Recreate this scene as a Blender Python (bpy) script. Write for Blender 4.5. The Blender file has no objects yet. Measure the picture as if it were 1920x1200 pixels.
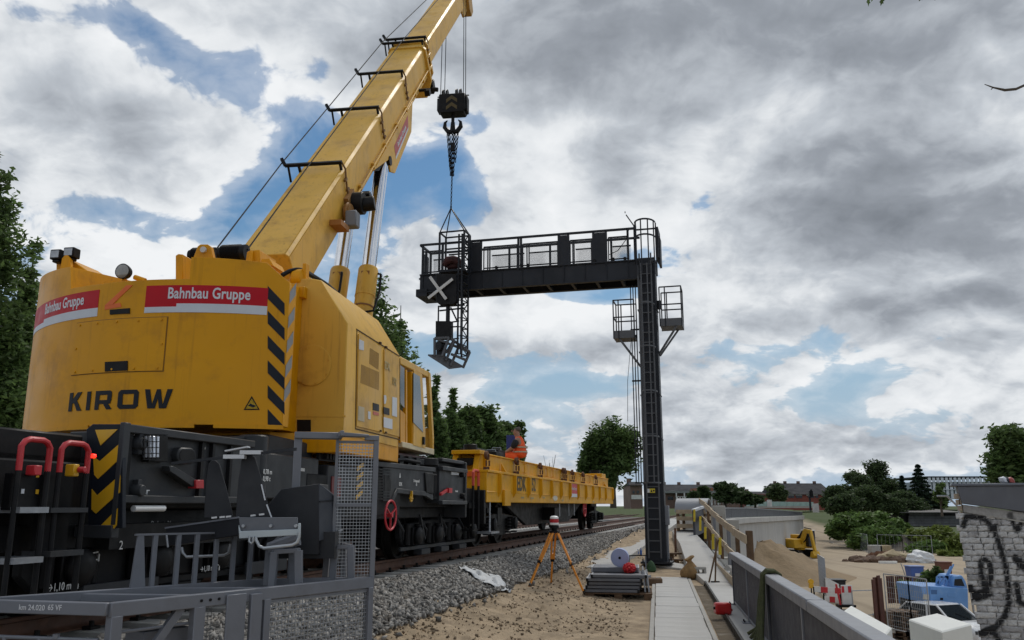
import bpy, bmesh, math, random
import numpy as np
from mathutils import Vector, Matrix

# ------------------------------------------------------------------ camera, sky, sun, exposure
scene = bpy.context.scene
COL = scene.collection
CAM = Vector((0.0, 0.0, 1.65))
FPX, PITCH = 1600.0, math.radians(12.27)          # focal length in pixels of the 1920 px wide photograph
cd = bpy.data.cameras.new('camera')
cam = bpy.data.objects.new('camera', cd); COL.objects.link(cam)
cam.location = CAM
cam.rotation_euler = (math.pi/2 + PITCH, 0, 0)
cd.sensor_fit = 'HORIZONTAL'; cd.sensor_width = 36.0; cd.lens = FPX/1920*36.0
cd.clip_start = 0.05; cd.clip_end = 3000
scene.camera = cam
scene.view_settings.view_transform = 'Standard'
scene.view_settings.look = 'None'
scene.view_settings.exposure = 0.0
scene.view_settings.gamma = 1.0
scene.view_settings.use_curve_mapping = False
scene.render.film_transparent = False
try:
    scene.cycles.max_bounces = 6; scene.cycles.diffuse_bounces = 3; scene.cycles.glossy_bounces = 3
    scene.cycles.transparent_max_bounces = 8; scene.cycles.caustics_reflective = False; scene.cycles.caustics_refractive = False
except Exception: pass

def ray(u, v):
    c, s = math.cos(PITCH), math.sin(PITCH)
    a, b = (u-960)/FPX, (600-v)/FPX
    return Vector((a, c - b*s, s + b*c))

SUN_AZ, SUN_EL = math.radians(28), math.radians(52)      # ahead of the camera, to the right, behind the clouds
sd = bpy.data.lights.new('sun', 'SUN'); sd.energy = 1.5; sd.angle = math.radians(10); sd.color = (1.0, 0.95, 0.87)
sun = bpy.data.objects.new('sun', sd); COL.objects.link(sun)
_d = Vector((math.sin(SUN_AZ)*math.cos(SUN_EL), math.cos(SUN_AZ)*math.cos(SUN_EL), math.sin(SUN_EL)))
sun.rotation_euler = _d.to_track_quat('Z', 'Y').to_euler()

def make_world():
    w = bpy.data.worlds.new('World'); scene.world = w; w.use_nodes = True
    nt = w.node_tree; nt.nodes.clear(); L = nt.links.new
    def N(t, **k):
        n = nt.nodes.new(t)
        for a, b in k.items(): setattr(n, a, b)
        return n
    def put(n, i, val):
        if isinstance(val, (int, float)): n.inputs[i].default_value = val
        elif isinstance(val, tuple): n.inputs[i].default_value = val
        else: L(val, n.inputs[i])
    def M(op, a, b=0.0, c=0.0, clamp=False):
        n = N('ShaderNodeMath', operation=op); n.use_clamp = clamp
        put(n, 0, a); put(n, 1, b); put(n, 2, c); return n.outputs[0]
    def MR(x, a, b, c, d, smooth=True):
        n = N('ShaderNodeMapRange', interpolation_type='SMOOTHSTEP' if smooth else 'LINEAR'); n.clamp = True
        put(n, 0, x); put(n, 1, a); put(n, 2, b); put(n, 3, c); put(n, 4, d); return n.outputs[0]
    out = N('ShaderNodeOutputWorld'); bg = N('ShaderNodeBackground'); bg.inputs['Strength'].default_value = 0.1
    L(bg.outputs[0], out.inputs[0])
    sky = N('ShaderNodeTexSky', sky_type='NISHITA'); sky.sun_disc = False
    sky.sun_elevation = SUN_EL; sky.sun_rotation = SUN_AZ; sky.air_density = 1.3; sky.dust_density = 0.4; sky.ozone_density = 2.0
    tc = N('ShaderNodeTexCoord'); sx = N('ShaderNodeSeparateXYZ'); L(tc.outputs['Generated'], sx.inputs[0])
    X, Y, Z = sx.outputs
    zz = M('ADD', M('MAXIMUM', Z, 0.0), 0.40)
    cx = N('ShaderNodeCombineXYZ'); L(M('DIVIDE', X, zz), cx.inputs[0]); L(M('DIVIDE', Y, zz), cx.inputs[1])
    P = cx.outputs[0]
    az = M('ARCTAN2', X, Y); el = M('ARCSINE', Z)
    def noise(vec, scale, detail, rough, off=(0, 0, 0), dist=0.0):
        mp = N('ShaderNodeMapping'); mp.inputs['Location'].default_value = off; L(vec, mp.inputs['Vector'])
        n = N('ShaderNodeTexNoise'); n.inputs['Scale'].default_value = scale; n.inputs['Detail'].default_value = detail
        n.inputs['Roughness'].default_value = rough; n.inputs['Distortion'].default_value = dist
        L(mp.outputs[0], n.inputs['Vector']); return n.outputs['Fac']
    def puffs(vec, scale, detail, off):
        """rounded billows: distance to scattered cell centres, several sizes"""
        mp = N('ShaderNodeMapping'); mp.inputs['Location'].default_value = off; L(vec, mp.inputs['Vector'])
        n = N('ShaderNodeTexVoronoi', feature='F1', voronoi_dimensions='2D'); n.normalize = True; n.inputs['Scale'].default_value = scale; n.inputs['Detail'].default_value = detail; n.inputs['Roughness'].default_value = 0.55; n.inputs['Lacunarity'].default_value = 2.1
        L(mp.outputs[0], n.inputs['Vector']); return M('SUBTRACT', 0.42, n.outputs['Distance'])
    def blob(u, v, su, sv, wgt):
        d = ray(u, v).normalized(); a = math.atan2(d.x, d.y); e = math.asin(d.z)
        p = M('MULTIPLY', M('SUBTRACT', az, a), FPX/su); q = M('MULTIPLY', M('SUBTRACT', el, e), FPX/sv)
        g = M('POWER', 2.718, M('MULTIPLY', M('ADD', M('MULTIPLY', p, p), M('MULTIPLY', q, q)), -1.0))
        return M('MULTIPLY', g, wgt)
    def total(lst):
        t = None
        for b in lst:
            g = blob(*b); t = g if t is None else M('ADD', t, g)
        return t
    # where the cloud deck is broken (negative) or closed (positive)
    cover = total(SKY_COVER)
    grey = total(SKY_GREY)
    # warp the lookup so that edges curl
    wn = N('ShaderNodeTexNoise'); wn.inputs['Scale'].default_value = 5.0; wn.inputs['Detail'].default_value = 3.0; L(P, wn.inputs['Vector'])
    wv = N('ShaderNodeVectorMath', operation='MULTIPLY_ADD'); L(wn.outputs['Color'], wv.inputs[0]); wv.inputs[1].default_value = (.10, .10, 0); L(P, wv.inputs[2]); PW = wv.outputs[0]
    S1, S2 = 2.5, 4.6
    def dens(o):
        a = noise(PW, S1, 7.0, 0.56, (5.3+o[0], 0.4+o[1], 0.4))
        b = puffs(PW, S2, 4.0, (1.3+o[0], 2.2+o[1], 0))
        return M('ADD', M('MULTIPLY_ADD', a, 2.1, -0.55), M('MULTIPLY', b, 0.60))
    sh = (0.045*math.sin(SUN_AZ), 0.045*math.cos(SUN_AZ))
    f = dens((0, 0)); fs = dens(sh)
    n3 = noise(P, 1.3, 3.0, 0.5, (1.3, 7.7, 2.0), 0.0)
    den = M('ADD', M('ADD', f, 0.04), cover)
    alpha = MR(den, 0.47, 0.58, 0.0, 1.0)
    veil = M('MULTIPLY', MR(den, 0.28, 0.58, 0.0, 1.0), 0.42)
    alpha = M('MAXIMUM', alpha, veil)
    relief = M('SUBTRACT', f, fs)                       # + where the cloud thins out towards the sun
    thick = M('ADD', M('ADD', M('MULTIPLY', M('SUBTRACT', den, 0.60), 0.55), M('MULTIPLY', M('SUBTRACT', n3, 0.5), 0.5)), grey)
    n4 = noise(PW, 11.0, 4.0, 0.62, (5.5, 2.5, 0.0))
    thick = M('ADD', M('SUBTRACT', thick, M('MULTIPLY', relief, 1.15)), M('MULTIPLY', M('SUBTRACT', n4, 0.5), 0.22))
    ramp = N('ShaderNodeValToRGB'); L(MR(thick, -0.26, 0.78, 0.0, 1.0, False), ramp.inputs[0])
    cr = ramp.color_ramp
    cr.elements[0].position = 0.0; cr.elements[0].color = (0.92, 0.94, 0.96, 1)
    cr.elements[1].position = 1.0; cr.elements[1].color = (0.20, 0.222, 0.255, 1)
    for pos, c in ((0.20, (0.80, 0.83, 0.86)), (0.40, (0.55, 0.59, 0.64)), (0.66, (0.33, 0.36, 0.405))):
        e = cr.elements.new(pos); e.color = (*c, 1)
    k = N('ShaderNodeVectorMath', operation='SCALE'); L(ramp.outputs[0], k.inputs[0]); k.inputs['Scale'].default_value = 9.6
    tint = N('ShaderNodeVectorMath', operation='MULTIPLY'); L(sky.outputs[0], tint.inputs[0]); tint.inputs[1].default_value = (SKY_BLUE*0.70, SKY_BLUE*0.96, SKY_BLUE*1.12)
    hz = N('ShaderNodeMix', data_type='RGBA'); L(MR(Z, 0.0, 0.32, 1.0, 0.0), hz.inputs['Factor']); L(tint.outputs[0], hz.inputs['A']); hz.inputs['B'].default_value = (3.9, 5.0, 6.3, 1)
    mix = N('ShaderNodeMix', data_type='RGBA'); L(alpha, mix.inputs['Factor']); L(hz.outputs['Result'], mix.inputs['A']); L(k.outputs[0], mix.inputs['B'])
    L(mix.outputs['Result'], bg.inputs['Color'])
SKY_BLUE = 0.66
SKY_COVER = [  # u, v, su, sv (pixels), weight
    (590, 250, 90, 95, -.20), (450, 140, 90, 50, -0.118), (270, 55, 130, 46, -.24), (130, 405, 220, 48, -.30), (430, 400, 130, 60, -.27), (60, 470, 120, 30, -.16), (640, 330, 70, 90, -0.185), (30, 20, 60, 30, -0.185), (600, 120, 40, 40, -0.111),
    (830, 330, 130, 90, -0.252), (930, 190, 50, 40, -0.192), (900, 240, 60, 40, -0.104), (1190, 240, 50, 22, -0.222), (1000, 230, 50, 40, -0.089),
    (880, 420, 110, 50, -0.163), (720, 480, 70, 60, -0.163), (1110, 555, 120, 18, -.22), (1290, 395, 40, 26, -0.133), (1020, 350, 30, 40, -0.089),
    (1480, 645, 110, 28, -.18), (1300, 700, 90, 20, -0.104), (1080, 730, 160, 16, -0.089), (1290, 790, 160, 14, -0.074),
    (150, 190, 170, 110, .34), (330, 290, 150, 80, .32), (520, 165, 70, 45, .16), (330, 480, 130, 50, .20), (720, 50, 260, 60, .30), (400, 60, 60, 40, .16), (930, 275, 70, 28, .24), (800, 380, 30, 40, .10),
    (1500, 130, 480, 190, .36), (1110, 350, 90, 90, .34), (1000, 600, 180, 60, .30), (1650, 480, 330, 110, .26), (950, 390, 40, 30, .14),
    (770, 580, 80, 60, .26), (1640, 300, 170, 70, .30), (1860, 300, 90, 70, .25), (1000, 820, 500, 60, .10)]
SKY_GREY = [
    (120, 170, 180, 100, -.10), (300, 300, 160, 80, -.16), (520, 165, 90, 60, -.30), (200, 230, 220, 60, .14), (330, 490, 200, 60, -.30),
    (1050, 310, 70, 130, -.36), (930, 270, 70, 40, -.3), (1400, 80, 480, 170, .20), (1660, 300, 260, 130, .06), (1760, 440, 300, 60, .30), (1560, 410, 150, 40, .22),
    (1620, 590, 300, 45, .26), (1180, 430, 160, 50, -.12), (1350, 540, 200, 60, -.30), (1000, 590, 190, 40, -.38), (1000, 665, 240, 40, .30), (1400, 260, 160, 60, -.12),
    (760, 90, 200, 70, .05), (1320, 760, 300, 60, -.12), (1700, 720, 260, 50, -.18), (1450, 860, 600, 40, .06), (900, 800, 900, 90, .10), (1500, 690, 500, 60, .10)]
make_world()

# ------------------------------------------------------------------ helpers
rad = math.radians
random.seed(11); RNG = np.random.default_rng(11)

def frame(origin, az):
    """local x = right, y = forward at compass angle az (clockwise from camera forward), z = up"""
    return Matrix.Translation(Vector(origin)) @ Matrix.Rotation(-rad(az), 4, 'Z')
I4 = Matrix.Identity(4)
TRK = frame((-2.876, 13.888, 0.0), 14.5)          # centre line of the crane's track
SUP = frame((-3.60, 11.90, 0.0), 8.3)             # slewing axis of the crane's superstructure
RAILZ = 0.80

def hit(u, v, p, n):
    d = ray(u, v); return CAM + d*((p-CAM).dot(n)/d.dot(n))
def at_z(u, v, z): return hit(u, v, Vector((0, 0, z)), Vector((0, 0, 1)))
def at_y(u, v, y): return hit(u, v, Vector((0, y, 0)), Vector((0, 1, 0)))
def on_side(F, u, v, n):
    """point of the plane local x = n of a frame, in that frame's coordinates"""
    ax = F.to_3x3() @ Vector((1, 0, 0)); return F.inverted() @ hit(u, v, F @ Vector((n, 0, 0)), ax)
def on_face(F, u, v, s):
    ax = F.to_3x3() @ Vector((0, 1, 0)); return F.inverted() @ hit(u, v, F @ Vector((0, s, 0)), ax)

ROOTM = {}
def tag(o, label=None, cat=None, group=None, kind=None):
    if label: o['label'] = label
    if cat: o['category'] = cat
    if group: o['group'] = group
    if kind: o['kind'] = kind
    return o
def thing(name, loc, label, cat, group=None, az=0.0):
    o = bpy.data.objects.new(name, None); COL.objects.link(o)
    o.empty_display_size = 0.2
    m = Matrix.Translation(Vector(loc)) @ Matrix.Rotation(-rad(az), 4, 'Z')
    o.matrix_world = m; ROOTM[o.name] = m
    return tag(o, label, cat, group)
def copy_tree(o, m=None, parent=None):
    c = o.copy(); COL.objects.link(c)
    if parent is not None: c.parent = parent
    if m is not None: c.matrix_world = m; ROOTM[c.name] = m
    for ch in CHILD.get(o.name, []): CHILD.setdefault(c.name, []).append(copy_tree(ch, None, c))
    return c
CHILD = {}

SPLIT = dict(railing_posts='railing_post', panel_frames='panel_bar', solid_panels='solid_panel', cable_pipes='cable_pipe', mast_bands='mast_band', railing='railing_bar', struts='strut', top_rail='top_rail', arm_beams='arm_beam', walkway_deck='deck_beam',
    corner_posts='corner_post', top_frame='frame_bar', lattice_posts='lattice_post', lattice_bracing='lattice_brace', platform_rails='platform_bar', cross_bars='cross_bar', white_cross='cross_arm', rear_beams='rear_beam', corner_legs='corner_leg', thin_rods='thin_rod', lower_rail='rail_bar',
    hoist_ropes='hoist_rope', ladder_stiles='ladder_stile', outrigger_housing='outrigger_housing', axle_boxes='axle_box', springs='spring_unit', housing_ribs='housing_rib', end_deck='deck_plate', ladder_legs='ladder_leg', brake_rigging='brake_lever', hydraulic_cabinet='hydraulic_cabinet', sheaves='sheave',
    hanging_rods='hanging_rod', hose_bundle='hose', mesh_frame='mesh_frame_bar', inner_frame='frame_bar', portal_frame='portal_bar', window_pillars='window_pillar', wipers='wiper', lattice_frame='lattice_bar', wheels='wheel', feet='foot', frame='frame_bar', sling_legs='sling_leg', upper_chains='chain',
    tan_stones='tan_stone', rusty_scrap='scrap_piece', dark_scrap='scrap_piece', earth='earth_lump', sticks='stick', concrete_rubble='rubble_block', hoses='hose', hydraulics='hydraulic_ram', clamps='clamp', cross_rail='cross_rail', tube_handle='tube_handle', wheel_pair='wheel', end_cap='end_cap', ears='ear', clips='clip', ladder_cage='cage_strip', head_cage='cage_bar', collar_rollers='roller', lamp_bracket='lamp_bracket', buffer_beam='buffer_beam', step='step', clamp_and_foot='leg_fitting', rail='rail', bolts='bolt', anchor_bolts='anchor_bolt')

class MB:
    def __init__(self, F=I4):
        self.F = F; self.v = []; self.f = []; self.mi = []; self.m = 0; self.pc = []; self.man = False
    def add(self, vs, fs):
        b = len(self.v); F = self.F
        if not self.man: self.pc.append((b, len(self.f)))
        self.v.extend([F @ Vector(p) for p in vs]); self.f.extend([tuple(i+b for i in f) for f in fs]); self.mi.extend([self.m]*len(fs))
        return self
    def piece(self):
        self.man = True; self.pc.append((len(self.v), len(self.f))); return self
    BOXF = [(0, 3, 2, 1), (4, 5, 6, 7), (0, 1, 5, 4), (1, 2, 6, 5), (2, 3, 7, 6), (3, 0, 4, 7)]
    def box(self, x0, x1, y0, y1, z0, z1):
        return self.add([(x0, y0, z0), (x1, y0, z0), (x1, y1, z0), (x0, y1, z0), (x0, y0, z1), (x1, y0, z1), (x1, y1, z1), (x0, y1, z1)], MB.BOXF)
    def hexa(self, p8): return self.add(p8, MB.BOXF)
    def prism(self, poly, axis, a, b):
        """extrude a polygon; axis names the extrusion direction; poly gives the two others in order"""
        n = len(poly)
        def P(q, t):
            return {'x': (t, q[0], q[1]), 'y': (q[0], t, q[1]), 'z': (q[0], q[1], t)}[axis]
        vs = [P(q, a) for q in poly]+[P(q, b) for q in poly]
        fs = [tuple(range(n))[::-1], tuple(range(n, 2*n))]+[(i, (i+1) % n, n+(i+1) % n, n+i) for i in range(n)]
        return self.add(vs, fs)
    def bar(self, p, q, w, h=None, up=(0, 0, 1)):
        h = w if h is None else h
        p, q = Vector(p), Vector(q); d = (q-p)
        if d.length < 1e-6: return self
        d.normalize(); u = Vector(up)
        if abs(d.dot(u)) > 0.98: u = Vector((0, 1, 0)) if abs(d.y) < .9 else Vector((1, 0, 0))
        r = d.cross(u).normalized(); t = r.cross(d)
        r *= w/2; t *= h/2
        return self.add([p-r-t, p+r-t, q+r-t, q-r-t, p-r+t, p+r+t, q+r+t, q-r+t], [(0, 3, 2, 1), (4, 5, 6, 7), (0, 1, 5, 4), (1, 2, 6, 5), (2, 3, 7, 6), (3, 0, 4, 7)])
    def tube(self, pts, r, n=8, caps=True):
        pts = [Vector(p) for p in pts]; m = len(pts)
        rs = r if isinstance(r, (list, tuple)) else [r]*m
        vs = []; prev = None
        for i, p in enumerate(pts):
            d = (pts[min(i+1, m-1)]-pts[max(i-1, 0)]).normalized()
            if prev is None:
                a = Vector((0, 0, 1)) if abs(d.z) < .9 else Vector((1, 0, 0))
                u = d.cross(a).normalized()
            else:
                u = (prev-d*prev.dot(d)); u = u.normalized() if u.length > 1e-5 else d.orthogonal().normalized()
            prev = u; w = d.cross(u)
            for k in range(n):
                t = 2*math.pi*k/n; vs.append(p+(u*math.cos(t)+w*math.sin(t))*rs[i])
        fs = [(i*n+k, i*n+(k+1) % n, (i+1)*n+(k+1) % n, (i+1)*n+k) for i in range(m-1) for k in range(n)]
        if caps: fs += [tuple(range(n))[::-1], tuple(range((m-1)*n, m*n))]
        return self.add(vs, fs)
    def disc(self, c, ax, r, t, n=20, r2=None):
        """a short cylinder centred at c along ax"""
        a = Vector(ax).normalized()*t/2; c = Vector(c)
        return self.tube([c-a, c+a], [r, r if r2 is None else r2], n)
    def lathe(self, prof, c, ax=(0, 0, 1), n=20):
        """profile of (radius, height along ax)"""
        c = Vector(c); a = Vector(ax).normalized(); u = a.orthogonal().normalized(); w = a.cross(u)
        vs = []
        for r, h in prof:
            for k in range(n):
                t = 2*math.pi*k/n; vs.append(c+a*h+(u*math.cos(t)+w*math.sin(t))*max(r, 1e-4))
        m = len(prof)
        fs = [(i*n+k, i*n+(k+1) % n, (i+1)*n+(k+1) % n, (i+1)*n+k) for i in range(m-1) for k in range(n)]
        fs += [tuple(range(n))[::-1], tuple(range((m-1)*n, m*n))]
        return self.add(vs, fs)
    def ring(self, c, ax, R, r, n=24, k=6):
        a = Vector(ax).normalized(); u = a.orthogonal().normalized(); w = a.cross(u); c = Vector(c); vs = []
        for i in range(n):
            t = 2*math.pi*i/n; d = u*math.cos(t)+w*math.sin(t)
            for j in range(k):
                s = 2*math.pi*j/k; vs.append(c+d*(R+r*math.cos(s))+a*r*math.sin(s))
        return self.add(vs, [(i*k+j, ((i+1) % n)*k+j, ((i+1) % n)*k+(j+1) % k, i*k+(j+1) % k) for i in range(n) for j in range(k)])
    def quad(self, a, b, c, d): return self.add([a, b, c, d], [(0, 1, 2, 3)])
    def rock(self, c, r, rnd=random, sq=(1, 1, 1)):
        g = (1+5**.5)/2
        vs = [(-1, g, 0), (1, g, 0), (-1, -g, 0), (1, -g, 0), (0, -1, g), (0, 1, g), (0, -1, -g), (0, 1, -g), (g, 0, -1), (g, 0, 1), (-g, 0, -1), (-g, 0, 1)]
        fs = [(0, 11, 5), (0, 5, 1), (0, 1, 7), (0, 7, 10), (0, 10, 11), (1, 5, 9), (5, 11, 4), (11, 10, 2), (10, 7, 6), (7, 1, 8), (3, 9, 4), (3, 4, 2), (3, 2, 6), (3, 6, 8), (3, 8, 9), (4, 9, 5), (2, 4, 11), (6, 2, 10), (8, 6, 7), (9, 8, 1)]
        q = Matrix.Rotation(rnd.random()*6, 3, Vector((rnd.random()-.5, rnd.random()-.5, rnd.random()-.5)).normalized())
        return self.add([Vector(c)+Vector([a*b for a, b in zip(q @ Vector(p)*(r/1.9*rnd.uniform(.75, 1.2)), sq)]) for p in vs], fs)
    def each(self, name, mat, parent, **k):
        """every piece an object of its own"""
        E = self.pc[1:]+[(len(self.v), len(self.f))]; o = None
        for (v0, f0), (v1, f1) in zip(self.pc, E):
            if v1 == v0: continue
            m = MB(); m.v = self.v[v0:v1]; m.f = [tuple(i-v0 for i in f) for f in self.f[f0:f1]]; m.mi = self.mi[f0:f1]; o = m.build(name, mat, parent, **k)
        return o
    def build(self, name, mat, parent=None, label=None, cat=None, group=None, kind=None, bevel=0, smooth=35, loc=None):
        if name in SPLIT and len(self.pc) > 1: return self.each(SPLIT[name], mat, parent, bevel=bevel, smooth=smooth)
        if parent is not None:
            r = parent
            while r.parent is not None: r = r.parent
            inv = ROOTM[r.name].inverted() if r.name in ROOTM else I4
            base = None
        else:
            if loc is None:
                xs = [p.x for p in self.v]; ys = [p.y for p in self.v]; zs = [p.z for p in self.v]
                loc = Vector(((min(xs)+max(xs))/2, (min(ys)+max(ys))/2, min(zs)))
            base = Matrix.Translation(loc); inv = base.inverted()
        me = bpy.data.meshes.new(name)
        me.from_pydata([tuple(inv @ p) for p in self.v], [], self.f)
        ms = mat if isinstance(mat, (list, tuple)) else [mat]
        for m in ms: me.materials.append(m)
        if len(ms) > 1: me.polygons.foreach_set('material_index', self.mi)
        if smooth:
            me.polygons.foreach_set('use_smooth', [True]*len(me.polygons)); me.set_sharp_from_angle(angle=rad(smooth))
        me.update()
        o = bpy.data.objects.new(name, me); COL.objects.link(o)
        if parent is not None:
            o.parent = parent; CHILD.setdefault(parent.name, []).append(o)
        else:
            o.matrix_world = base; ROOTM[o.name] = base
        if bevel:
            b = o.modifiers.new('bevel', 'BEVEL'); b.width = bevel; b.segments = 1; b.limit_method = 'ANGLE'; b.angle_limit = rad(40)
        return tag(o, label, cat, group, kind)

def repeat(src, m, parent=None, label=None):
    """a copy of one piece that shares its mesh; m is the offset in the parent's (or the world's) space"""
    c = src.copy(); COL.objects.link(c)
    if parent is not None:
        c.parent = parent; CHILD.setdefault(parent.name, []).append(c)
    c.matrix_local = m if parent is not None else m
    if label: c['label'] = label
    return c

def np_mesh(name, V, F, mat, parent=None, smooth=0, **k):
    """V (n,3), F (m,3 or 4) numpy arrays in world coordinates; origin stays at the world's"""
    me = bpy.data.meshes.new(name); V = np.asarray(V, dtype=np.float32); F = np.asarray(F, dtype=np.int32)
    if parent is not None:
        r = parent
        while r.parent is not None: r = r.parent
        m = np.array(ROOTM[r.name].inverted()); V = (V @ m[:3, :3].T + m[:3, 3]).astype(np.float32)
    n = F.shape[1]
    me.vertices.add(len(V)); me.vertices.foreach_set('co', V.ravel())
    me.loops.add(F.size); me.loops.foreach_set('vertex_index', F.ravel())
    me.polygons.add(len(F)); me.polygons.foreach_set('loop_start', np.arange(0, F.size, n, dtype=np.int32))
    try: me.polygons.foreach_set('loop_total', np.full(len(F), n, dtype=np.int32))
    except Exception: pass
    me.update(calc_edges=True)
    if smooth: me.polygons.foreach_set('use_smooth', np.ones(len(F), dtype=bool))
    me.materials.append(mat)
    o = bpy.data.objects.new(name, me); COL.objects.link(o)
    if parent is not None: o.parent = parent; CHILD.setdefault(parent.name, []).append(o)
    else: ROOTM[o.name] = I4
    return tag(o, k.get('label'), k.get('cat'), k.get('group'), k.get('kind'))

def text(s, size, F, mat, parent, name='lettering', bold=0.0, xs=1.0, align='CENTER', bend=None, depth=0.003):
    """flat lettering in the x-y plane of F (x along the line, y up the letter)"""
    c = bpy.data.curves.new('lettering', 'FONT'); c.body = s; c.size = size; c.align_x = align; c.align_y = 'CENTER'
    c.offset = bold; c.extrude = depth/2; c.resolution_u = 3; c.space_character = 1.0+bold*1.2/size
    t = bpy.data.objects.new('lettering', c); COL.objects.link(t)
    dg = bpy.context.evaluated_depsgraph_get(); me = bpy.data.meshes.new_from_object(t.evaluated_get(dg))
    bpy.data.objects.remove(t); bpy.data.curves.remove(c)
    r = parent
    while r.parent is not None: r = r.parent
    inv = ROOTM[r.name].inverted()
    for v in me.vertices:
        p = Vector((v.co.x*xs, v.co.y, v.co.z))
        v.co = inv @ (bend(p) if bend else F @ p)
    me.materials.clear(); me.materials.append(mat); me.update()
    o = bpy.data.objects.new(name, me); COL.objects.link(o); o.parent = parent; CHILD.setdefault(parent.name, []).append(o)
    return o

# ------------------------------------------------------------------ materials
MATS = {}
def mat(name, col, rough=0.55, metal=0.0, var=0.12, vs=2.5, bump=0.0, bs=40.0, dirt=None, streak=None, spec=0.5, coat=0.0, fine=0.0, trans=0.0, island=0.0):
    m = bpy.data.materials.new(name); m.use_nodes = True; nt = m.node_tree; L = nt.links.new
    b = nt.nodes['Principled BSDF']
    def N(t): return nt.nodes.new(t)
    tc = N('ShaderNodeTexCoord'); co = tc.outputs['Object']
    def noise(s, d=4.0, r=0.55, vec=co):
        n = N('ShaderNodeTexNoise'); n.inputs['Scale'].default_value = s; n.inputs['Detail'].default_value = d; n.inputs['Roughness'].default_value = r
        L(vec, n.inputs['Vector']); return n.outputs['Fac']
    def ramp(x, a, c, lo=0.0, hi=1.0):
        r = N('ShaderNodeMapRange'); r.clamp = True; L(x, r.inputs[0]); r.inputs[1].default_value = a; r.inputs[2].default_value = c; r.inputs[3].default_value = lo; r.inputs[4].default_value = hi; return r.outputs[0]
    def mixc(f, A, B):
        x = N('ShaderNodeMix'); x.data_type = 'RGBA'
        if isinstance(f, float): x.inputs['Factor'].default_value = f
        else: L(f, x.inputs['Factor'])
        for nm, q in (('A', A), ('B', B)):
            if isinstance(q, tuple): x.inputs[nm].default_value = (*q, 1)
            else: L(q, x.inputs[nm])
        return x.outputs['Result']
    lo = tuple(max(0, c*(1-var)) for c in col); hi = tuple(min(1, c*(1+var)) for c in col)
    n0 = noise(vs, 5.0)
    c = mixc(ramp(n0, .3, .7), lo, hi)
    if fine:
        c2 = mixc(ramp(noise(bs*.6, 4.0, .7), .35, .65), tuple(x*(1-fine) for x in col), tuple(min(1, x*(1+fine)) for x in col))
        c = mixc(0.5, c, c2)
    if island:
        g = N('ShaderNodeNewGeometry'); h = N('ShaderNodeHueSaturation'); h.inputs['Saturation'].default_value = 1.0
        L(ramp(g.outputs['Random Per Island'], 0, 1, 1-island, 1+island), h.inputs['Value']); L(c, h.inputs['Color']); c = h.outputs[0]
    if streak:   # vertical run marks: colour, amount
        mp = N('ShaderNodeMapping'); mp.inputs['Scale'].default_value = (9, 9, .5); L(co, mp.inputs['Vector'])
        c = mixc(ramp(noise(1.6, 5.0, .6, mp.outputs[0]), .56, .8, 0.0, streak[1]), c, streak[0])
    if dirt:     # colour, amount, scale
        c = mixc(ramp(noise(dirt[2], 8.0, .65), .52, .74, 0.0, dirt[1]), c, dirt[0])
    L(c, b.inputs['Base Color'])
    b.inputs['Metallic'].default_value = metal; b.inputs['Specular IOR Level'].default_value = spec
    L(ramp(noise(vs*3, 5.0), .3, .7, max(.05, rough-.1), min(1, rough+.1)), b.inputs['Roughness'])
    if coat: b.inputs['Coat Weight'].default_value = coat; b.inputs['Coat Roughness'].default_value = .15
    if bump:
        bp = N('ShaderNodeBump'); bp.inputs['Strength'].default_value = 1.0; bp.inputs['Distance'].default_value = bump
        L(noise(bs, 6.0, .65), bp.inputs['Height']); L(bp.outputs[0], b.inputs['Normal'])
    if trans:
        t = N('ShaderNodeBsdfTranslucent'); L(c, t.inputs['Color']); x = N('ShaderNodeMixShader'); x.inputs[0].default_value = trans
        out = nt.nodes['Material Output']; L(b.outputs[0], x.inputs[1]); L(t.outputs[0], x.inputs[2]); L(x.outputs[0], out.inputs['Surface'])
    MATS[name] = m
    return m
def glass(name, col, alpha, rough=.05):
    m = bpy.data.materials.new(name); m.use_nodes = True; b = m.node_tree.nodes['Principled BSDF']
    b.inputs['Base Color'].default_value = (*col, 1); b.inputs['Roughness'].default_value = rough; b.inputs['Alpha'].default_value = alpha
    b.inputs['Specular IOR Level'].default_value = .35
    return m
def emit(name, col, s):
    m = bpy.data.materials.new(name); m.use_nodes = True; b = m.node_tree.nodes['Principled BSDF']
    b.inputs['Base Color'].default_value = (*col, 1); b.inputs['Emission Color'].default_value = (*col, 1); b.inputs['Emission Strength'].default_value = s
    return m

RUST = (.16, .06, .025)
YEL = mat('yellow_paint', (.66, .30, .002), .42, var=.07, vs=.7, streak=((.30, .12, .008), .55), dirt=((.28, .12, .02), .5, 2.2), spec=.22)
YEL2 = mat('faded_yellow_paint', (.67, .39, .06), .45, var=.08, vs=.7, streak=((.30, .15, .03), .65), dirt=((.26, .13, .03), .6, 1.8), spec=.28)
YEL3 = mat('wagon_yellow_paint', (.68, .34, .006), .5, spec=.25, var=.08, vs=1.0, streak=((.33, .17, .03), .5), dirt=((.22, .11, .03), .45, 2.5))
DARK = mat('dark_carriage_paint', (.0125, .0130, .0145), .55, var=.3, vs=2.0, dirt=((.035, .030, .026), .45, 4.0), bump=.001, bs=60, spec=.2)
SIDE = mat('grey_carriage_paint', (.034, .037, .042), .48, var=.2, vs=1.6, dirt=((.06, .056, .05), .45, 3.0), streak=((.016, .016, .016), .5), spec=.28)
BLACK = mat('black_steel', (.007, .007, .008), .5, var=.3, dirt=((.028, .025, .022), .35, 5.0), spec=.2)
TYRE = mat('wheel_steel', (.012, .011, .010), .6, var=.3, dirt=((.035, .025, .018), .5, 6.0), spec=.2)
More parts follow.
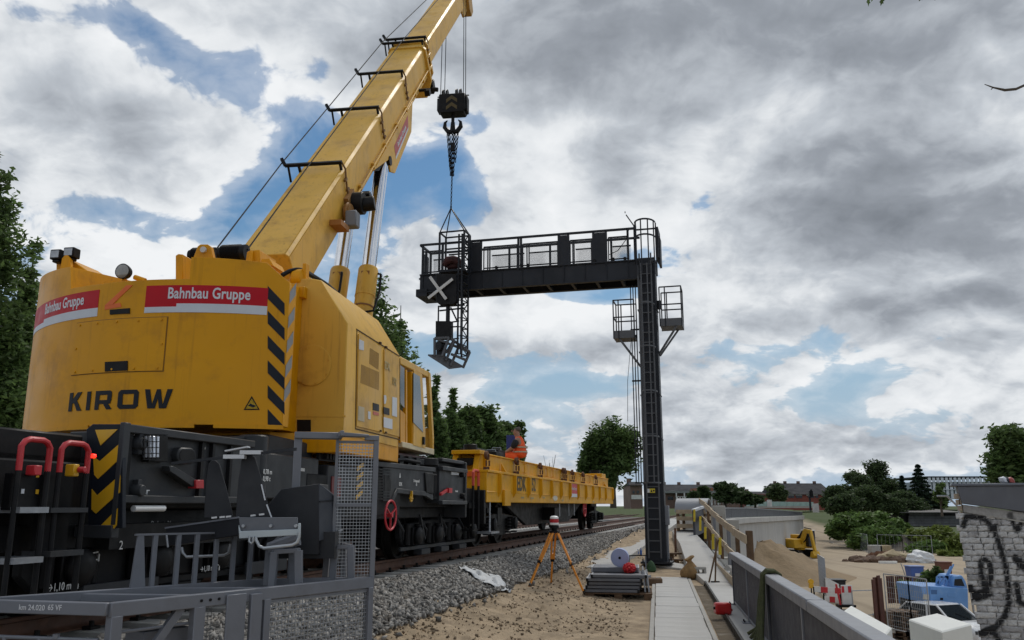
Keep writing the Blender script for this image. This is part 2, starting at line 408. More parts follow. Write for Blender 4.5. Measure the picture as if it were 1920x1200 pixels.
STEELW = mat('worn_steel', (.35, .28, .22), .4, metal=.6, var=.2)
ROPE = mat('wire_rope', (.008, .008, .009), .6, spec=.1)
CHROME = mat('chrome_rod', (.72, .73, .75), .12, metal=1.0, var=.03)
GREY = mat('grey_structure_paint', (.155, .165, .190), .5, var=.09, vs=2.0, dirt=((.10, .10, .11), .5, 5.0))
GREYD = mat('dark_grey_structure_paint', (.023, .026, .033), .5, var=.2, vs=1.5, dirt=((.04, .04, .044), .4, 4.0), spec=.2)
GALV = mat('galvanised_steel', (.36, .38, .41), .38, metal=.55, var=.14, vs=14, dirt=((.26, .27, .29), .5, 9.0))
RED = mat('red_paint', (.46, .022, .030), .45, var=.1, dirt=((.2, .02, .02), .4, 6.0))
WHITE = mat('white_paint', (.74, .75, .75), .5, var=.05, dirt=((.45, .45, .42), .4, 5.0))
LOGORED = mat('sticker_red', (.46, .006, .016), .45, var=.06, spec=.2)
LOGOWHITE = mat('sticker_white', (.58, .61, .66), .45, var=.06, spec=.3)
LOGOGREY = mat('sticker_grey_print', (.60, .62, .66), .4, var=.05)
STRIPE = mat('stripe_black', (.011, .014, .021), .45, var=.1, spec=.2)
STRIPEG = mat('stripe_grey', (.20, .21, .22), .4, var=.15)  # lighter grey for the stripes on the cheek
ORANGE = mat('orange_mark', (.72, .13, .012), .5, var=.1)
FADED = mat('faded_print', (.36, .28, .12), .6, var=.3, vs=20)
DGLASS = glass('cab_glass', (.008, .009, .010), 1.0, .08)
PALEGLASS = glass('pale_cab_glass', (.075, .085, .10), 1.0, .1)
CONC = mat('concrete', (.36, .35, .325), .85, var=.1, vs=1.3, bump=.004, bs=30, dirt=((.22, .21, .19), .5, 2.0), fine=.12)
CONCL = mat('light_concrete', (.44, .435, .42), .85, var=.07, vs=.6, bump=.003, bs=20, dirt=((.30, .29, .27), .45, .8), streak=((.30, .29, .27), .4))
WOOD = mat('weathered_wood', (.33, .24, .15), .8, var=.25, vs=4, bump=.003, bs=50, dirt=((.15, .11, .07), .5, 6))
WOODD = mat('dark_old_wood', (.11, .065, .035), .85, var=.3, vs=5, bump=.004, bs=50)
WOODL = mat('pale_plank_wood', (.42, .34, .24), .8, var=.2, vs=4, bump=.002, bs=50, dirt=((.25, .19, .13), .4, 5))
RAILM = mat('rusty_rail', (.105, .050, .030), .7, var=.25, vs=5, dirt=((.19, .085, .04), .6, 12))
RAILTOP = mat('worn_rail_head', (.16, .10, .075), .4, metal=.4, var=.2)

# ------------------------------------------------------------------ ground, ballast, tracks
SAND = mat('sandy_soil', (.345, .268, .182), .95, var=.16, vs=.35, bump=.03, bs=5.0, dirt=((.14, .105, .07), .85, 1.6), fine=.5, spec=.2)
YARDM = mat('yard_sand', (.37, .30, .215), .95, var=.12, vs=.05, bump=.05, bs=1.5, dirt=((.215, .18, .14), .6, .09), fine=.1, spec=.2)
HEAPM = mat('heap_soil', (.25, .185, .115), .95, var=.18, vs=.3, bump=.08, bs=3, fine=.2, spec=.2)
DHEAPM = mat('dark_soil', (.10, .088, .075), .95, var=.2, vs=.5, bump=.08, bs=3, fine=.2, spec=.2)
CLOD = mat('soil_clods', (.225, .172, .118), .95, var=.3, vs=6, spec=.2, island=.45)
BALM = mat('ballast_bed', (.155, .15, .145), .9, var=.3, vs=14, bump=.03, bs=22, fine=.45, spec=.2)
STONE = mat('ballast_stone', (.215, .207, .195), .85, var=.35, vs=7, fine=.2, bs=60, dirt=((.25, .20, .15), .5, 3), island=.6)
SLEEP = mat('sleeper_concrete', (.42, .41, .385), .85, var=.15, vs=3, bump=.002, bs=50, dirt=((.20, .18, .16), .5, 4))
GRASSG = mat('grassy_soil', (.08, .115, .035), .95, var=.3, vs=.4, spec=.1)

def landcover(m, lim):
    """grass takes over from the bare soil beyond the building site; lim lists (axis, start, end)"""
    nt = m.node_tree; L = nt.links.new; b = nt.nodes['Principled BSDF']; src = b.inputs['Base Color'].links[0].from_socket
    tc = nt.nodes.new('ShaderNodeTexCoord'); sx = nt.nodes.new('ShaderNodeSeparateXYZ'); L(tc.outputs['Object'], sx.inputs[0]); tot = None
    nz = nt.nodes.new('ShaderNodeTexNoise'); nz.inputs['Scale'].default_value = .15; L(tc.outputs['Object'], nz.inputs['Vector'])
    for ax, a, e, k in lim:
        v = nt.nodes.new('ShaderNodeMath'); v.operation = 'MULTIPLY_ADD'; L(sx.outputs[0], v.inputs[0]); v.inputs[1].default_value = k; L(sx.outputs[1], v.inputs[2])
        w = nt.nodes.new('ShaderNodeMath'); w.operation = 'MULTIPLY_ADD'; L(nz.outputs['Fac'], w.inputs[0]); w.inputs[1].default_value = 8*(1 if e > a else -1); L(v.outputs[0], w.inputs[2])
        r = nt.nodes.new('ShaderNodeMapRange'); r.inputs[1].default_value = a; r.inputs[2].default_value = e; L(w.outputs[0], r.inputs[0])
        if tot is None: tot = r.outputs[0]
        else: q = nt.nodes.new('ShaderNodeMath'); q.operation = 'MAXIMUM'; L(tot, q.inputs[0]); L(r.outputs[0], q.inputs[1]); tot = q.outputs[0]
    mp = nt.nodes.new('ShaderNodeMapping'); mp.inputs['Rotation'].default_value = (0, 0, rad(21)); mp.inputs['Scale'].default_value = (1.1, .05, 1); L(tc.outputs['Object'], mp.inputs['Vector'])
    n2 = nt.nodes.new('ShaderNodeTexNoise'); n2.inputs['Scale'].default_value = 1.0; n2.inputs['Detail'].default_value = 3.0; L(mp.outputs[0], n2.inputs['Vector']); r2 = nt.nodes.new('ShaderNodeMapRange'); L(n2.outputs['Fac'], r2.inputs[0]); r2.inputs[1].default_value = .52; r2.inputs[2].default_value = .68; r2.inputs[4].default_value = .5
    y = nt.nodes.new('ShaderNodeMix'); y.data_type = 'RGBA'; L(r2.outputs[0], y.inputs['Factor']); L(src, y.inputs['A']); y.inputs['B'].default_value = (.19, .15, .105, 1); src = y.outputs['Result']
    x = nt.nodes.new('ShaderNodeMix'); x.data_type = 'RGBA'; L(tot, x.inputs['Factor']); L(src, x.inputs['A']); x.inputs['B'].default_value = (.060, .082, .026, 1); L(x.outputs['Result'], b.inputs['Base Color'])
landcover(SAND, [(0, 62, 78, 0.0)]); landcover(YARDM, [(0, 172, 190, 0.0), (0, -330, -360, -10.0)])

def wall_x(y): return 11.8+.385*(y-46)
def edge_x(y): return 2.55+.1621*(y-5.16) if y < 36 else max(7.55, min(wall_x(y)-.8, 36.4))
def sm(t): t = np.clip(t, 0, 1); return t*t*(3-2*t)
_ph = RNG.uniform(0, 6.28, (9, 2)); _fr = RNG.normal(0, 1, (9, 2))
def wob(x, y, k):
    t = 0
    for i in range(9): t = t+np.sin(k*(1+.33*i)*(x*_fr[i, 0]+y*_fr[i, 1])+_ph[i, 0])/(1+.5*i)
    return t/3.2
def rise(y): return .80*sm((y-20)/16)
_crumb = np.random.default_rng(77)
def up_h(n, s):
    """height of the upper ground in track coordinates"""
    x = -2.876+n*.968+s*.2504; y = 13.888-n*.2504+s*.968
    low = rise(y)*.55+.30*(1-sm((n-2.0)/2.3))
    h = np.where(n < 2.2, .36, low)
    h = np.where(n < 1.9, .36, h); h = np.maximum(h, .36*(n < 2.0))
    lum = (.040*wob(x, y, 1.7)+.03*wob(x+3, y, 4.5)+.02*wob(x, y+5, 9.0))*sm((n-1.9)/.6)*sm((5.2-n-.08*(s+4))/.8)
    far = 1.0*sm((y-60)/60)
    if np.size(n) > 20: lum = lum+_crumb.normal(0, 1, np.shape(n))*.016*np.clip(.45+wob(x*.9, y*.9, 2.3), .12, 1.6)*sm((n-2.1)/.4)*sm((4.9-n-.085*(s+4))/.5)
    return h+lum+far*.8
def grid_obj(name, xs_of_row, ys, hf, m, kind='structure'):
    V = []; nc = len(xs_of_row(ys[0]))
    for y in ys:
        x = np.asarray(xs_of_row(y)); V.append(np.stack([x, np.full_like(x, y), hf(x, np.full_like(x, y))], 1))
    V = np.concatenate(V); i, j = np.meshgrid(np.arange(len(ys)-1), np.arange(nc-1), indexing='ij'); a = (i*nc+j).ravel()
    return V, np.stack([a, a+1, a+nc+1, a+nc], 1)
R3 = np.array(TRK.to_3x3()); O3 = np.array(TRK.translation)
def to_world(V): return V @ R3.T+O3
def n_edge(s):     # right-hand edge of the embankment in track coordinates
    lo, hi = 0.0, 140.0
    for _ in range(40):
        n = (lo+hi)/2; x = -2.876+n*.968+s*.2504; y = 13.888-n*.2504+s*.968
        if x < edge_x(y): lo = n
        else: hi = n
    return lo
rows = np.concatenate([np.arange(-40, -9, 4), np.arange(-9, 5, .065), np.arange(5, 14, .14), np.arange(14, 30, .4), np.arange(30, 80, 2), np.arange(80, 420, 20)])
base_cols = np.concatenate([[-260, -120, -60, -30, -15, -8, -4, -1], np.linspace(1.2, 1.95, 4)])
def row_cols(s):
    e = n_edge(s); return np.concatenate([base_cols, np.linspace(2.02, max(e, 2.6), 84)])
V, F = grid_obj('ground', row_cols, rows, up_h, SAND)
np_mesh('ground', to_world(V), F, SAND, smooth=1, kind='structure')

# vertical face of the embankment towards the yard
mb = MB(); pts = []
for y in list(np.arange(2, 36, 2))+list(np.arange(36, 300, 6)):
    pts.append((edge_x(y), y))
for (xa, ya), (xb, yb) in zip(pts[:-1], pts[1:]):
    mb.quad((xa+.04, ya, -3.4), (xb+.04, yb, -3.4), (xb+.04, yb, rise(yb)*.55-.02), (xa+.04, ya, rise(ya)*.55-.02))
mb.build('embankment_wall', CONC, kind='structure', smooth=0)

# the lower yard runs to the horizon
def yard_h(x, y):
    t = sm((y-98)/70); road = np.exp(-((x-(43+.385*(y-115)))/10)**2)
    h = -2.85+3.0*t*(.8+.2*road)+.9*sm((y-180)/120)-.9*np.exp(-((x-21)/9)**2-((y-33)/9)**2)
    h = h+.05*wob(x*.3, y*.3, .9)+.03*wob(x*.8, y*.8, 1.0)
    return h
def yrow(y): return np.concatenate([[-1500, -600, -300, -100, -30], np.linspace(-2, 70, 73), np.linspace(75, 200, 12), [300, 600, 1500]])
V, F = grid_obj('yard', yrow, np.concatenate([[-60, -20, -5], np.arange(4, 190, 1.3), np.arange(190, 400, 15), [500, 800, 1600]]), yard_h, YARDM)
np_mesh('yard', V, F, YARDM, smooth=1, kind='structure')

def heap(name, cx, cy, rx, ry, h, m, az=0, label=None, seed=1):
    rr = np.random.default_rng(seed); nr, na = 14, 40; V = []; ph = rr.uniform(0, 6.28, 6)
    for i in range(nr+1):
        t = i/nr
        for k in range(na):
            a = 2*math.pi*k/na; w = 1+.13*math.sin(2*a+ph[0])+.08*math.sin(3*a+ph[1])+.05*math.sin(7*a+ph[2])
            lx, ly = rx*t*w*math.cos(a), ry*t*w*math.sin(a); c, s = math.cos(rad(az)), math.sin(rad(az))
            x, y = cx+lx*c+ly*s, cy-lx*s+ly*c
            z = h*(1-sm(np.array(t)))*(1+.12*math.sin(3.1*x+ph[3])*math.sin(2.3*y+ph[4]))+.05*rr.normal()*(1-t)
            V.append((x, y, float(yard_h(np.array(x), np.array(y)))-.06+z))
    F = [(i*na+k, i*na+(k+1) % na, (i+1)*na+(k+1) % na, (i+1)*na+k) for i in range(nr) for k in range(na)]
    mb = MB(); mb.add(V, F)
    return mb.build(name, m, label=label, cat='soil heap', smooth=60, loc=Vector((cx, cy, V[-1][2])))
heap('soil_heap', 15.6, 56.5, 5.6, 10.5, 2.35, HEAPM, 21, 'long brown heap of sandy soil against the concrete retaining wall', 3)
heap('soil_heap', 43.5, 93, 7.5, 5.0, 1.9, DHEAPM, 0, 'flat heap of dark grey earth beside the mesh fence', 4)

# ballast shoulder and bed
def bal_h(n, s):
    return np.interp(n, [-11.5, -10.6, -9.2, -6.4, -5.2, -2.2, -.7, .7, 1.30, 1.40, 1.66, 2.35], [.30, .60, .60, .60, .57, .60, .56, .54, .55, .60, .58, .30])+.012*wob(n*3, s*3, 3)
cols = np.concatenate([[-11.5, -10.6, -9.2, -6.4, -5.2, -2.2, -1.4], np.linspace(-.7, 2.35, 34)])
V, F = grid_obj('ballast_bed', lambda s: cols, np.concatenate([np.arange(-30, -9, 3), np.arange(-9, 30, .12), np.arange(30, 70, 1), np.arange(70, 300, 10)]), bal_h, BALM)
np_mesh('ballast_bed', to_world(V), F, BALM, smooth=1, kind='structure')

def scatter(name, N, pos, size, m, seed, sq=(.6, 1.0), label=None):
    """many small angular stones as one mesh; pos(N) gives world positions, size(N) their radii"""
    r = np.random.default_rng(seed); C = pos(r, N); N = len(C); S = size(r, N, C)
    cube = np.array([(-1, -1, -1), (1, -1, -1), (1, 1, -1), (-1, 1, -1), (-1, -1, 1), (1, -1, 1), (1, 1, 1), (-1, 1, 1)], float)
    q = np.array(MB.BOXF); tri = np.concatenate([q[:, [0, 1, 2]], q[:, [0, 2, 3]]])
    P = cube[None]*r.uniform(.12, 1.0, (N, 8, 3))*np.stack([r.uniform(.8, 1.35, N), r.uniform(.5, 1, N), r.uniform(*sq, N)], 1)[:, None]
    a, b, c = r.uniform(0, 6.28, (3, N))
    def rot(P, t, i, j):
        Q = P.copy(); ct, st = np.cos(t)[:, None], np.sin(t)[:, None]
        Q[..., i] = P[..., i]*ct-P[..., j]*st; Q[..., j] = P[..., i]*st+P[..., j]*ct; return Q
    P = rot(rot(rot(P, a, 0, 1), b*.12 if sq[1] < .9 else b, 1, 2), c, 0, 1)
    V = (P*S[:, None, None]+C[:, None]).reshape(-1, 3)
    F = (tri[None]+8*np.arange(N)[:, None, None]).reshape(-1, 3)
    return np_mesh(name, V, F, m, kind='stuff', label=label)
def pos_ballast(r, N):
    s = -9+58*r.random(N)**1.55; n = np.where(r.random(N) < .93, r.uniform(1.27, 2.42, N), r.uniform(-.62, 1.25, N))
    n = np.where((n > 2.15) & (r.random(N) < .45), n-.4, n); st = (r.random(N) < .03) & (n > 2); n = np.where(st, 2.3+.4*r.random(N)**2.5, n)
    z = np.maximum(bal_h(n, s), np.where(n > 2.2, up_h(n[:1].repeat(N)*0+np.maximum(n, 2.0), s), 0))+.006+r.uniform(-.02, .025, N)-.055*((n > .6) & (n < 1.25)); return to_world(np.stack([n, s, z], 1))
scatter('ballast', 62000, pos_ballast, lambda r, N, C: r.uniform(.018, .052, N)*(1+.012*np.clip(C[:, 1]-18, 0, 60)), STONE, 5, label='angular grey ballast stones of the track shoulder')
def pos_clod(r, N):
    s = -6+20*r.random(N)**1.3; n = 2.1+3.2*r.random(N)**1.4
    c = np.floor(r.random(N)*60).astype(int); cn = 2.3+2.4*RNG.random(60); cs = -5+14*RNG.random(60)
    cl = r.random(N) < .6; n = np.where(cl, cn[c]+r.normal(0, .22, N), n); s = np.where(cl, cs[c]+r.normal(0, .3, N), s)
    k = (n > 2.05) & (n < 4.95-.085*(s+3)); n, s = n[k], s[k]
    return to_world(np.stack([n, s, up_h(n, s)+.004], 1))
scatter('soil_clods', 15000, pos_clod, lambda r, N, C: .003+.026*r.random(N)**6, CLOD, 6, label='brown clods and pebbles strewn on the bare sand')

# rails and sleepers
RAILPROF = [(-.075, 0), (.075, 0), (.075, .012), (.022, .03), (.010, .045), (.010, .128), (.036, .140), (.036, .168), (.030, .172), (-.030, .172), (-.036, .168), (-.036, .140), (-.010, .128), (-.010, .045), (-.022, .03), (-.075, .012)]
def railway(off, s0, s1, rs0, rs1, label):
    F = TRK @ Matrix.Translation((off, 0, 0))
    t = thing('railway_track', F @ Vector((0, s0, .60)), label, 'railway track', az=14.5, group='tracks side by side on the ballast'); tag(t, kind='thing')
    for sx in (-1, 1):
        mb = MB(F @ Matrix.Translation((sx*.7525, 0, RAILZ-.172))); mb.prism(RAILPROF, 'y', rs0, rs1); mb.build('rail', RAILM, t, smooth=40)
    mb = MB(F); mb.hexa([(-1.3, s0-.14, .44), (1.3, s0-.14, .44), (1.3, s0+.14, .44), (-1.3, s0+.14, .44), (-1.28, s0-.11, .622), (1.28, s0-.11, .622), (1.28, s0+.11, .622), (-1.28, s0+.11, .622)])
    sl = mb.build('sleeper', SLEEP, t, bevel=.012)
    n = int((s1-s0)/.6)
    for i in range(1, n): repeat(sl, Matrix.Translation((0, .6*i, 0)), t)
    mb = MB(F)
    for i in range(n):
        if s0+.6*i > 34: break
        for sx in (-1, 1):
            for e in (-1, 1):
                c = sx*.7525+e*.115; y = s0+.6*i
                mb.box(c-.045, c+.045, y-.06, y+.06, .62, .648); mb.disc((c, y, .665), (0, 0, 1), .022, .05, 6)
    tag(mb.build('rail_clips', TYRE, t, smooth=0), kind='stuff')
    return t
railway(0, -13.4, 70, -40, 260, 'nearest railway track, carrying the crane and the yellow wagon')
railway(-4.4, -4, 60, -40, 260, 'second railway track, empty, just beyond the crane and wagon')
railway(-8.6, 6, 60, -40, 260, 'third railway track, farthest from the concrete walkway')

# concrete walkway of single slabs, cable trench and edge slabs
W0, W1 = Vector((1.796, 11.33, 0)), Vector((3.327, 20.54, 0)); WD = (W1-W0).normalized(); WAZ = math.degrees(math.atan2(WD.x, WD.y))
WF = frame(W0, WAZ)
wk = thing('walkway', W0, 'pale concrete slab walkway leading straight to the signal mast', 'walkway', az=WAZ)
mb = MB(WF); mb.box(.0, .70, -3.0, -2.513, -.05, .045); s0_ = mb.build('slab', CONCL, wk, bevel=.004)
for i in range(1, 25):
    repeat(s0_, Matrix.Translation((random.uniform(-.004, .004), .492*i, random.uniform(-.003, .004))) @ Matrix.Rotation(rad(random.uniform(-.1, .1)), 4, 'Z'), wk)
mb = MB(WF); mb.box(-.075, -.012, -3.0, 9.3, -.1, .035); mb.box(.712, .775, -3.0, 9.3, -.1, .035); mb.build('edging', CONC, wk, bevel=.006)
tr = MB(WF); tr.box(.80, 1.02, -3.0, 7.6, -.3, .006)
tr.build('cable_trench', mat('trench_mud', (.13, .105, .075), .95, var=.3, vs=3, bump=.03, bs=14, dirt=((.30, .27, .23), .6, 5), spec=.2), kind='structure', smooth=0)
mb = MB(WF); mb.box(1.012, 1.045, -3.0, 7.7, -.3, .10); mb.build('trench_edge_strip', BLACK, kind='structure', smooth=0)
es = thing('edge_path', WF @ Vector((1.05, -3, 0)), 'smooth concrete edge path between the cable trench and the railing', 'path', az=WAZ)
mb = MB(WF); mb.box(1.05, 1.86, -3.0, -1.02, -.25, .075); e0 = mb.build('slab', CONCL, es, bevel=.01)
for i in range(1, 6):
    mb = MB(WF); a = -3+2.0*i; mb.box(1.05, 1.86-.02*i, a, a+1.985, -.25, .075+.004*(i % 2)); mb.build('slab', CONCL, es, bevel=.01)
# rising continuation of the edge path past the mast
def ribbon(mb, L, Rr, z0):
    for i in range(len(L)-1):
        a, b, c, d = [Vector(q) for q in (L[i], Rr[i], Rr[i+1], L[i+1])]; e = Vector((0, 0, z0))
        mb.hexa([a-e, b-e, c-e, d-e, a, b, c, d])
mb = MB()
L = [(4.05, 18.7, .09), (4.35, 22, .20), (5.15, 27, .50), (6.1, 33.5, .72)]; Rr = [(4.85, 18.6, .09), (5.25, 22, .20), (5.95, 27, .50), (6.9, 33.5, .72)]
ribbon(mb, L, Rr, .5); mb.build('rising_edge_path', CONCL, kind='structure', bevel=.01)
P2 = frame(TRK @ Vector((2.55, 0, 0)), 14.5)
wk2 = thing('walkway', P2 @ Vector((0, 8, .2)), 'second slab walkway along the ballast, running on behind the mast', 'walkway', az=14.5)
for i in range(44):
    s = 8+.62*i; z = .16+.016*i
    z1 = z+.016; e = s+.614; mb = MB(P2); mb.hexa([(0, s, z-.2), (.8, s, z-.2), (.8, e, z-.2), (0, e, z-.2), (0, s, z+.075), (.8, s, z+.075), (.8, e, z1+.075), (0, e, z1+.075)]); mb.build('slab', CONCL, wk2)

# ------------------------------------------------------------------ the railway crane
crane = thing('railway_crane', (-3.60, 11.90, RAILZ), 'big yellow railway crane with raised telescopic boom and curved counterweight', 'railway crane', az=8.3)
CR = 2.78
def arc_hit(u, v):
    """angle and height where a pixel's ray meets the counterweight's curved back"""
    d = ray(u, v); o = CAM-SUP.translation; R = SUP.to_3x3().transposed(); o = R @ o; d = R @ d
    a = d.x*d.x+d.y*d.y; b = 2*(o.x*d.x+o.y*d.y); c = o.x*o.x+o.y*o.y-CR*CR; q = b*b-4*a*c
    t = (-b-math.sqrt(max(q, 0)))/(2*a); p = o+d*t
    return math.atan2(p.x, -p.y), p.z
def arc_pt(phi, z, off=0.0, R=CR): return SUP @ Vector(((R+off)*math.sin(phi), -(R+off)*math.cos(phi), z))
def arc_strip(name, cells, m, parent, off=.004, n=8):
    """thin curved skin: list of (phi0, phi1, zlo(phi) pair, zhi pair)"""
    mb = MB()
    for p0, p1, (a0, a1), (b0, b1) in cells:
        k = max(1, int(n*abs(p1-p0)/.2)); vs = []; fs = []
        for i in range(k+1):
            t = i/k; p = p0+(p1-p0)*t; lo = a0+(a1-a0)*t; hi = b0+(b1-b0)*t
            vs += [arc_pt(p, lo, off), arc_pt(p, hi, off), arc_pt(p, lo, -.01), arc_pt(p, hi, -.01)]
        for i in range(k):
            a = 4*i; b = a+4; fs += [(a, b, b+1, a+1), (a+1, b+1, b+3, a+3), (b, a, a+2, b+2)]
        fs += [(0, 1, 3, 2), (4*k, 4*k+2, 4*k+3, 4*k+1)]
        mb.add(vs, fs)
    return mb.build(name, m, parent, smooth=30)
ZB = arc_hit(300, 796)[1]
PR = arc_hit(534, 700)[0]; PL = -1.02-.08
def ph(u, v=600): return arc_hit(u, v)[0]
prof = [(PL, 4.07), (ph(66, 545), 4.07), (ph(73, 525), arc_hit(73, 525)[1]), (ph(132, 500), arc_hit(132, 500)[1]), (ph(133, 541), arc_hit(133, 541)[1]), (ph(186, 533), arc_hit(186, 533)[1]), (ph(253, 526), arc_hit(253, 526)[1]),
        (ph(357, 523), arc_hit(357, 523)[1]), (ph(359, 482), arc_hit(359, 482)[1]), (ph(399, 483), arc_hit(399, 483)[1]), (ph(461, 488), arc_hit(461, 488)[1]), (ph(501, 493), arc_hit(501, 493)[1]), (PR, arc_hit(534, 530)[1])]
fine = []
for (p0, z0), (p1, z1) in zip(prof[:-1], prof[1:]):
    k = max(1, int(abs(p1-p0)/.05))
    for i in range(k): fine.append((p0+(p1-p0)*i/k, z0+(z1-z0)*i/k))
fine.append(prof[-1])
mb = MB(); vs = []; RI = 1.75
for p, z in fine:
    vs += [arc_pt(p, ZB), arc_pt(p, z), arc_pt(p, ZB, 0, RI), arc_pt(p, z, 0, RI)]
fs = []
for i in range(len(fine)-1):
    a = 4*i; b = a+4; fs += [(a, b, b+1, a+1), (a+1, b+1, b+3, a+3), (a+2, a+3, b+3, b+2), (a, a+2, b+2, b)]
fs += [(0, 1, 3, 2), (4*(len(fine)-1), 4*(len(fine)-1)+2, 4*(len(fine)-1)+3, 4*(len(fine)-1)+1)]
mb.add(vs, fs)
cwt = mb.build('counterweight', YEL, crane, smooth=25, bevel=.012)
# right-hand cheek of the counterweight behind the striped corner
mb = MB(SUP); c0 = SUP.inverted() @ arc_pt(PR, ZB); zt = fine[-1][1]; W = c0.x-.01
ck = [(c0.y, ZB), (c0.y+.17, ZB), (c0.y+.20, ZB+.9), (c0.y+.20, zt-.06), (c0.y+.02, zt), (c0.y, zt)]
mb.prism(ck, 'x', W-.5, W+.012)
mb.build('side_cheek', YEL, cwt, bevel=.008)
mb = MB(SUP); mb.box(-1.45, 1.2, -1.85, -.4, ZB+.02, 4.28); mb.build('ballast_core', YEL, cwt)
# lips along the lower edge
for (ua, ub) in ((52, 166), (170, 364), (400, 531)):
    arc_strip('lower_lip', [(ph(ua, 800), ph(ub, 800), (ZB-.035,)*2, (ZB+.012,)*2)], YEL, cwt, .012)
# red and white company panels with lettering
def zh(u, v): return arc_hit(u, v)[1]
za, zb_, zc_, zd = zh(390, 535), zh(390, 562), zh(390, 569.5), zh(390, 586)
pa, pb, pj = ph(273, 560), ph(502, 560), ph(332, 560)
arc_strip('company_panel', [(pa, pb, (zc_, zc_), (za, za)), (pa, pj, (zc_-.035,)*2, (zc_,)*2)], LOGORED, cwt, .004)
arc_strip('panel_stripe', [(pa, pj, (zd, zd), (zc_-.035,)*2), (pj, pb, (zd, zd), (zc_, zc_))], LOGOWHITE, cwt, .004)
def arc_bend(phc, zc, off=.006): return lambda p: arc_pt(phc+p.x/CR, zc+p.y, off+p.z)
pt = ph(391, 552); wtx = (ph(480, 552)-ph(301, 552))*CR
text('Bahnbau Gruppe', .175, None, LOGOGREY, cwt, bold=.0036, xs=wtx/1.41, bend=arc_bend(pt, (za+zc_)/2+.008), depth=.002)
pa2, pb2, pj2 = PL+.06, ph(185, 565), ph(84, 590)
arc_strip('company_panel', [(pa2, pb2, (zc_, zc_), (za, za)), (pa2, pj2, (zc_-.035,)*2, (zc_,)*2)], LOGORED, cwt, .004)
arc_strip('panel_stripe', [(pa2, pj2, (zd, zd), (zc_-.035,)*2), (pj2, pb2, (zd, zd), (zc_, zc_))], LOGOWHITE, cwt, .004)
text('Bahnbau Gruppe', .175, None, LOGOGREY, cwt, bold=.0036, xs=wtx/1.41, bend=arc_bend(ph(166, 565)-wtx/2/CR, (za+zc_)/2+.008), depth=.002)
# maker's name in wide black letters
pk0, pk1 = ph(131, 750), ph(323, 748); zk = zh(226, 749); hk = zh(226, 731.5)-zh(226, 767)
mbk = MB()
def kir(polys, x0):
    for q in polys:
        n = len(q); P = [arc_bend((pk0+pk1)/2, zk)(Vector((x0+a*hk-kw/2, (b-.5)*hk, -.003))) for a, b in q]; Q = [arc_bend((pk0+pk1)/2, zk)(Vector((x0+a*hk-kw/2, (b-.5)*hk, .001))) for a, b in q]
        mbk.add(P+Q, [tuple(range(n, 2*n))]+[(i, (i+1) % n, n+(i+1) % n, n+i) for i in range(n)])
kw = (pk1-pk0)*CR; s_ = kw/hk
K = [[(0, 0), (.27, 0), (.27, 1), (0, 1)], [(.27, .42), (.52, .42), (.95, 1), (.62, 1), (.27, .62)], [(.36, .52), (.62, .55), (1.02, 0), (.68, 0)]]
I_ = [[(0, 0), (.27, 0), (.27, 1), (0, 1)]]
R_ = [[(0, 0), (.27, 0), (.27, 1), (0, 1)], [(.27, .78), (1.0, .78), (.92, 1), (.27, 1)], [(.78, .36), (1.05, .46), (1.05, .88), (.98, .98), (.78, .80)], [(.27, .3), (1.0, .3), (1.03, .5), (.27, .5)], [(.55, .3), (.86, .3), (1.12, 0), (.78, 0)]]
O_ = [[(0, .14), (.14, 0), (.3, .22), (.27, .78), (.14, 1), (0, .86)], [(.14, 0), (1.06, 0), (.96, .22), (.3, .22)], [(1.06, 0), (1.2, .14), (1.2, .86), (1.06, 1), (.93, .78), (.93, .22)], [(.27, .78), (.93, .78), (1.06, 1), (.14, 1)]]
W_ = [[(0, 1), (.28, 1), (.50, 0), (.22, 0)], [(.40, 0), (.62, 0), (.86, 1), (.66, 1)], [(.66, 1), (.86, 1), (1.06, 0), (.84, 0)], [(.98, 0), (1.22, 0), (1.5, 1), (1.22, 1)]]
gap = (s_-(1.02+.27+1.12+1.2+1.5))/4; x = 0
for L_, w_ in ((K, 1.02), (I_, .27), (R_, 1.12), (O_, 1.2), (W_, 1.5)):
    kir(L_, x*hk); x += w_+gap
mbk.build('lettering', STRIPE, cwt, smooth=0)
# orange corner mark, slots, access panel with bolts
def arc_poly(name, pix, m, parent, off=.005):
    mb = MB(); P = [arc_hit(*q) for q in pix]; n = len(P)
    mb.add([arc_pt(p, z, off) for p, z in P]+[arc_pt(p, z, -.004) for p, z in P], [tuple(range(n))[::-1], tuple(range(n))]+[(i, (i+1) % n, n+(i+1) % n, n+i) for i in range(n)])
    return mb.build(name, m, parent, smooth=0)
arc_poly('orange_mark', [(197, 581), (228, 575.5), (226, 568), (197, 572)], ORANGE, cwt)
arc_poly('orange_mark', [(197, 573), (212, 571), (249, 535), (238, 535)], ORANGE, cwt, .0065)
arc_poly('slot', [(207, 590), (244, 588), (244, 578), (207, 581)], BLACK, cwt, .011)
pnl = [(p, z) for p, z in (arc_hit(146, 604), arc_hit(314, 595), arc_hit(312, 695), arc_hit(144, 704))]
p0, p1 = pnl[0][0], pnl[1][0]; zlo, zhi = pnl[2][1], pnl[1][1]
pan = arc_strip('access_panel', [(p0, p1, (zlo, zlo), (zhi, zhi))], YEL, cwt, .010)
arc_strip('panel_joint', [(p0-.004, p1+.004, (zlo-.009,)*2, (zhi+.009,)*2)], mat('seam_dirt', (.22, .11, .02), .8), cwt, .0025)
arc_poly('slot', [(199, 697), (241, 695), (241, 677), (199, 679)], BLACK, cwt, .020)
mb = MB()
for i in range(5):
    for zz in (zlo+.03, zhi-.03):
        p = p0+(p1-p0)*(.05+.225*i); mb.disc(arc_pt(p, zz, .012), arc_pt(p, zz, 1)-arc_pt(p, zz, 0), .012, .016, 8)
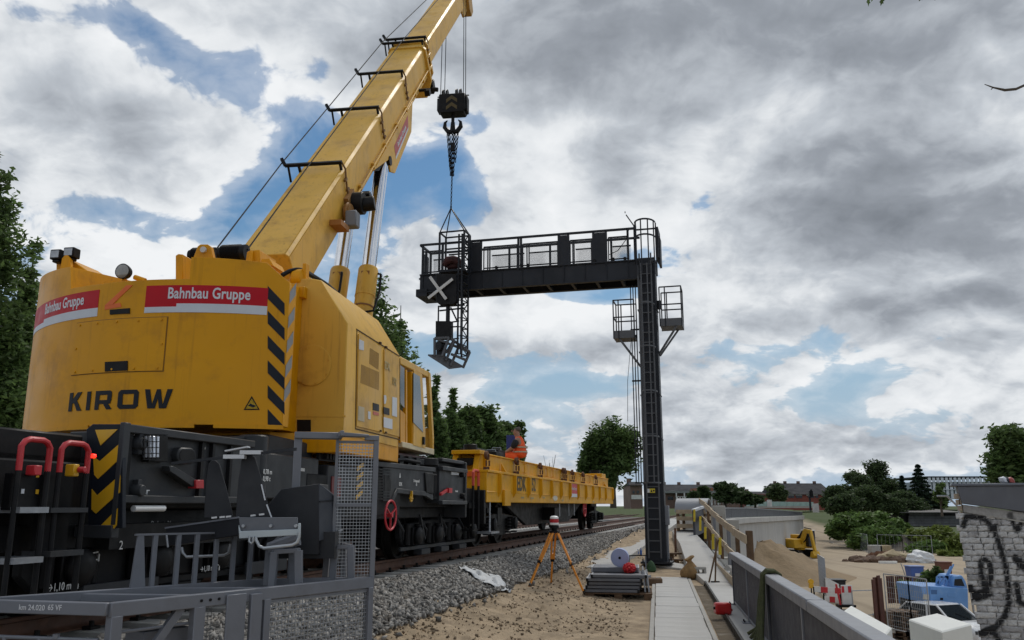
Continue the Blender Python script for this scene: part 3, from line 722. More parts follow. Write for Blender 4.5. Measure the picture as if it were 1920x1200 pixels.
for p in (p0+.012, p1-.012): mb.disc(arc_pt(p, (zlo+zhi)/2, .012), arc_pt(p, 0, 1)-arc_pt(p, 0, 0), .012, .016, 8)
mb.build('bolts', YEL, pan)
# warning triangle
arc_poly('warning_sign', [(457, 768.5), (487, 768.5), (472, 742.5)], STRIPE, cwt, .004)
arc_poly('warning_sign', [(460.5, 766.5), (483.5, 766.5), (472, 747)], mat('warning_yellow', (.75, .50, .02), .4), cwt, .0055)
arc_poly('warning_sign', [(465, 761), (469, 757), (480, 761), (475, 764)], STRIPE, cwt, .007)
# chevrons on the right-hand corner, on the curved back and on the cheek
for i in range(6):
    v0 = 536+46.5*i
    a = [arc_hit(502, v0), arc_hit(502, min(v0+24, 797)), arc_hit(533.5, min(v0+56, 799)), arc_hit(533.5, min(v0+33, 799))]
    if i == 5: a = [arc_hit(502, 767), arc_hit(502, 797), arc_hit(531, 798.5), arc_hit(530, 797)]
    mb = MB(); mb.add([arc_pt(p, z, .004) for p, z in a], [(0, 1, 2, 3)]); mb.build('hazard_stripe', STRIPE, cwt, smooth=0)
    zq = SUP.inverted() @ arc_pt(PR, arc_hit(533.5, v0+33)[1]); dz = .17
    for_z = zq.z
    mb = MB(SUP)
    y0_, y1_ = c0.y+.003, c0.y+.165
    if i < 5: mb.quad((W+.016, y0_, for_z-.0), (W+.016, y1_, for_z+.14), (W+.016, y1_, for_z+.29), (W+.016, y0_, for_z+.14)); mb.build('hazard_stripe', STRIPEG, cwt, smooth=0)
# lifting lugs, upright fin, lamps on top
def plate_on_face(name, pix, s, th, m, parent, bev=.006):
    P = [on_face(SUP, u, v, s) for u, v in pix]; mb = MB(SUP); mb.prism([(p.x, p.z) for p in P], 'y', s, s+th); return mb.build(name, m, parent, bevel=bev)
plate_on_face('lifting_lug', [(361, 486), (370, 462), (375, 458), (389, 458), (395, 462), (400, 486)], -2.45, .07, YEL, crane)
mb = MB(SUP); p = on_face(SUP, 381, 468, -2.47); mb.disc((p.x, -2.46, p.z), (0, 1, 0), .035, .04, 14); mb.build('lug_eye', mat('eye_sky_pale', (.5, .5, .5), .5), crane)  # pale disc painted as the sky showing through the eye
plate_on_face('upright_fin', [(329, 526), (329, 479), (334, 476), (343, 477), (343, 526)], -2.2, .5, YEL, crane)
plate_on_face('lifting_lug', [(112, 506), (116, 484), (121, 478), (127, 478), (131, 484), (132, 506)], -1.75, .06, YEL, crane)
P = [on_face(SUP, u, v, -1.3) for u, v in ((133, 540), (133, 500), (158, 497), (173, 507), (200, 525), (200, 540))]
mb = MB(SUP); mb.prism([(p.x, p.z) for p in P], 'y', -1.6, -1.0); mb.build('valve_box', YEL, crane, bevel=.01)
for u, v in ((107, 478), (132, 474)):
    p = on_face(SUP, u, v, -1.7); mb = MB(SUP)
    mb.box(p.x-.075, p.x+.075, -1.74, -1.60, p.z-.065, p.z+.065); mb.box(p.x-.05, p.x+.05, -1.72, -1.62, p.z-.10, p.z-.065); w = mb.build('work_lamp', BLACK, crane, bevel=.01)
    mb = MB(SUP); mb.box(p.x-.055, p.x+.055, -1.748, -1.738, p.z-.045, p.z+.045); mb.build('lens', GALV, w)
p = on_face(SUP, 231, 509, -2.35); mb = MB(SUP); mb.lathe([(.03, .10), (.075, .07), (.088, .02), (.092, -.02)], (p.x, -2.35, p.z), (0, 1, 0), 24); hl = mb.build('headlamp', BLACK, crane)
mb = MB(SUP); mb.lathe([(.082, -.021), (.06, -.030), (.01, -.034)], (p.x, -2.35, p.z), (0, 1, 0), 24); mb.build('lens', mat('lamp_lens', (.25, .25, .24), .15, metal=.4), hl)
mb = MB(SUP); mb.box(p.x-.02, p.x+.02, -2.33, -2.28, p.z-.16, p.z-.08); mb.box(p.x-.2, p.x+.0, -2.4, -2.2, p.z-.2, p.z-.13); mb.tube([(p.x+.12, -2.3, p.z-.06), (p.x+.26, -2.3, p.z-.11)], .03, 8); mb.build('lamp_bracket', YEL, crane)

# winch drums behind the right-hand block
def cyl_x(name, ua, ub, v, s, r, m, rope=True):
    a, b = on_face(SUP, ua, v, s), on_face(SUP, ub, v, s); z = a.z
    mb = MB(SUP); mb.tube([(a.x, s, z), (a.x+.04, s, z), (a.x+.04, s, z), (b.x-.04, s, z), (b.x-.04, s, z), (b.x, s, z)], [r*.8, r*.8, r, r, r*1.02, r*1.02], 20)
    w = mb.build(name, m, crane)
    mb = MB(SUP); k = int((b.x-a.x-.1)/.022)
    for i in range(k): mb.ring((a.x+.06+i*.022, s, z), (1, 0, 0), r, .011, 18, 4)
    mb.build('rope_wraps', ROPE, w)
cyl_x('winch_drum', 411, 463, 476, -1.3, .105, BLACK)
cyl_x('winch_drum', 356, 405, 480, -1.0, .10, BLACK)
plate_on_face('winch_bearing', [(460, 492), (463, 472), (472, 468), (474, 492)], -1.5, .06, YEL, crane)
plate_on_face('winch_bearing', [(474, 493), (474, 469), (487, 468), (488, 493)], -1.45, .5, YEL, crane)
plate_on_face('frame_block', [(488, 496), (490, 485), (505, 484), (512, 498)], -1.6, .4, YEL, crane)

# superstructure: base frame, machinery house, cab
mb = MB(SUP)
mb.prism([(-1.75, -1.7), (1.0, -1.7), (1.3, -1.4), (1.79, -1.4), (1.79, 1.05), (1.2, 3.2), (-1.75, 3.2)], 'z', 2.27, 2.50)
mb.lathe([(1.35, 1.98), (1.35, 2.12), (1.15, 2.13), (1.15, 2.27)], (0, 0, 0), (0, 0, 1), 40)
mb.build('turntable_frame', YEL, crane, bevel=.01)
HP = [(.55, 2.48), (1.8, 2.48), (1.8, 3.835), (1.44, 4.40), (1.30, 4.43), (.55, 4.43)]
mb = MB(SUP); mb.prism(HP, 'y', -1.40, .985); house = mb.build('machinery_house', YEL2, crane, bevel=.012)
mb = MB(SUP); mb.prism([(-1.75, 2.48), (-.5, 2.48), (-.5, 3.7), (-1.6, 3.7), (-1.75, 3.5)], 'y', -1.3, 2.6); mb.build('machinery_house', YEL2, crane, bevel=.012)
def hs(u, v, n=1.8): p = on_side(SUP, u, v, n); return (p.y, p.z)
def side_poly(name, pix, m, parent, n=1.8, th=.004, back=.004):
    P = [hs(u, v, n) for u, v in pix]; mb = MB(SUP); mb.prism(P, 'x', n-back, n+th); return mb.build(name, m, parent, smooth=0)
SEAM = mat('panel_seam', (.06, .03, .01), .8)
def seam(pix, parent=house, w=.014):
    P = [hs(u, v) for u, v in pix]; mb = MB(SUP)
    for a, b in zip(P[:-1], P[1:]): mb.bar((1.8, a[0], a[1]), (1.8, b[0], b[1]), w, .010, (1, 0, 0))
    return mb.build('door_seam', SEAM, parent, smooth=0)
# two service doors, slightly proud of the wall
d1 = side_poly('service_door', [(671, 626), (713, 651), (713, 810), (667, 799)], YEL2, house, th=.016)
d2 = side_poly('service_door', [(719, 655), (747, 671), (747, 819), (718, 811)], YEL2, house, th=.016)
seam([(669, 617), (666, 804), (749, 824)]); seam([(668, 617), (749, 668)]); seam([(749.3, 672), (749.3, 826)])
mb = MB(SUP)
for (u0, u1, vt0, vt1, vb0, vb1, k) in ((691, 708.5, 652, 663, 682.5, 694.5, 10), (674.5, 709, 683, 698, 718.5, 732.5, 17)):
    for i in range(k):
        t = (i+.5)/k; a = hs(u0+(u1-u0)*t, vt0+(vt1-vt0)*t); b = hs(u0+(u1-u0)*t, vb0+(vb1-vb0)*t)
        mb.box(1.812, 1.8185, a[0]-.009, a[0]+.009, b[1], a[1])
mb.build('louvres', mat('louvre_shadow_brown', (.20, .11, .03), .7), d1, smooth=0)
DECAL = [(LOGOWHITE, [(673.5, 636), (682, 640), (682, 657), (673, 655)]), (mat('sticker_beige', (.42, .36, .24), .5), [(672, 761), (683, 764), (683, 791), (671, 788)]),
         (LOGOWHITE, [(690, 771), (694.5, 772), (694.5, 787), (690, 785.5)]), (BLACK, [(699, 755), (710.5, 758.5), (710.5, 771.5), (699, 769)]), (mat('sticker_pink', (.50, .12, .08), .5), [(699.5, 771), (710, 774), (710, 779.5), (699.5, 777)])]
for m_, pix in DECAL: side_poly('sticker', pix, m_, d1, n=1.818, th=.003)
DECAL = [(LOGOWHITE, [(720, 741), (723.5, 741), (724.5, 748), (723, 757), (720.5, 757)]), (BLACK, [(719.5, 763), (730, 766), (730, 778.5), (719.5, 776)]), (LOGOWHITE, [(719.5, 782), (735.5, 786), (735.5, 805), (719.5, 801)]), (LOGOWHITE, [(735.5, 744), (744, 746), (744, 782), (735, 779)])]
for m_, pix in DECAL: side_poly('sticker', pix, m_, d2, n=1.818, th=.003)
def side_F(u, v, n=1.822):
    y, z = hs(u, v, n); return SUP @ Matrix.Translation((n, y, z)) @ Matrix(((0, 0, 1, 0), (1, 0, 0, 0), (0, 1, 0, 0), (0, 0, 0, 1)))
text('152', .15, side_F(739.5, 716), FADED, d2, bold=.004, xs=.95)
text('EDK', .15, side_F(726.5, 687), mat('ghost_print', (.46, .36, .16), .6, var=.3, vs=20), d2, bold=.004, xs=.95)
mb = MB(SUP)
for u, v in ((711, 808), (721, 811), (711, 643), (722, 651)):
    y, z = hs(u, v); mb.box(1.80, 1.83, y-.03, y+.03, z-.012, z+.012)
mb.build('latches', SEAM, house)
# round cover and opening in the house's back wall
c = on_face(SUP, 584.5, 685, -1.40)
mb = MB(SUP); mb.disc((c.x, -1.405, c.z), (0, 1, 0), .245, .03, 36); rc = mb.build('round_cover', YEL2, house, bevel=.006)
mb = MB(SUP); mb.ring((c.x, -1.41, c.z), (0, 1, 0), .245, .010, 36, 6)
for k in range(8): a = k*math.pi/4+.3; mb.disc((c.x+.225*math.cos(a), -1.424, c.z+.225*math.sin(a)), (0, 1, 0), .012, .016, 8)
mb.build('bolts', YEL2, rc)
P = [on_face(SUP, u, v, -1.40) for u, v in ((557, 787), (583, 787), (583, 809), (557, 809))]
mb = MB(SUP); mb.prism([(p.x, p.z) for p in P], 'y', -1.404, -1.39); mb.build('opening', BLACK, house)
P = [on_face(SUP, u, v, -1.40) for u, v in ((545, 778), (648, 779), (648, 782), (545, 781))]
mb = MB(SUP); mb.prism([(p.x, p.z) for p in P], 'y', -1.406, -1.39); mb.build('wall_seam', YEL2, house)
# valve block, oil line and black hoses above the house
p = on_face(SUP, 558, 522, -1.3); mb = MB(SUP)
mb.lathe([(.10, -.09), (.13, -.06), (.13, .06), (.06, .09)], (p.x+.02, -1.3, p.z-.01), (1, 0, 0), 14); mb.box(p.x-.15, p.x+.18, -1.5, -1.2, p.z-.30, p.z-.16); mb.box(p.x+.08, p.x+.13, -1.36, -1.25, p.z-.1, p.z+.18); mb.build('valve_block', YEL, crane, bevel=.006)
def hose(pix_s, r, name='hydraulic_hose'):
    mb = MB(SUP); P = [on_face(SUP, u, v, s) for u, v, s in pix_s]
    Q = []
    for i in range(len(P)-1):
        a = P[max(i-1, 0)]; b = P[i]; c_ = P[i+1]; d = P[min(i+2, len(P)-1)]
        for k in range(5):
            t = k/5; Q.append(.5*((2*b)+(c_-a)*t+(2*a-5*b+4*c_-d)*t*t+(3*b-a-3*c_+d)*t**3))
    Q.append(P[-1]); mb.tube(Q, r, 8); return mb.build(name, BLACK, crane)
hose([(529, 516, -1.5), (545, 508, -1.4), (564, 506, -1.3), (582, 516, -1.1), (604, 530, -.8), (626, 545, -.4)], .028)
hose([(572, 508, -1.2), (590, 519, -1.0), (612, 533, -.7), (630, 548, -.3)], .028)
# cab
CX = 1.8
def cabP(pix): return [hs(u, v, CX) for u, v in pix]
def cab_part(name, pix, m, th=.05, out=0.0, parent=None):
    mb = MB(SUP); mb.prism(cabP(pix), 'x', CX-th, CX+out); return mb.build(name, m, parent or cab, bevel=.004)
roof = cabP([(751, 664), (804, 697)]); fl = cabP([(751, 832), (812, 850)]); zr0, zr1, yF = roof[0][1], roof[1][1], fl[1][0]
yT = roof[1][0]
mb = MB(SUP); mb.prism([(.99, 3.84), (yT, zr1), (yT+.04, zr1-.1), (.99, 3.72)], 'x', .62, CX+.004); cab = mb.build('cab', YEL2, crane, bevel=.012)
cf = cabP([(752, 828), (812, 842), (812, 853), (752, 838)])
mb = MB(SUP); mb.prism(cf, 'x', .62, CX+.02); mb.build('cab_floor', mat('pale_cab_sill', (.55, .47, .30), .5), cab, bevel=.006)
mb = MB(SUP); mb.box(.62, CX-.01, .99, 1.05, 2.5, 3.75); mb.build('cab_inner_wall', YEL, cab); mb = MB(SUP); mb.box(.62, .66, 1.05, yT-.35, 2.6, 3.72); mb.box(.66, 1.3, 1.06, 1.5, 2.6, 3.6); mb.build('cab_interior', BLACK, cab)
cab_part('cab_wall', [(751, 768), (760, 776), (760, 832), (751, 830)], YEL, .03)
cab_part('door_post', [(761, 693), (763.5, 694), (764, 833), (761, 832)], YEL, .05)
cab_part('door_post', [(771, 697), (774, 698), (774, 837), (771, 836)], YEL, .07, .01)
dr = cab_part('cab_door', [(774, 694), (789, 702), (795, 812), (795, 841), (772, 835)], YEL2, .02, .025)
side_poly('door_glass', [(774.8, 699), (786.5, 706), (793, 811), (774.5, 792)], PALEGLASS, dr, n=CX+.026, th=.006)
cab_part('side_glass', [(751, 683), (760, 690), (760, 766), (752, 756)], DGLASS, .012, -.02)
cab_part('front_pillar', [(803, 697), (806.5, 700), (812.8, 820), (812, 853), (810, 852), (810, 822), (803.5, 712)], YEL2, .05, .01)
cab_part('front_pillar', [(789, 703), (791, 704), (797, 842), (794.5, 842)], YEL, .04)
side_poly('door_handle', [(791.5, 819), (794, 820), (794, 834), (791.5, 833)], BLACK, dr, n=CX+.026, th=.03)
mb = MB(SUP); mb.quad((.66, yT-.02, zr1-.1), (CX-.05, yT-.02, zr1-.1), (CX-.05, yF-.02, 2.95), (.66, yF-.02, 2.95)); mb.build('windscreen', glass('clear_glass', (.55, .6, .62), .18), cab, smooth=0)
mb = MB(SUP); mb.box(.62, .66, yT-.1, yT, 2.6, zr1-.1); mb.box(.62, CX-.06, yF-.06, yF-.02, 2.56, 2.95); mb.build('front_frame', YEL2, cab)
mb = MB(SUP); mb.box(1.0, 1.45, 1.6, 2.05, 2.66, 2.8); mb.box(1.0, 1.45, 1.55, 1.65, 2.8, 3.4); mb.box(1.0, 1.1, 2.1, 2.3, 2.66, 3.0); mb.build('driver_seat', BLACK, cab, bevel=.03)
mb = MB(SUP); mb.tube([(1.5, 1.2, 3.86), (1.5, 1.6, 3.87)], .05, 10); mb.box(1.2, 1.5, .6, .9, 3.86, 4.0); mb.disc((1.3, 2.6, 3.85), (0, 0, 1), .02, .06, 8); mb.build('roof_fittings', GALV, crane)

# boom
E = rad(45.6)
BF = SUP @ Matrix.Translation((0, 0, 5.283)) @ Matrix.Rotation(E, 4, 'X')     # x right, y along the boom, z off the top face
def bsec(w, d, b, ch=.055): return [(-w, -ch), (-w+ch, 0), (w-ch, 0), (w, -ch), (w, -d), (w*.62, -b), (-w*.62, -b), (-w, -d)]
mb = MB(BF); mb.prism(bsec(.42, .72, .93), 'y', -.15, 10.55)
boom = mb.build('boom_base_section', YEL2, crane, bevel=.01)
mb = MB(BF @ Matrix.Translation((0, 0, -.07))); mb.prism(bsec(.345, .56, .74), 'y', 10.2, 16.7); mb.build('boom_inner_section', YEL2, crane, bevel=.01)
mb = MB(BF @ Matrix.Translation((0, 0, -.11))); mb.prism(bsec(.27, .47, .6), 'y', 16.4, 17.3); mb.build('boom_inner_section', YEL2, crane, bevel=.01)
mb = MB(BF @ Matrix.Translation((0, 0, .03)))
mb.prism([(-.47, -.08), (-.40, .01), (.40, .01), (.47, -.08), (.50, -.85), (.33, -1.27), (-.33, -1.27), (-.50, -.85)], 'y', 10.12, 10.24)
mb.prism([(-.46, -.08), (-.40, .01), (.40, .01), (.46, -.08), (.48, -.8), (.30, -1.1), (-.30, -1.1), (-.48, -.8)], 'y', 10.5, 10.6)
for z in (-.3, -.6): mb.box(.42, .49, 10.2, 10.55, z-.03, z+.03)
mb.build('boom_collar', YEL2, crane, bevel=.008)
mb = MB(BF); mb.box(-.47, .49, 10.25, 10.5, -1.2, -.9); mb.tube([(.45, 10.2, -1.05), (.62, 10.2, -1.08)], .055, 10); mb.build('collar_rollers', BLACK, crane, bevel=.01)
# lower lug plates that take the luffing rams, with the company panel
LUG = [(4.35, -.70), (8.2, -.66), (7.62, -1.18), (5.75, -1.36), (5.45, -1.2), (5.5, -.95)]
for x in (-.44, .40):
    mb = MB(BF); mb.prism(LUG, 'x', x, x+.04); lg = mb.build('ram_lug_plate', YEL2, crane, bevel=.006)
mb = MB(BF); mb.prism([(6.05, -.88), (7.55, -.76), (7.42, -.98), (6.02, -1.10)], 'x', .4415, .444); mb.build('company_panel', mat('faded_sticker_red', (.42, .07, .07), .5), lg, smooth=0)
mb = MB(BF); mb.prism([(6.01, -1.105), (7.41, -.985), (7.38, -1.03), (6.3, -1.14), (6.0, -1.16)], 'x', .4415, .444); mb.build('panel_stripe', LOGOWHITE, lg, smooth=0)
text('Bahnbau Gruppe', .13, BF @ Matrix.Translation((.446, 6.77, -.93)) @ Matrix(((0, 0, 1, 0), (1, .08, 0, 0), (.08, 1, 0, 0), (0, 0, 0, 1))), LOGOGREY, lg, bold=.003, depth=.002)
mb = MB(BF); mb.disc((0, 5.55, -1.0), (1, 0, 0), .10, .92, 16); mb.build('ram_pin', BLACK, crane)
mb = MB(BF); mb.prism([(4.4, -.72), (5.5, -.74), (5.5, -.93), (4.9, -.93)], 'x', -.38, .38); mb.build('lug_web', DARK, crane)
# luffing rams
def prof2(p, q, x): return Vector((x, p[0], p[1])), Vector((x, q[0], q[1]))
for x in (.28, -.28):
    mb = MB(SUP); a, b = prof2((3.43, 4.0), (3.962, 6.09), x); d = (b-a).normalized()
    top = b+d*2.55; ax = (b-a)
    base = a-d*1.3
    mb.tube([base, b-d*.62, b-d*.62, b-d*.6, b-d*.6, b-.04*d, b], [.185, .185, .195, .195, .19, .19, .175], 24); rm = mb.build('luffing_ram', YEL2, crane)
    mb = MB(SUP); mb.tube([b, top], .138, 24); mb.build('ram_rod', CHROME, rm)
    mb = MB(SUP); k = Vector((1, 0, 0)) if x > 0 else Vector((.5, -.9, 0))
    hs_ = [b-d*.12+k*.2, b-d*.14+k*.26, b-d*.5+k*.27, b-d*.95+k*.25+Vector((0, -.15, 0)), b-d*1.05+Vector((-.1, -.30, 0))]
    mb.tube(hs_, .024, 8); mb.build('ram_hose', BLACK, rm)
    mb = MB(SUP); mb.box(b.x-.07, b.x+.09, b.y-.22, b.y-.16, b.z-.2, b.z-.1); mb.disc(b-d*.85+Vector((0, 0, 0)), d, .197, .03, 24); mb.build('ram_fitting', mat('rusty_fitting', (.22, .10, .03), .7), rm)
# rope guides across the top of the boom
for y in (2.83, 5.58, 7.89, 10.28, 10.62):
    mb = MB(BF); mb.bar((-.60, y, .13), (.42, y, .13), .055, .055); mb.bar((-.60, y, .13), (-.68, y+.10, .22), .05, .05); mb.bar((-.55, y, .13), (-.55, y-.06, -.16), .03, .03)
    for x in (-.36, .38): mb.box(x-.02, x+.02, y-.02, y+.02, -.01, .13)
    mb.build('rope_guide', BLACK, crane)
    mb = MB(BF); mb.tube([(.42, y, .12), (.445, y+.02, .0), (.445, y-.10, -.3), (.445, y-.12, -.5)], .016, 6)
    for z in (-.16, -.34, -.46): mb.box(.42, .465, y-.13, y-.03, z-.02, z+.02)
    mb.build('guide_cable', mat('rusty_bracket_%d' % int(y*100), (.17, .09, .03), .8), crane)
mb = MB(BF); mb.tube([(.46, 2.4, -.62), (.46, 5.0, -.60), (.46, 10.1, -.55)], .018, 6)
for y in (3.4, 4.4, 5.4, 6.5, 7.5, 8.5, 9.5): mb.box(.42, .475, y-.03, y+.03, -.66, -.55)
mb.build('oil_pipe', YEL2, crane)
# cable reels, camera box and bracket on the boom's side
mb = MB(BF); mb.disc((.56, 2.75, -.62), (1, 0, 0), .20, .24, 20); mb.disc((.74, 2.80, -.66), (1, .2, 0), .13, .22, 14); mb.box(.56, .72, 3.0, 3.12, -.72, -.55); mb.build('cable_reel', BLACK, crane, bevel=.01)
mb = MB(BF); mb.disc((.50, 2.38, -.62), (1, 0, 0), .16, .10, 18); mb.ring((.50, 2.38, -.62), (1, 0, 0), .16, .03, 18, 6); mb.box(.42, .5, 2.5, 2.9, -.9, -.4); mb.build('guide_pulley', mat('rusty_pulley', (.28, .14, .04), .7), crane)
p = BF.inverted() @ (SUP @ on_side(SUP, 661, 412, .62)); mb = MB(SUP); q = SUP.inverted() @ (BF @ p); mb.box(q.x-.1, q.x+.1, q.y-.11, q.y+.11, q.z-.14, q.z+.14); mb.build('junction_box', GREY, crane, bevel=.02)
p = on_side(SUP, 635, 425, .5); mb = MB(SUP); mb.box(.2, .62, p.y-.22, p.y+.18, p.z-.04, p.z+.05); mb.build('orange_bracket', mat('rusty_orange', (.30, .12, .02), .6), crane)
p = BF @ Vector((.60, 7.05, -.62)); mb = MB(BF); mb.box(.42, .60, 9.0, 9.06, -.72, -.66); mb.box(.56, .68, 8.95, 9.12, -.82, -.68); mb.build('boom_camera', BLACK, crane)
# ropes along the boom and the boom head
hd = BF @ Vector((0, 17.2, -.5))
mb = MB(); w1 = SUP @ on_face(SUP, 405, 468, -1.3)
mb.tube([w1, BF @ Vector((-.66, 2.83, .17)), BF @ Vector((-.60, 10.3, .17)), BF @ Vector((-.30, 17.2, .02))], .011, 6); mb.build('hoist_rope', ROPE, crane)
mb = MB(); w2 = SUP @ on_face(SUP, 464, 468, -1.3)
mb.tube([w2, BF @ Vector((-.12, 2.83, .17)), BF @ Vector((-.10, 10.3, .17)), BF @ Vector((.0, 17.2, .02))], .011, 6); mb.build('hoist_rope', ROPE, crane)
mb = MB(BF)
for x in (-.24, .24): mb.prism([(16.6, -.05), (17.8, .05), (18.1, -.3), (17.7, -.95), (17.0, -1.0), (16.6, -.6)], 'x', x-.03, x+.03)
for x in (-.12, .12): mb.disc((x, 17.2, -.55), (1, 0, 0), .33, .09, 22)
mb.build('boom_head', YEL2, crane, bevel=.008)
mb = MB(BF); mb.prism([(17.75, -.55), (18.35, -.6), (18.3, -1.15), (17.9, -1.2), (17.7, -.9)], 'x', .05, .36); mb.build('rope_guard', mat('rusty_yellow_guard', (.40, .22, .04), .6), crane, bevel=.01)
HOOKC = SUP @ Vector((0, 12.42, 0))

# carriage of the crane, in track coordinates
def ts(u, v, n=1.5): p = on_side(TRK, u, v, n); return (p.y, p.z)
carr = MB(TRK); SC = -2.15
carr.box(-1.25, 1.25, -8.9, 4.6, 1.62, 1.98)                      # main beam
carr.prism([(-8.2, 1.45), (3.9, 1.45), (3.9, 1.62), (-8.2, 1.62)], 'x', -1.1, 1.1)
carr.box(-1.45, 1.45, -3.6, -.7, 1.5, 2.02)
carriage = carr.build('carriage_frame', DARK, crane, bevel=.015)
mb = MB(TRK); mb.lathe([(1.2, 1.9), (1.2, 2.05), (1.05, 2.05)], (0, SC, 0), (0, 0, 1), 40); mb.build('slewing_ring', DARK, crane)
# outrigger housings at both ends (right-hand side seen)
ZT = 2.296; ZL = 1.688
def housing(s0, s1):
    mb = MB(TRK)
    for x0, x1, xa, xb in ((-1.53, -1.44, -1.46, -.95), (1.44, 1.53, .95, 1.46)):
        mb.piece().box(xa, xb, s0, s1, ZL, ZT-.05); mb.box(x0, x1, s0-.02, s1+.02, ZT-.07, ZT); mb.box(x0, x1, s0-.02, s1+.02, ZL-.02, ZL+.045)
    return mb.build('outrigger_housing', SIDE, crane, bevel=.008)
hA = housing(-6.78, -4.9); hB = housing(1.0, 2.33)
mb = MB(TRK)
for s in (-6.72, -5.72, -5.55, -5.25): mb.box(1.455, 1.50, s-.02, s+.02, ZL+.04, ZT-.06)
mb.build('housing_ribs', DARK, hA)
def tside(name, pix, m, parent, n=1.466, th=.02):
    P = [ts(u, v, n) for u, v in pix]; mb = MB(TRK); mb.prism(P, 'x', n-.02, n+th); return mb.build(name, m, parent, bevel=.004)
def tF(u, v, n): y, z = ts(u, v, n); return TRK @ Matrix.Translation((n, y, z)) @ Matrix(((0, 0, 1, 0), (1, 0, 0, 0), (0, 1, 0, 0), (0, 0, 0, 1)))
def mark(s, u, v, size, parent, n=1.47, m=None, bold=.001, xs=.9): return text(s, size, tF(u, v, n), m or WHITE, parent, bold=bold, xs=xs, name='marking', depth=.002)
mark('A1', 256, 813, .055, hA)
# lamp with wire guard
lampb = tside('flood_lamp', [(268, 813), (304, 814), (304, 866), (267, 866)], BLACK, hA, 1.47, .06)
tside('lens', [(272, 817), (300, 818), (299, 858), (271, 858)], mat('lamp_glass', (.16, .17, .20), .12), lampb, 1.531, .005)
tside('lens_highlight_strip', [(283, 817), (299, 818), (297, 858), (281, 858)], mat('highlight_pale', (.62, .66, .74), .18, metal=.5), lampb, 1.537, .003)  # pale glint painted over the lens
mb = MB(TRK)
for i in range(5):
    u = 270+7.5*i; a = ts(u, 816, 1.555); b = ts(u, 861, 1.555); mb.bar((1.555, *a), (1.555, *b), .006)
for i in range(5):
    v = 817+11*i; a = ts(268, v, 1.555); b = ts(304, v, 1.555); mb.bar((1.555, *a), (1.555, *b), .006)
mb.build('wire_guard', BLACK, lampb)
for u, v, r in ((256, 832, .06), (253, 920, .06)):
    y, z = ts(u, v, 1.47); mb = MB(TRK); mb.lathe([(r, 0), (r, .05), (r*.8, .07), (r*.75, .09)], (1.46, y, z), (1, 0, 0), 18); mb.box(1.46, 1.52, y-.03, y+.02, z-r-.03, z+r+.03); mb.build('hose_coupling', SIDE, hA, bevel=.005)
# oval hole, bent arm with red joint, markings on housing
y, z = ts(340, 855, 1.47); mb = MB(TRK); k = 16
mb.prism([(y+.085*math.cos(a)+(.05 if math.cos(a) > 0 else -.05), z+.075*math.sin(a)) for a in [2*math.pi*i/k for i in range(k)]], 'x', 1.45, 1.53); ov = mb.build('rim', SIDE, hA, bevel=.01)
mb = MB(TRK); mb.prism([(y+.065*math.cos(a)+(.05 if math.cos(a) > 0 else -.05), z+.055*math.sin(a)) for a in [2*math.pi*i/k for i in range(k)]], 'x', 1.52, 1.534); mb.build('opening', BLACK, ov)
arm = tside('locking_arm', [(306, 874), (314, 874), (358, 900), (358, 914), (350, 912), (308, 884)], SIDE, hA, 1.50, .06)
tside('red_joint', [(355, 900), (370, 900), (370, 916), (355, 916)], RED, arm, 1.51, .07)
tside('marking', [(270, 918.5), (281, 918.5), (281, 920.5), (277, 921), (276, 928), (274, 928), (274, 921), (270, 920.5)], WHITE, hA, 1.468, .003)
tside('name_plate', [(379, 838), (385, 838), (385, 843), (379, 843)], WHITE, hA, 1.468, .003)
mb = MB(TRK); a = ts(250, 953.5, 1.5); b = ts(307, 953.5, 1.5); mb.tube([(1.5, a[0], a[1]), (1.5, b[0], a[1])], .026, 10); mb.build('white_strip_lamp', WHITE, hA)
text('Drehgestell I', .055, tF(302, 981, 1.12), WHITE, carriage, name='marking', depth=.002)
# chevron end plate (faces along the track)
SF = -6.80
def tface(name, pix, m, parent, s=SF, th=.004, bev=0):
    P = [on_face(TRK, u, v, s) for u, v in pix]; mb = MB(TRK); mb.prism([(p.x, p.z) for p in P], 'y', s-th, s+.004); return mb.build(name, m, parent, smooth=0, bevel=bev)
ep = tface('end_plate', [(168, 806), (180, 796), (236, 796), (236, 990), (172, 990)], STRIPE, crane, th=.04, bev=.004)
YELS = mat('chevron_yellow', (.66, .37, .015), .4, var=.08, dirt=((.35, .2, .03), .3, 6))
for q in ([(179, 806), (221, 805), (189, 835)],
          [(175, 852), (178, 858), (187, 865), (230, 827), (228, 857), (184, 898), (177, 890)],
          [(172.5, 917), (178, 924), (182, 929), (226, 890), (225, 923), (180, 963), (172, 955)],
          [(184, 991), (221, 953), (219, 985), (214, 991)]):
    tface('yellow_chevron', q, YELS, ep, SF-.042, .004)
mb = MB(TRK); e0 = on_face(TRK, 232, 796, SF); mb.box(e0.x+.003, e0.x+.05, SF-.05, SF+.03, 1.50, 2.305); mb.box(e0.x-.32, e0.x+.03, SF-.06, SF+.03, 1.40, 1.50); mb.build('edge_profile', SIDE, ep, bevel=.006)
# mirrored end plate beyond, dark
mb = MB(TRK); mb.box(.9, 1.5, 2.33, 2.40, 1.44, 2.42); mb.build('end_plate', SIDE, crane, bevel=.01)
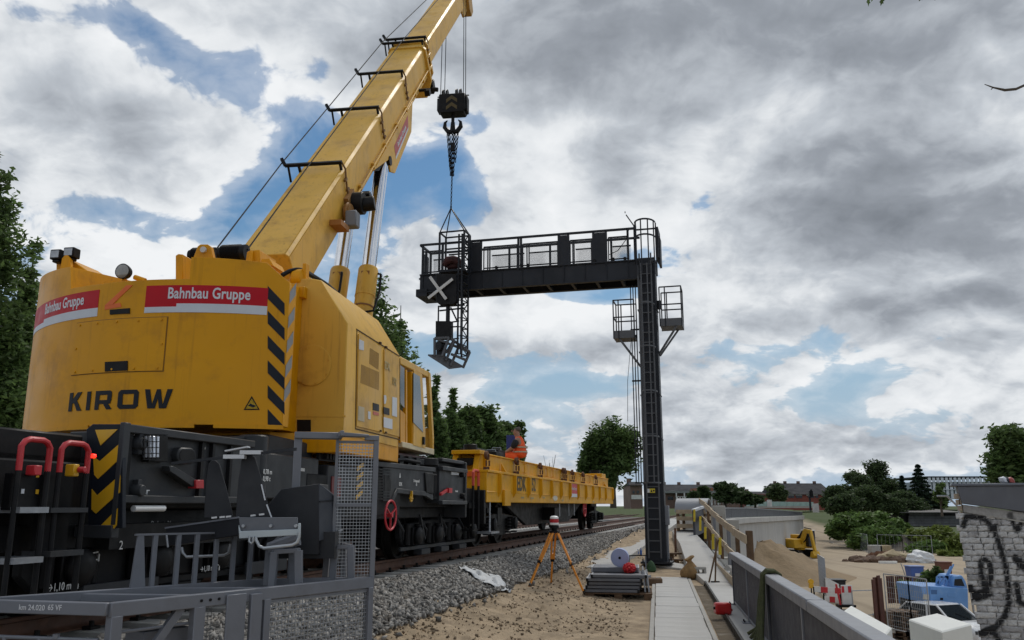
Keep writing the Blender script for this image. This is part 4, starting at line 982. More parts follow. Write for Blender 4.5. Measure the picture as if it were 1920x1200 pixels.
# ladders with red grab rails beside the end plate
def ladder(ua, ub, vt, n=1.45, back=0):
    pa, pb = on_side(TRK, ua, vt, n), on_side(TRK, ub, vt, n); zt = pa.z; y0, y1 = pa.y, pb.y
    def U(z0, z1): return [(n, y0, z0), (n, y0, z1-.05), (n, y0+.03, z1-.015), (n, y0+.07, z1), (n, y1-.07, z1), (n, y1-.03, z1-.015), (n, y1, z1-.05), (n, y1, z0)]
    mb = MB(TRK); mb.tube([(n, y0, .98), (n, y0, zt-.215)], .019, 8); mb.tube([(n, y1, .98), (n, y1, zt-.215)], .022, 8); lad = mb.build('access_ladder', DARK, crane)
    mb = MB(TRK); mb.tube(U(zt-.22, zt), .0215, 10); mb.build('red_grab_rail', RED, lad)
    return lad, y0, y1, zt
l1, ya, yb, zt1 = ladder(42, 96, 822)
mb = MB(TRK); mb.box(1.36, 1.42, ya-.02, yb+.02, 1.62, zt1-.24); mb.build('ladder_board', BLACK, l1)
mb = MB(TRK); mb.box(1.25, 1.5, ya, yb, 1.60, 1.64); mb.box(1.25, 1.5, ya, yb, 1.26, 1.30); mb.build('step', GALV, l1)
l2, yc, yd, zt2 = ladder(117, 168, 829)
mb = MB(TRK); mb.box(1.25, 1.5, yc-.05, yd, 1.29, 1.33); mb.box(1.2, 1.5, yb+.02, yd, 1.60, 1.635); mb.build('step', SIDE, l2)
mb = MB(TRK); mb.box(1.3, 1.34, yc-.03, yd, 1.33, zt2-.24); mb.build('ladder_board', BLACK, l2)
for (u, v, m_, w, h) in ((59, 882, RED, .035, .035), (131, 882, YELS, .03, .045)):
    y, z = ts(u, v, 1.44); mb = MB(TRK); mb.box(1.42, 1.50, y-w, y+w, z-h, z+h); bx = mb.build('switch_box', m_, l1 if m_ is RED else l2, bevel=.006)
    if m_ is YELS: mb = MB(TRK); mb.disc((1.53, y+.02, z+.005), (1, 0, 0), .022, .06, 14); mb.build('red_button', RED, bx, bevel=.004)
for u, v, q in ((43, 921, LOGOWHITE), (70, 922, YELS), (71, 891, YELS)):
    y, z = ts(u, v, 1.425); mb = MB(TRK); mb.box(1.421, 1.425, y-.013, y+.013, z-.016, z+.016); mb.build('sticker', q, l1)
y, z = ts(173, 855, 1.46); mb = MB(TRK); mb.disc((1.47, y, z), (0, 1, 0), .016, .03, 12); mb.build('tail_light', emit('red_lamp_lit', (1.0, .02, .01), 3.0), crane)
# deck, edge rail, buffers
mb = MB(TRK); mb.box(-1.3, 1.2, -8.9, -6.9, 1.98, 2.02); mb.box(-1.4, 1.4, -9.0, -8.75, 1.5, 2.0); mb.box(-1.3, 1.3, 3.2, 4.6, 1.6, 1.7)
mb.build('end_deck', DARK, crane)
mb = MB(TRK); mb.tube([(-1.3, -8.9, 2.33), (-1.3, -5.5, 2.33)], .03, 8)
mb.box(-1.28, -1.22, -9, -5.4, 2.24, 2.31); mb.build('pale_edge_rail', mat('pale_yellow_rail', (.58, .55, .36), .5), crane)
mb = MB(TRK); mb.box(.3, 1.35, -8.4, -7.9, 1.55, 2.05); mb.tube([(1.12, -8.05, 1.86), (1.12, -7.85, 1.86)], .15, 20); mb.disc((1.12, -8.15, 1.86), (1, 0, 0), .24, .1, 20); mb.build('air_tank', BLACK, crane, bevel=.02)
mb = MB(TRK); mb.box(-1.0, 1.2, -7.8, -6.9, 1.9, 2.2); mb.box(-1.0, .8, -6.8, -5, 1.95, 2.25)
for i in range(6): mb.tube([(.2+.12*i, -8.4, 1.98+.02*i), (.25+.1*i, -6.9, 2.0+.03*i)], .03, 6)
mb.build('engine_pack', BLACK, crane, bevel=.02)
# bogies
AX = [-6.75, -5.75, -4.8, -3.85, .85, 1.85, 2.9, 3.9]
def wheelset(F, s, r, parent, m=TYRE):
    mb = MB(F)
    for x in (-.75, .75):
        sg = 1 if x > 0 else -1
        mb.lathe([(.10, .075), (r*.55, .05), (r*.86, .03), (r*.9, .068), (r, .068), (r+.004, -.05), (r+.03, -.06), (r+.03, -.075), (r*.8, -.075), (r*.5, -.05), (.1, -.07)][::-1], (x, s, RAILZ+r), (sg, 0, 0), 28)
    mb.tube([(-.7, s, RAILZ+r), (.7, s, RAILZ+r)], .075, 12)
    return mb.build('wheelset', m, parent)
for g in (AX[:4], AX[4:]):
    a, b = g[0], g[-1]
    mb = MB(TRK)
    for sg in (-1, 1):
        X0, X1 = (.93, 1.02) if sg > 0 else (-1.02, -.93)
        mb.prism([(a-.45, 1.12), (a-.3, 1.0), (b+.3, 1.0), (b+.45, 1.12), (b+.45, 1.34), ((a+b)/2+.5, 1.42), ((a+b)/2-.5, 1.42), (a-.45, 1.34)], 'x', X0, X1)
    mb.box(-.95, .95, (a+b)/2-.3, (a+b)/2+.3, 1.2, 1.45)
    bg = mb.build('bogie', DARK, crane, bevel=.015)
    for s in g: wheelset(TRK, s, .37, bg)
    mb = MB(TRK)
    for s in g:
        mb.piece().box(1.0, 1.14, s-.17, s+.17, RAILZ+.22, RAILZ+.50); mb.lathe([(.15, 0), (.15, .05), (.11, .08), (.04, .085)], (1.14, s, RAILZ+.37), (1, 0, 0), 20)
        for e in (-.24, .24): mb.tube([(1.06, s+e, RAILZ+.22), (1.06, s+e, RAILZ+.55)], .055, 10)
    mb.build('axle_boxes', BLACK, bg, bevel=.01)
    mb = MB(TRK)
    for s in g[:-1]: mb.box(.97, 1.12, s+.30, s+.72, RAILZ+.05, RAILZ+.14)
    mb.box(1.02, 1.06, a-.5, b+.5, RAILZ+.14, RAILZ+.20)
    bm = mb.build('brake_beam', SIDE if a > 0 else DARK, bg, bevel=.006)
    if a < 0:
        mb = MB(TRK); mb.box(1.16, 1.20, a+.02, a+.95, .875, 1.03); pl = mb.build('low_plate', SIDE, bg, bevel=.004)
        for s_ in (a, a+1.95): pass
text('→1,10 m←', .085, tF(117, 1100, 1.203), WHITE, pl, name='marking', depth=.002, xs=.8)
text('T', .09, tF(146, 1096.5, 1.203), WHITE, pl, name='marking', depth=.002, bold=.003)
mb = MB(TRK); y, z = ts(176, 1046, 1.15)
for a, b in (((-.05, -.03), (-.05, .03)), ((-.05, .035), (.04, .045)), ((.055, -.03), (.055, .03)), ((-.035, -.02), (.04, -.015))): mb.bar((1.15, y+a[0], z+a[1]), (1.15, y+b[0], z+b[1]), .01)
mb.build('marking', WHITE, carriage)
mb = MB(TRK); mb.box(1.02, 1.14, -7.6, -6.35, 1.32, 1.50); mb.build('frame_skirt', DARK, carriage)
text('2', .10, tF(227, 1023, 1.3), WHITE, carriage, name='marking', depth=.002)
mb = MB(TRK); mb.box(1.1, 1.29, -6.6, -4.5, 1.3, 1.5); mb.build('frame_skirt', DARK, carriage)
mb = MB(TRK); mb.box(1.17, 1.2, -4.35, -3.5, .93, 1.06); p3_ = mb.build('low_plate', SIDE, carriage, bevel=.004)
text('→1,10 m←', .075, tF(391, 1066, 1.203), WHITE, p3_, name='marking', depth=.002, xs=.8)
text('T', .08, tF(411, 1064, 1.203), WHITE, p3_, name='marking', depth=.002, bold=.003)
# middle of the carriage behind the grey baskets: steel boxes, posts, clutter
mb = MB(TRK)
mb.box(1.0, 1.44, -4.8, -3.3, 1.72, 2.20); mb.box(1.0, 1.46, -3.1, -1.75, 1.70, 2.14); mb.prism([(-4.9, 2.2), (-3.2, 2.2), (-3.2, 2.38), (-4.2, 2.42), (-4.9, 2.34)], 'x', .7, 1.3)
mb.tube([(1.3, -4.55, 1.75), (1.3, -4.55, 2.38)], .16, 16)
mb.build('hydraulic_cabinet', SIDE, crane, bevel=.015)
mb = MB(TRK)
for i in range(16): mb.box(1.44, 1.49, -3.2+.085*i, -3.2+.085*i+.05, 2.2, 2.42)
mb.box(1.40, 1.44, -3.3, -1.8, 2.18, 2.45); mb.build('ribbed_cover', BLACK, crane)
mb = MB(TRK); mb.box(1.46, 1.475, -3.0, -2.75, 1.75, 2.0); mb.build('red_print_plate', mat('faint_red_plate', (.16, .03, .03), .5), crane)
for s, u, v, sz in (('0,78 m', 502, 885, .07), ('0,98 t', 500, 898, .07), ('100000', 566, 881, .05)): mark(s, u, v, sz, crane, 1.478)
mb = MB(TRK)
for i in range(4): mb.quad((1.478, -2.3, 1.72+.12*i), (1.478, -2.1, 1.80+.12*i), (1.478, -2.1, 1.86+.12*i), (1.478, -2.3, 1.78+.12*i))
mb.build('yellow_chevron', YELS, crane, smooth=0)
# right half: louvred box, arched frame, hand wheel, stepped outrigger arm
mb = MB(TRK)
for i in range(11): mb.box(1.42, 1.47, -1.75, -1.15, 1.73+.04*i, 1.755+.04*i)
mb.box(1.36, 1.43, -1.78, -1.12, 1.70, 2.22); mb.build('louvred_box', BLACK, crane)
P = [ts(u, v) for u, v in ((703, 868), (728, 872), (780, 882), (818, 888), (818, 893), (800, 894), (800, 921), (816, 925), (816, 933), (800, 926), (745, 920), (738, 938), (733, 940), (733, 925), (740, 912), (736, 898), (726, 886), (724, 940), (703, 940))]
mb = MB(TRK); mb.prism([ts(u, v) for u, v in ((722, 872), (815, 880), (815, 932), (800, 926), (745, 921), (737, 941), (722, 941))], 'x', 1.36, 1.47); sideb = mb.build('side_frame', SIDE, crane, bevel=.012)
mb = MB(TRK)
for a, b in (((702, 869), (818, 881)), ((745, 920), (800, 926)), ((746, 920), (736, 942)), ((800, 926), (813, 934))): mb.bar((1.47, *ts(*a)), (1.47, *ts(*b)), .07, .045, (1, 0, 0))
mb.build('frame_flange', SIDE, sideb, bevel=.006)
mb = MB(TRK); mb.prism([ts(u, v) for u, v in ((724, 890), (733, 893), (737, 904), (736, 920), (724, 921))], 'x', 1.465, 1.474); mb.build('opening', BLACK, sideb)
mark('Drehgestell', 781, 902, .06, sideb, 1.474); mark('05', 781, 909, .055, sideb, 1.474); mark('EDK', 751, 908, .07, sideb, 1.474); mark('∆', 750, 892, .09, sideb, 1.474)
mb = MB(TRK); y, z = ts(771, 933, 1.5); mb.ring((1.5, y, z-.02), (1, 0, 0), .035, .014, 14, 6); mb.box(1.485, 1.515, y-.05, y+.05, z-.02, z+.0); mb.box(1.48, 1.52, y-.015, y+.015, z, z+.1); mb.build('yellow_shackle', mat('shackle_yellow', (.72, .40, .02), .4), crane)
y, z = ts(730, 966, 1.52); mb = MB(TRK); mb.ring((1.54, y, z), (1, 0, 0), .20, .016, 32, 8); mb.disc((1.53, y, z), (1, 0, 0), .03, .08, 12)
for k in range(3): a = 2*math.pi*k/3+.5; mb.bar((1.54, y, z), (1.54, y+.2*math.cos(a), z+.2*math.sin(a)), .025, .014)
mb.build('red_hand_wheel', mat('hand_wheel_red', (.55, .035, .05), .4), crane)
mb = MB(TRK); mb.prism([ts(u, v) for u, v in ((798, 886), (820, 889), (820, 892), (814, 892), (813, 926), (800, 924))], 'x', 1.2, 1.5); mb.tube([(1.25, 1.0, 1.75), (1.25, 1.0, 2.3)], .18, 18); mb.tube([(1.2, .92, 2.30), (1.2, .92, 2.42)], .25, 20); mb.build('outrigger_pivot', DARK, crane, bevel=.01)
mb = MB(TRK); mb.box(.5, 1.3, .2, 2.4, 2.30, 2.40); mb.box(1.28, 1.47, 1.1, 2.34, 2.38, 2.44); mb.build('end_cover', SIDE, crane, bevel=.01)
mb = MB(TRK); mb.box(.7, 1.2, -.3, 1.0, 2.34, 2.46); mb.build('maroon_box', mat('maroon_paint', (.10, .035, .035), .5), crane, bevel=.01)
mark('A4', 862, 884, .09, hB, 1.475, LOGOWHITE); mark('Drehteil', 856, 921, .05, hB, 1.475)
tside('name_plate', [(846, 879), (860, 881), (860, 891), (846, 890)], LOGOWHITE, hB, 1.468, .004)
mb = MB(TRK); mb.bar((1.5, *ts(826, 927)), (1.5, *ts(838, 919)), .04, .04); mb.box(1.49, 1.54, *sorted((ts(838, 922)[0], ts(844, 915)[0])), *sorted((ts(838, 924)[1], ts(840, 915)[1]))); mb.build('red_lever', RED, hB)
for u, v in ((864, 890), (865, 930)): y, z = ts(u, v, 1.47); mb = MB(TRK); mb.lathe([(.05, 0), (.05, .05), (.04, .08)], (1.46, y, z), (1, 0, 0), 14); mb.build('hose_coupling', BLACK, hB)
mb = MB(TRK); mb.tube([(1.4, .2, 2.32), (1.35, -.3, 2.34), (1.38, -.9, 2.3), (1.3, -1.3, 2.35)], .03, 6); mb.tube([(1.3, .3, 2.36), (1.25, -.6, 2.38), (1.3, -1.4, 2.3)], .025, 6)
for i in range(5): mb.box(1.1, 1.35, -1.2+.35*i, -1.05+.35*i, 2.24, 2.40)
mb.build('hose_bundle', BLACK, crane)
mb = MB(TRK)
for s in (.3, 1.35, 2.4, 3.4): mb.tube([(1.05, s-.2, 1.5), (1.12, s, 1.25), (1.05, s+.15, 1.12)], .02, 6)
for s in (1.3, 2.3): mb.bar((1.1, s, 1.1), (1.1, s-.25, 1.5), .05, .03)
mb.build('brake_rigging', SIDE, crane)
mb = MB(TRK); mb.box(-1.3, 1.3, 4.45, 4.6, 1.5, 1.95)
for x in (-.875, .875): mb.tube([(x, 4.6, 1.86), (x, 4.95, 1.86), (x, 4.95, 1.86), (x, 5.0, 1.86)], [.09, .09, .22, .22], 18)
mb.build('buffer_beam', BLACK, crane, bevel=.01)
for ua, ub in ((877, 893), (899, 908)):
    n = 1.42 if ua < 890 else 1.0
    y0 = 3.05 if ua < 890 else 3.9; mb = MB(TRK)
    mb.tube([(n, y0, 2.02), (n, y0, 2.27), (n, y0+.05, 2.31), (n, y0+.30, 2.31), (n, y0+.35, 2.27), (n, y0+.35, 2.02)], .028, 8); gr = mb.build('red_grab_rail', mat('bright_red_rail_%d' % ua, (.58, .05, .02), .4), crane)
    mb = MB(TRK); mb.tube([(n, y0, 1.2), (n, y0, 2.02)], .025, 8); mb.tube([(n, y0+.35, 1.2), (n, y0+.35, 2.02)], .025, 8); mb.box(n-.3, n, y0, y0+.35, 1.18, 1.22); mb.build('ladder_legs', BLACK, gr)

# ------------------------------------------------------------------ hook block, chains, signal basket
hk = thing('hook_block', HOOKC+Vector((0, 0, 11.6)), 'black crane hook block with yellow chevron hanging on four ropes from the boom', 'hook block', az=8.3)
HF = frame(HOOKC, 8.3)
def hf(u, v, y=0): p = on_face(HF, u, v, y); return p.x, p.z
zt_ = hf(850, 181)[1]; zb_ = hf(850, 216)[1]
mb = MB(HF); mb.prism([(-.40, zt_), (.40, zt_), (.43, zb_+.12), (.36, zb_), (-.36, zb_), (-.43, zb_+.12)], 'y', -.22, .22); mb.box(-.50, .50, -.03, .03, zt_-.005, zt_+.03)
mb.box(-.47, -.40, -.16, .16, zb_+.1, zt_-.1); mb.box(.40, .47, -.16, .16, zb_+.06, zt_-.06); blk = mb.build('block_housing', BLACK, hk, bevel=.02)
mb = MB(HF); zc_ = (zt_+zb_)/2
for d in (.10, -.13): mb.add([(-.17, -.225, zc_-.10+d), (-.17, -.225, zc_+.02+d), (0, -.225, zc_+.15+d), (.17, -.225, zc_+.02+d), (.17, -.225, zc_-.10+d), (0, -.225, zc_+.03+d)], [(0, 5, 2, 1), (5, 4, 3, 2)])
mb.build('yellow_chevron', mat('dull_yellow', (.085, .062, .022), .7), blk, smooth=0)  # chevrons in a dark, dull yellow
mb = MB(HF)
for x in (-.30, -.18, .12, .24): mb.lathe([(.06, -.02), (.21, -.02), (.19, 0), (.21, .02), (.06, .02)], (x, 0, zt_+.02), (1, 0, 0), 20)
mb.build('sheaves', BLACK, blk)
mb = MB(HF); zh_ = hf(850, 235)[1]
mb.tube([(0, 0, zb_), (0, 0, zh_+.1)], .05, 10)
for sg in (-1, 1):
    P = [(sg*.02, 0, zh_-.22), (sg*.14, 0, zh_-.20), (sg*.25, 0, zh_-.05), (sg*.24, 0, zh_+.10), (sg*.17, 0, zh_+.17)]
    mb.tube(P, [.07, .075, .07, .045, .015], 10)
mb.tube([(0, 0, zh_+.1), (0, 0, zh_-.22)], [.06, .09], 10)
mb.build('double_hook', BLACK, hk)
mb = MB(HF)
for (u0, u1, v1) in ((826, 825.5, 90), (833.5, 834, 70), (869, 868, 28), (873, 872, 28)):
    a = hf(u0, 181); b = hf(u1, v1, .0); mb.tube([(a[0], 0, a[1]), (a[0]*.9, 0, 18.2)], .012, 5)
mb.build('hoist_ropes', ROPE, hk)

def chain(mb, p, q, r=.016, L=.075):
    p, q = Vector(p), Vector(q); d = q-p; k = max(2, int(d.length/L)); d.normalize(); u = d.orthogonal().normalized(); w = d.cross(u)
    for i in range(k):
        c = p+(q-p)*((i+.5)/k); a = u if i % 2 else w
        mb.bar(c-d*L*.55+a*r*1.3, c+d*L*.55+a*r*1.3, r, r, a); mb.bar(c-d*L*.55-a*r*1.3, c+d*L*.55-a*r*1.3, r, r, a)
ch = thing('chain_sling', HF @ Vector((0, 0, hf(849, 390)[1])), 'bundle of chains running from the crane hook down to the lifted signal basket', 'chain sling', az=8.3)
CGW, CGD = .76, .52
CG0 = HF @ Vector((hf(826.5, 435)[0], 0, 0)); CG = frame((CG0.x, CG0.y-.32, 0), 16)
def cg(u, v, y=0): p = on_face(CG, u, v, y); return p.x, p.z
zTop = cg(848, 434)[1]
mb = MB(HF); z1, z2, z3 = hf(850, 250)[1], hf(850, 330)[1], hf(849, 390)[1]
for x0, x1, zz in ((-.16, -.05, hf(850, 318)[1]), (-.1, -.03, z2), (.0, .0, z2), (.07, .03, z2), (.16, .08, hf(850, 305)[1])): chain(mb.piece(), (x0, 0, z1), (x1, 0, zz), .02)
mb.box(-.06, .06, -.04, .04, hf(850, 283)[1], hf(850, 268)[1])
mb.build('upper_chains', BLACK, ch, smooth=0)
mb = MB(HF); chain(mb, (0, 0, z2), (-.015, 0, z3), .014, .06); mb.build('single_chain', BLACK, ch, smooth=0)
mb = MB(); top = HF @ Vector((-.015, 0, z3))
for x, y in ((0, 0), (CGW, 0), (CGW, CGD), (0, CGD)): mb.tube([top, CG @ Vector((x, y, zTop))], .018, 6)
mb.ring(top+Vector((0, 0, .03)), (1, .3, 0), .05, .014, 14, 6); mb.build('sling_legs', BLACK, ch)

sb = thing('signal_basket', CG @ Vector((CGW/2, CGD/2, cg(850, 690)[1])), 'dark grey steel signal basket with a white cross, hanging from the crane hook', 'signal basket', az=16)
BASK = mat('basket_paint', (.020, .023, .029), .5, var=.2, spec=.2)
def bars(segs, w=.045, F=CG):
    mb = MB(F)
    for a, b in segs: mb.bar(a, b, w, w, (0, 0, 1) if abs(Vector(b).z-Vector(a).z) < abs((Vector(b)-Vector(a)).length)*.9 else (0, 1, 0))
    return mb
zU = cg(850, 506)[1]; zm1, zm2 = cg(850, 456)[1], cg(850, 467)[1]; zBot = cg(850, 664)[1]
C4 = [(0, 0), (CGW, 0), (CGW, CGD), (0, CGD)]
bars([((x, y, zU), (x, y, zTop)) for x, y in C4], .05).build('corner_posts', BASK, sb)
bars([((*C4[i], z), (*C4[(i+1) % 4], z)) for z in (zTop, zU) for i in range(4)]+[((0, CGD, zm1), (CGW, CGD, zm1)), ((CGW, 0, zm1), (CGW, CGD, zm1)), ((.1, CGD, zm2), (CGW, CGD, zm2))], .04).build('top_frame', BASK, sb)
mb = MB(CG); mb.box(-.02, CGW+.02, -.02, CGD+.02, zU-.04, zU+.01); mb.build('basket_floor', BASK, sb)
mb = MB(CG); zq = cg(846, 490)[1]
P = [(.06, .2, zq-.05), (.2, .18, zq+.09), (.36, .2, zq+.11), (.5, .2, zq+.05), (.62, .2, zq-.06)]
mb.tube(P, [.09, .13, .12, .12, .07], 10); mb.tube([(.15, .3, zq-.06), (.6, .3, zq-.03)], .1, 10); mb.build('bundled_cable', mat('dark_red_bundle', (.045, .012, .012), .8, var=.6, vs=9), sb)
# lattice ladder mast on the right
xl0, xl1 = .60, CGW; seg = []; yb = .40
z = zBot; k = 0; n_ = 14; dz = (zTop-zBot)/n_
seg += [((xl0-.02, yb, zBot-.02), (xl0-.02, yb, zTop)), ((xl1, yb, zBot), (xl1, yb, zTop)), ((xl0, 0, zBot), (xl0, 0, zTop-.1)), ((xl0+.10, 0, zBot), (xl0+.10, 0, zTop-.1))]
bars(seg, .045).build('lattice_posts', BASK, sb)
seg = []
for i in range(n_):
    a, b = zBot+dz*i, zBot+dz*(i+1)
    seg += [((xl0, yb, a), (xl1, yb, a)), ((xl0 if i % 2 else xl1, yb, a), (xl1 if i % 2 else xl0, yb, b)), ((xl0, 0, a), (xl0+.1, 0, a)), ((xl1, 0, a) if i % 3 else (xl0+.1, 0, a), (xl1, yb, a))]
bars(seg, .026).build('lattice_bracing', BASK, sb)
# signal screens and cross
def cgp(pix, y): return [cg(u, v, y) for u, v in pix]
mb = MB(CG); mb.prism(cgp([(818, 514), (856, 514), (856, 565), (851, 571), (824, 571), (818, 566)], -.10), 'y', -.12, .05); mb.box(cg(822, 540, -.1)[0], cg(853, 540, -.1)[0], .05, .3, cg(840, 560)[1], cg(840, 525)[1]); scr = mb.build('signal_screen', BLACK, sb, bevel=.01)
mb = MB(CG)
for a, b in (((806, 519), (836.5, 561)), ((849, 523), (803, 559.5))):
    p, q = cg(*a, -.2), cg(*b, -.2); y_ = -.20 if a[0] < 830 else -.215
    mb.bar((p[0], y_, p[1]), (q[0], y_, q[1]), .085, .015, (0, 1, 0)); 
mb.build('white_cross', mat('aluminium_white', (.58, .58, .57), .45), sb, bevel=.003)
mb = MB(CG); p = cg(822, 540, -.2); mb.bar((p[0], -.2, p[1]), (p[0], -.1, p[1]), .06, .06); mb.build('cross_bracket', GALV, sb)
mb = MB(CG); mb.prism(cgp([(817, 602), (845, 602), (845, 636), (817, 635)], -.1), 'y', -.12, .12); mb.build('lower_signal_box', BLACK, sb, bevel=.01)
xa, _ = cg(840, 580, .1); mb = MB(CG); mb.tube([(xa, .1, cg(840, 604)[1]), (xa, .1, cg(840, 568)[1])], .06, 10); mb.bar((.0, .1, cg(840, 572)[1]), (CGW, .1, cg(840, 572)[1]), .05); mb.bar((.0, .1, cg(840, 580)[1]), (CGW, .1, cg(840, 578)[1]), .04); mb.build('signal_post', BASK, sb)
seg = [((cg(822, 590)[0], 0, cg(840, 604)[1]), (cg(822, 590)[0], 0, cg(840, 572)[1])), ((.1, .1, cg(840, 604)[1]), (xl0, .1, cg(840, 602)[1])), ((.1, .1, cg(840, 612)[1]), (xl0, .1, cg(840, 612)[1])), ((xa+.1, .05, cg(840, 576)[1]), (xl0, 0, cg(840, 606)[1])), ((.25, .1, cg(840, 636)[1]), (xl0, .1, cg(840, 634)[1])), ((cg(858, 540)[0], -.05, cg(840, 565)[1]), (cg(858, 540)[0], -.05, cg(840, 515)[1]))]
bars(seg, .035).build('cross_bars', BASK, sb)
# hanging foot platform
LOWP = mat('platform_paint', (.07, .076, .088), .5, var=.15)
zr = cg(840, 634, -.15)[1]; zd_ = cg(840, 667, -.15)[1]
A, B = cg(803, 667, -.25), cg(868, 691, -.25)
K3 = lambda u, v, y: (lambda p: Vector((p[0], y, p[1])))(cg(u, v, y))
Q4 = [K3(802, 667, -.40), K3(832, 668, -.05), K3(869, 689, .30), K3(842, 692.5, -.02)]
mb = MB(CG); e4 = Vector((0, 0, .045)); mb.hexa([Q4[0], Q4[3], Q4[2], Q4[1], Q4[0]+e4, Q4[3]+e4, Q4[2]+e4, Q4[1]+e4]); mb.build('foot_platform', LOWP, sb, bevel=.005)
T3 = [K3(815, 634, -.3), K3(842, 633, -.1), K3(881, 660, .35)]; zf = A[1]
seg = [(T3[0], T3[1]), (T3[1], T3[2]), (T3[0], K3(815, 667, -.3)), (T3[1], K3(829, 668, -.25)), (T3[2], K3(868, 690, .28)), (T3[1].lerp(T3[2], .5), K3(845, 686, .0)), (T3[1].lerp(T3[2], .25), K3(836, 676, -.1)), (K3(846, 664, -.1), K3(876, 676, .3)), (K3(850, 640, .0), K3(836, 662, .0)), (T3[0], T3[2])]
bars(seg, .06).build('platform_rails', LOWP, sb)
mb = MB(CG); mb.disc((.08, -.05, zf+.3), (.5, 1, 0), .14, .12, 14); mb.prism([(-.03, zf), (.22, zf), (.28, zf+.45), (-.03, zf+.45)], 'y', -.02, .05); mb.build('cable_drum', BASK, sb)

# ------------------------------------------------------------------ cantilever signal gantry
MP = Vector((3.84, 23.5, .22)); MF = frame((MP.x, MP.y, 0), 14.5)
gan = thing('signal_gantry', MP, 'tall dark grey signal gantry with a walkway arm reaching over the tracks', 'signal gantry', az=14.5)
def mf(u, v, y=-.30): p = on_face(MF, u, v, y); return p.x, p.z
zArmB = mf(1185, 525)[1]; zRail = mf(1180, 431)[1]; zFl = mf(1183, 490)[1]; zMastTop = mf(1210, 500)[1]
x0m, x1m = mf(1210, 1045)[0], mf(1249, 1045)[0]; xr1 = mf(1232, 500)[0]
mb = MB(MF); mb.hexa([(x0m, -.24, .2), (x1m, -.24, .2), (x1m, .26, .2), (x0m, .26, .2), (x0m+.03, -.24, zFl+.1), (x1m-.02, -.24, zFl+.1), (x1m-.02, .26, zFl+.1), (x0m+.03, .26, zFl+.1)]); mast = mb.build('mast', GREYD, gan, bevel=.012)
mb = MB(MF); mb.box(x0m-.12, x1m+.15, -.4, .4, .16, .21); 
for x in (x0m-.06, x1m+.08):
    for y in (-.34, .34): mb.tube([(x, y, .2), (x, y, .29)], .02, 6)
mb.build('base_plate', GREYD, gan)
mb = MB(MF)
for z in (1.2, 2.2, 3.4, 4.6, 5.8, 7.0): mb.box(x0m-.005, x1m+.005, -.245, .265, z, z+.03)
mb.build('mast_bands', GREYD, mast)
# ladder up the mast with hoops
xl, xr = x0m+.10, x1m-.12; MLAD = mat('ladder_paint', (.075, .08, .09), .5, var=.1)
mb = MB(MF)
for x in (xl, xr): mb.box(x-.02, x+.02, -.36, -.32, .3, zFl+.2)
lad = mb.build('ladder_stiles', MLAD, gan)
z = .45
rg = MB(MF); rg.box(xl, xr, -.35, -.33, z, z+.025); rung = rg.build('rung', MLAD, lad)
k = 0
while z+.28*(k+1) < zFl: k += 1; repeat(rung, Matrix.Translation((0, 0, .28*k)), lad)
zH = mf(1228, 905, -.6)[1]
mb = MB(MF); z = zH; hz = []
while z < zFl+.4: hz.append(z); z += 1.22
def hoop(z, mb, n=9, w=.035):
    P = [(xl-.02-.0, -.33, z)]+[((xl+xr)/2+((xr-xl)/2+.06)*math.cos(math.pi*(1-t/n)), -.36-.42*math.sin(math.pi*t/n), z) for t in range(n+1)]+[(xr+.02, -.33, z)]
    for a, b in zip(P[:-1], P[1:]): mb.bar(a, b, .008, w, (0, 0, 1))
for z in hz: hoop(z, mb)
for t in (1.6, 3.4, 5.6, 7.4):
    x = (xl+xr)/2+((xr-xl)/2+.06)*math.cos(math.pi*(1-t/9)); y = -.36-.42*math.sin(math.pi*t/9); mb.box(x-.016, x+.016, y-.004, y+.004, zH, zFl-.2)
mb.build('ladder_cage', MLAD, gan, smooth=0)
p = mf(1221, 920, -.38); mb = MB(MF); mb.box(p[0]-.10, p[0]+.10, -.385, -.375, p[1]-.055, p[1]+.055); sg = mb.build('warning_sign', mat('sign_yellow', (.62, .50, .03), .4), gan)
mb = MB(MF); mb.box(p[0]-.10, p[0]-.04, -.388, -.386, p[1]-.05, p[1]+.05); mb.build('sign_print', LOGOGREY, sg)
mb = MB(MF); mb.add([(p[0]-.02, -.388, p[1]-.04), (p[0]+.035, -.388, p[1]-.04), (p[0]+.007, -.388, p[1]+.035)], [(0, 1, 2)]); mb.box(p[0]+.045, p[0]+.09, -.388, -.386, p[1]-.02, p[1]+.02); mb.build('sign_print', STRIPE, sg, smooth=0)
mb = MB(MF)
zc1 = mf(1194, 530)[1]
for i, x in enumerate((x0m-.20, x0m-.13, x0m-.06)):
    mb.tube([(x, -.1, mf(1195, 905)[1]), (x, -.1, zc1-.08), (x+.06, -.05, zc1)], .016, 6)
for z in (mf(1195, 615)[1], mf(1195, 712)[1], mf(1195, 840)[1], mf(1195, 905)[1]): mb.box(x0m-.23, x0m+.02, -.12, -.06, z-.02, z+.02)
mb.build('cable_pipes', GREYD, gan)
mb = MB(MF); zb = mf(1247, 985)[1]; zt2 = mf(1247, 948)[1]; mb.box(x1m-.01, x1m+.10, -.15, .15, zb, zt2); mb.box(x1m, x1m+.06, -.1, .1, .2, zb); mb.build('cable_box', GREY, gan, bevel=.01)
mb = MB(MF); zb = mf(1237, 568)[1]; mb.box(x1m-.02, x1m+.10, -.1, .1, zb-.1, zb+.12); mb.build('small_box', BLACK, gan)
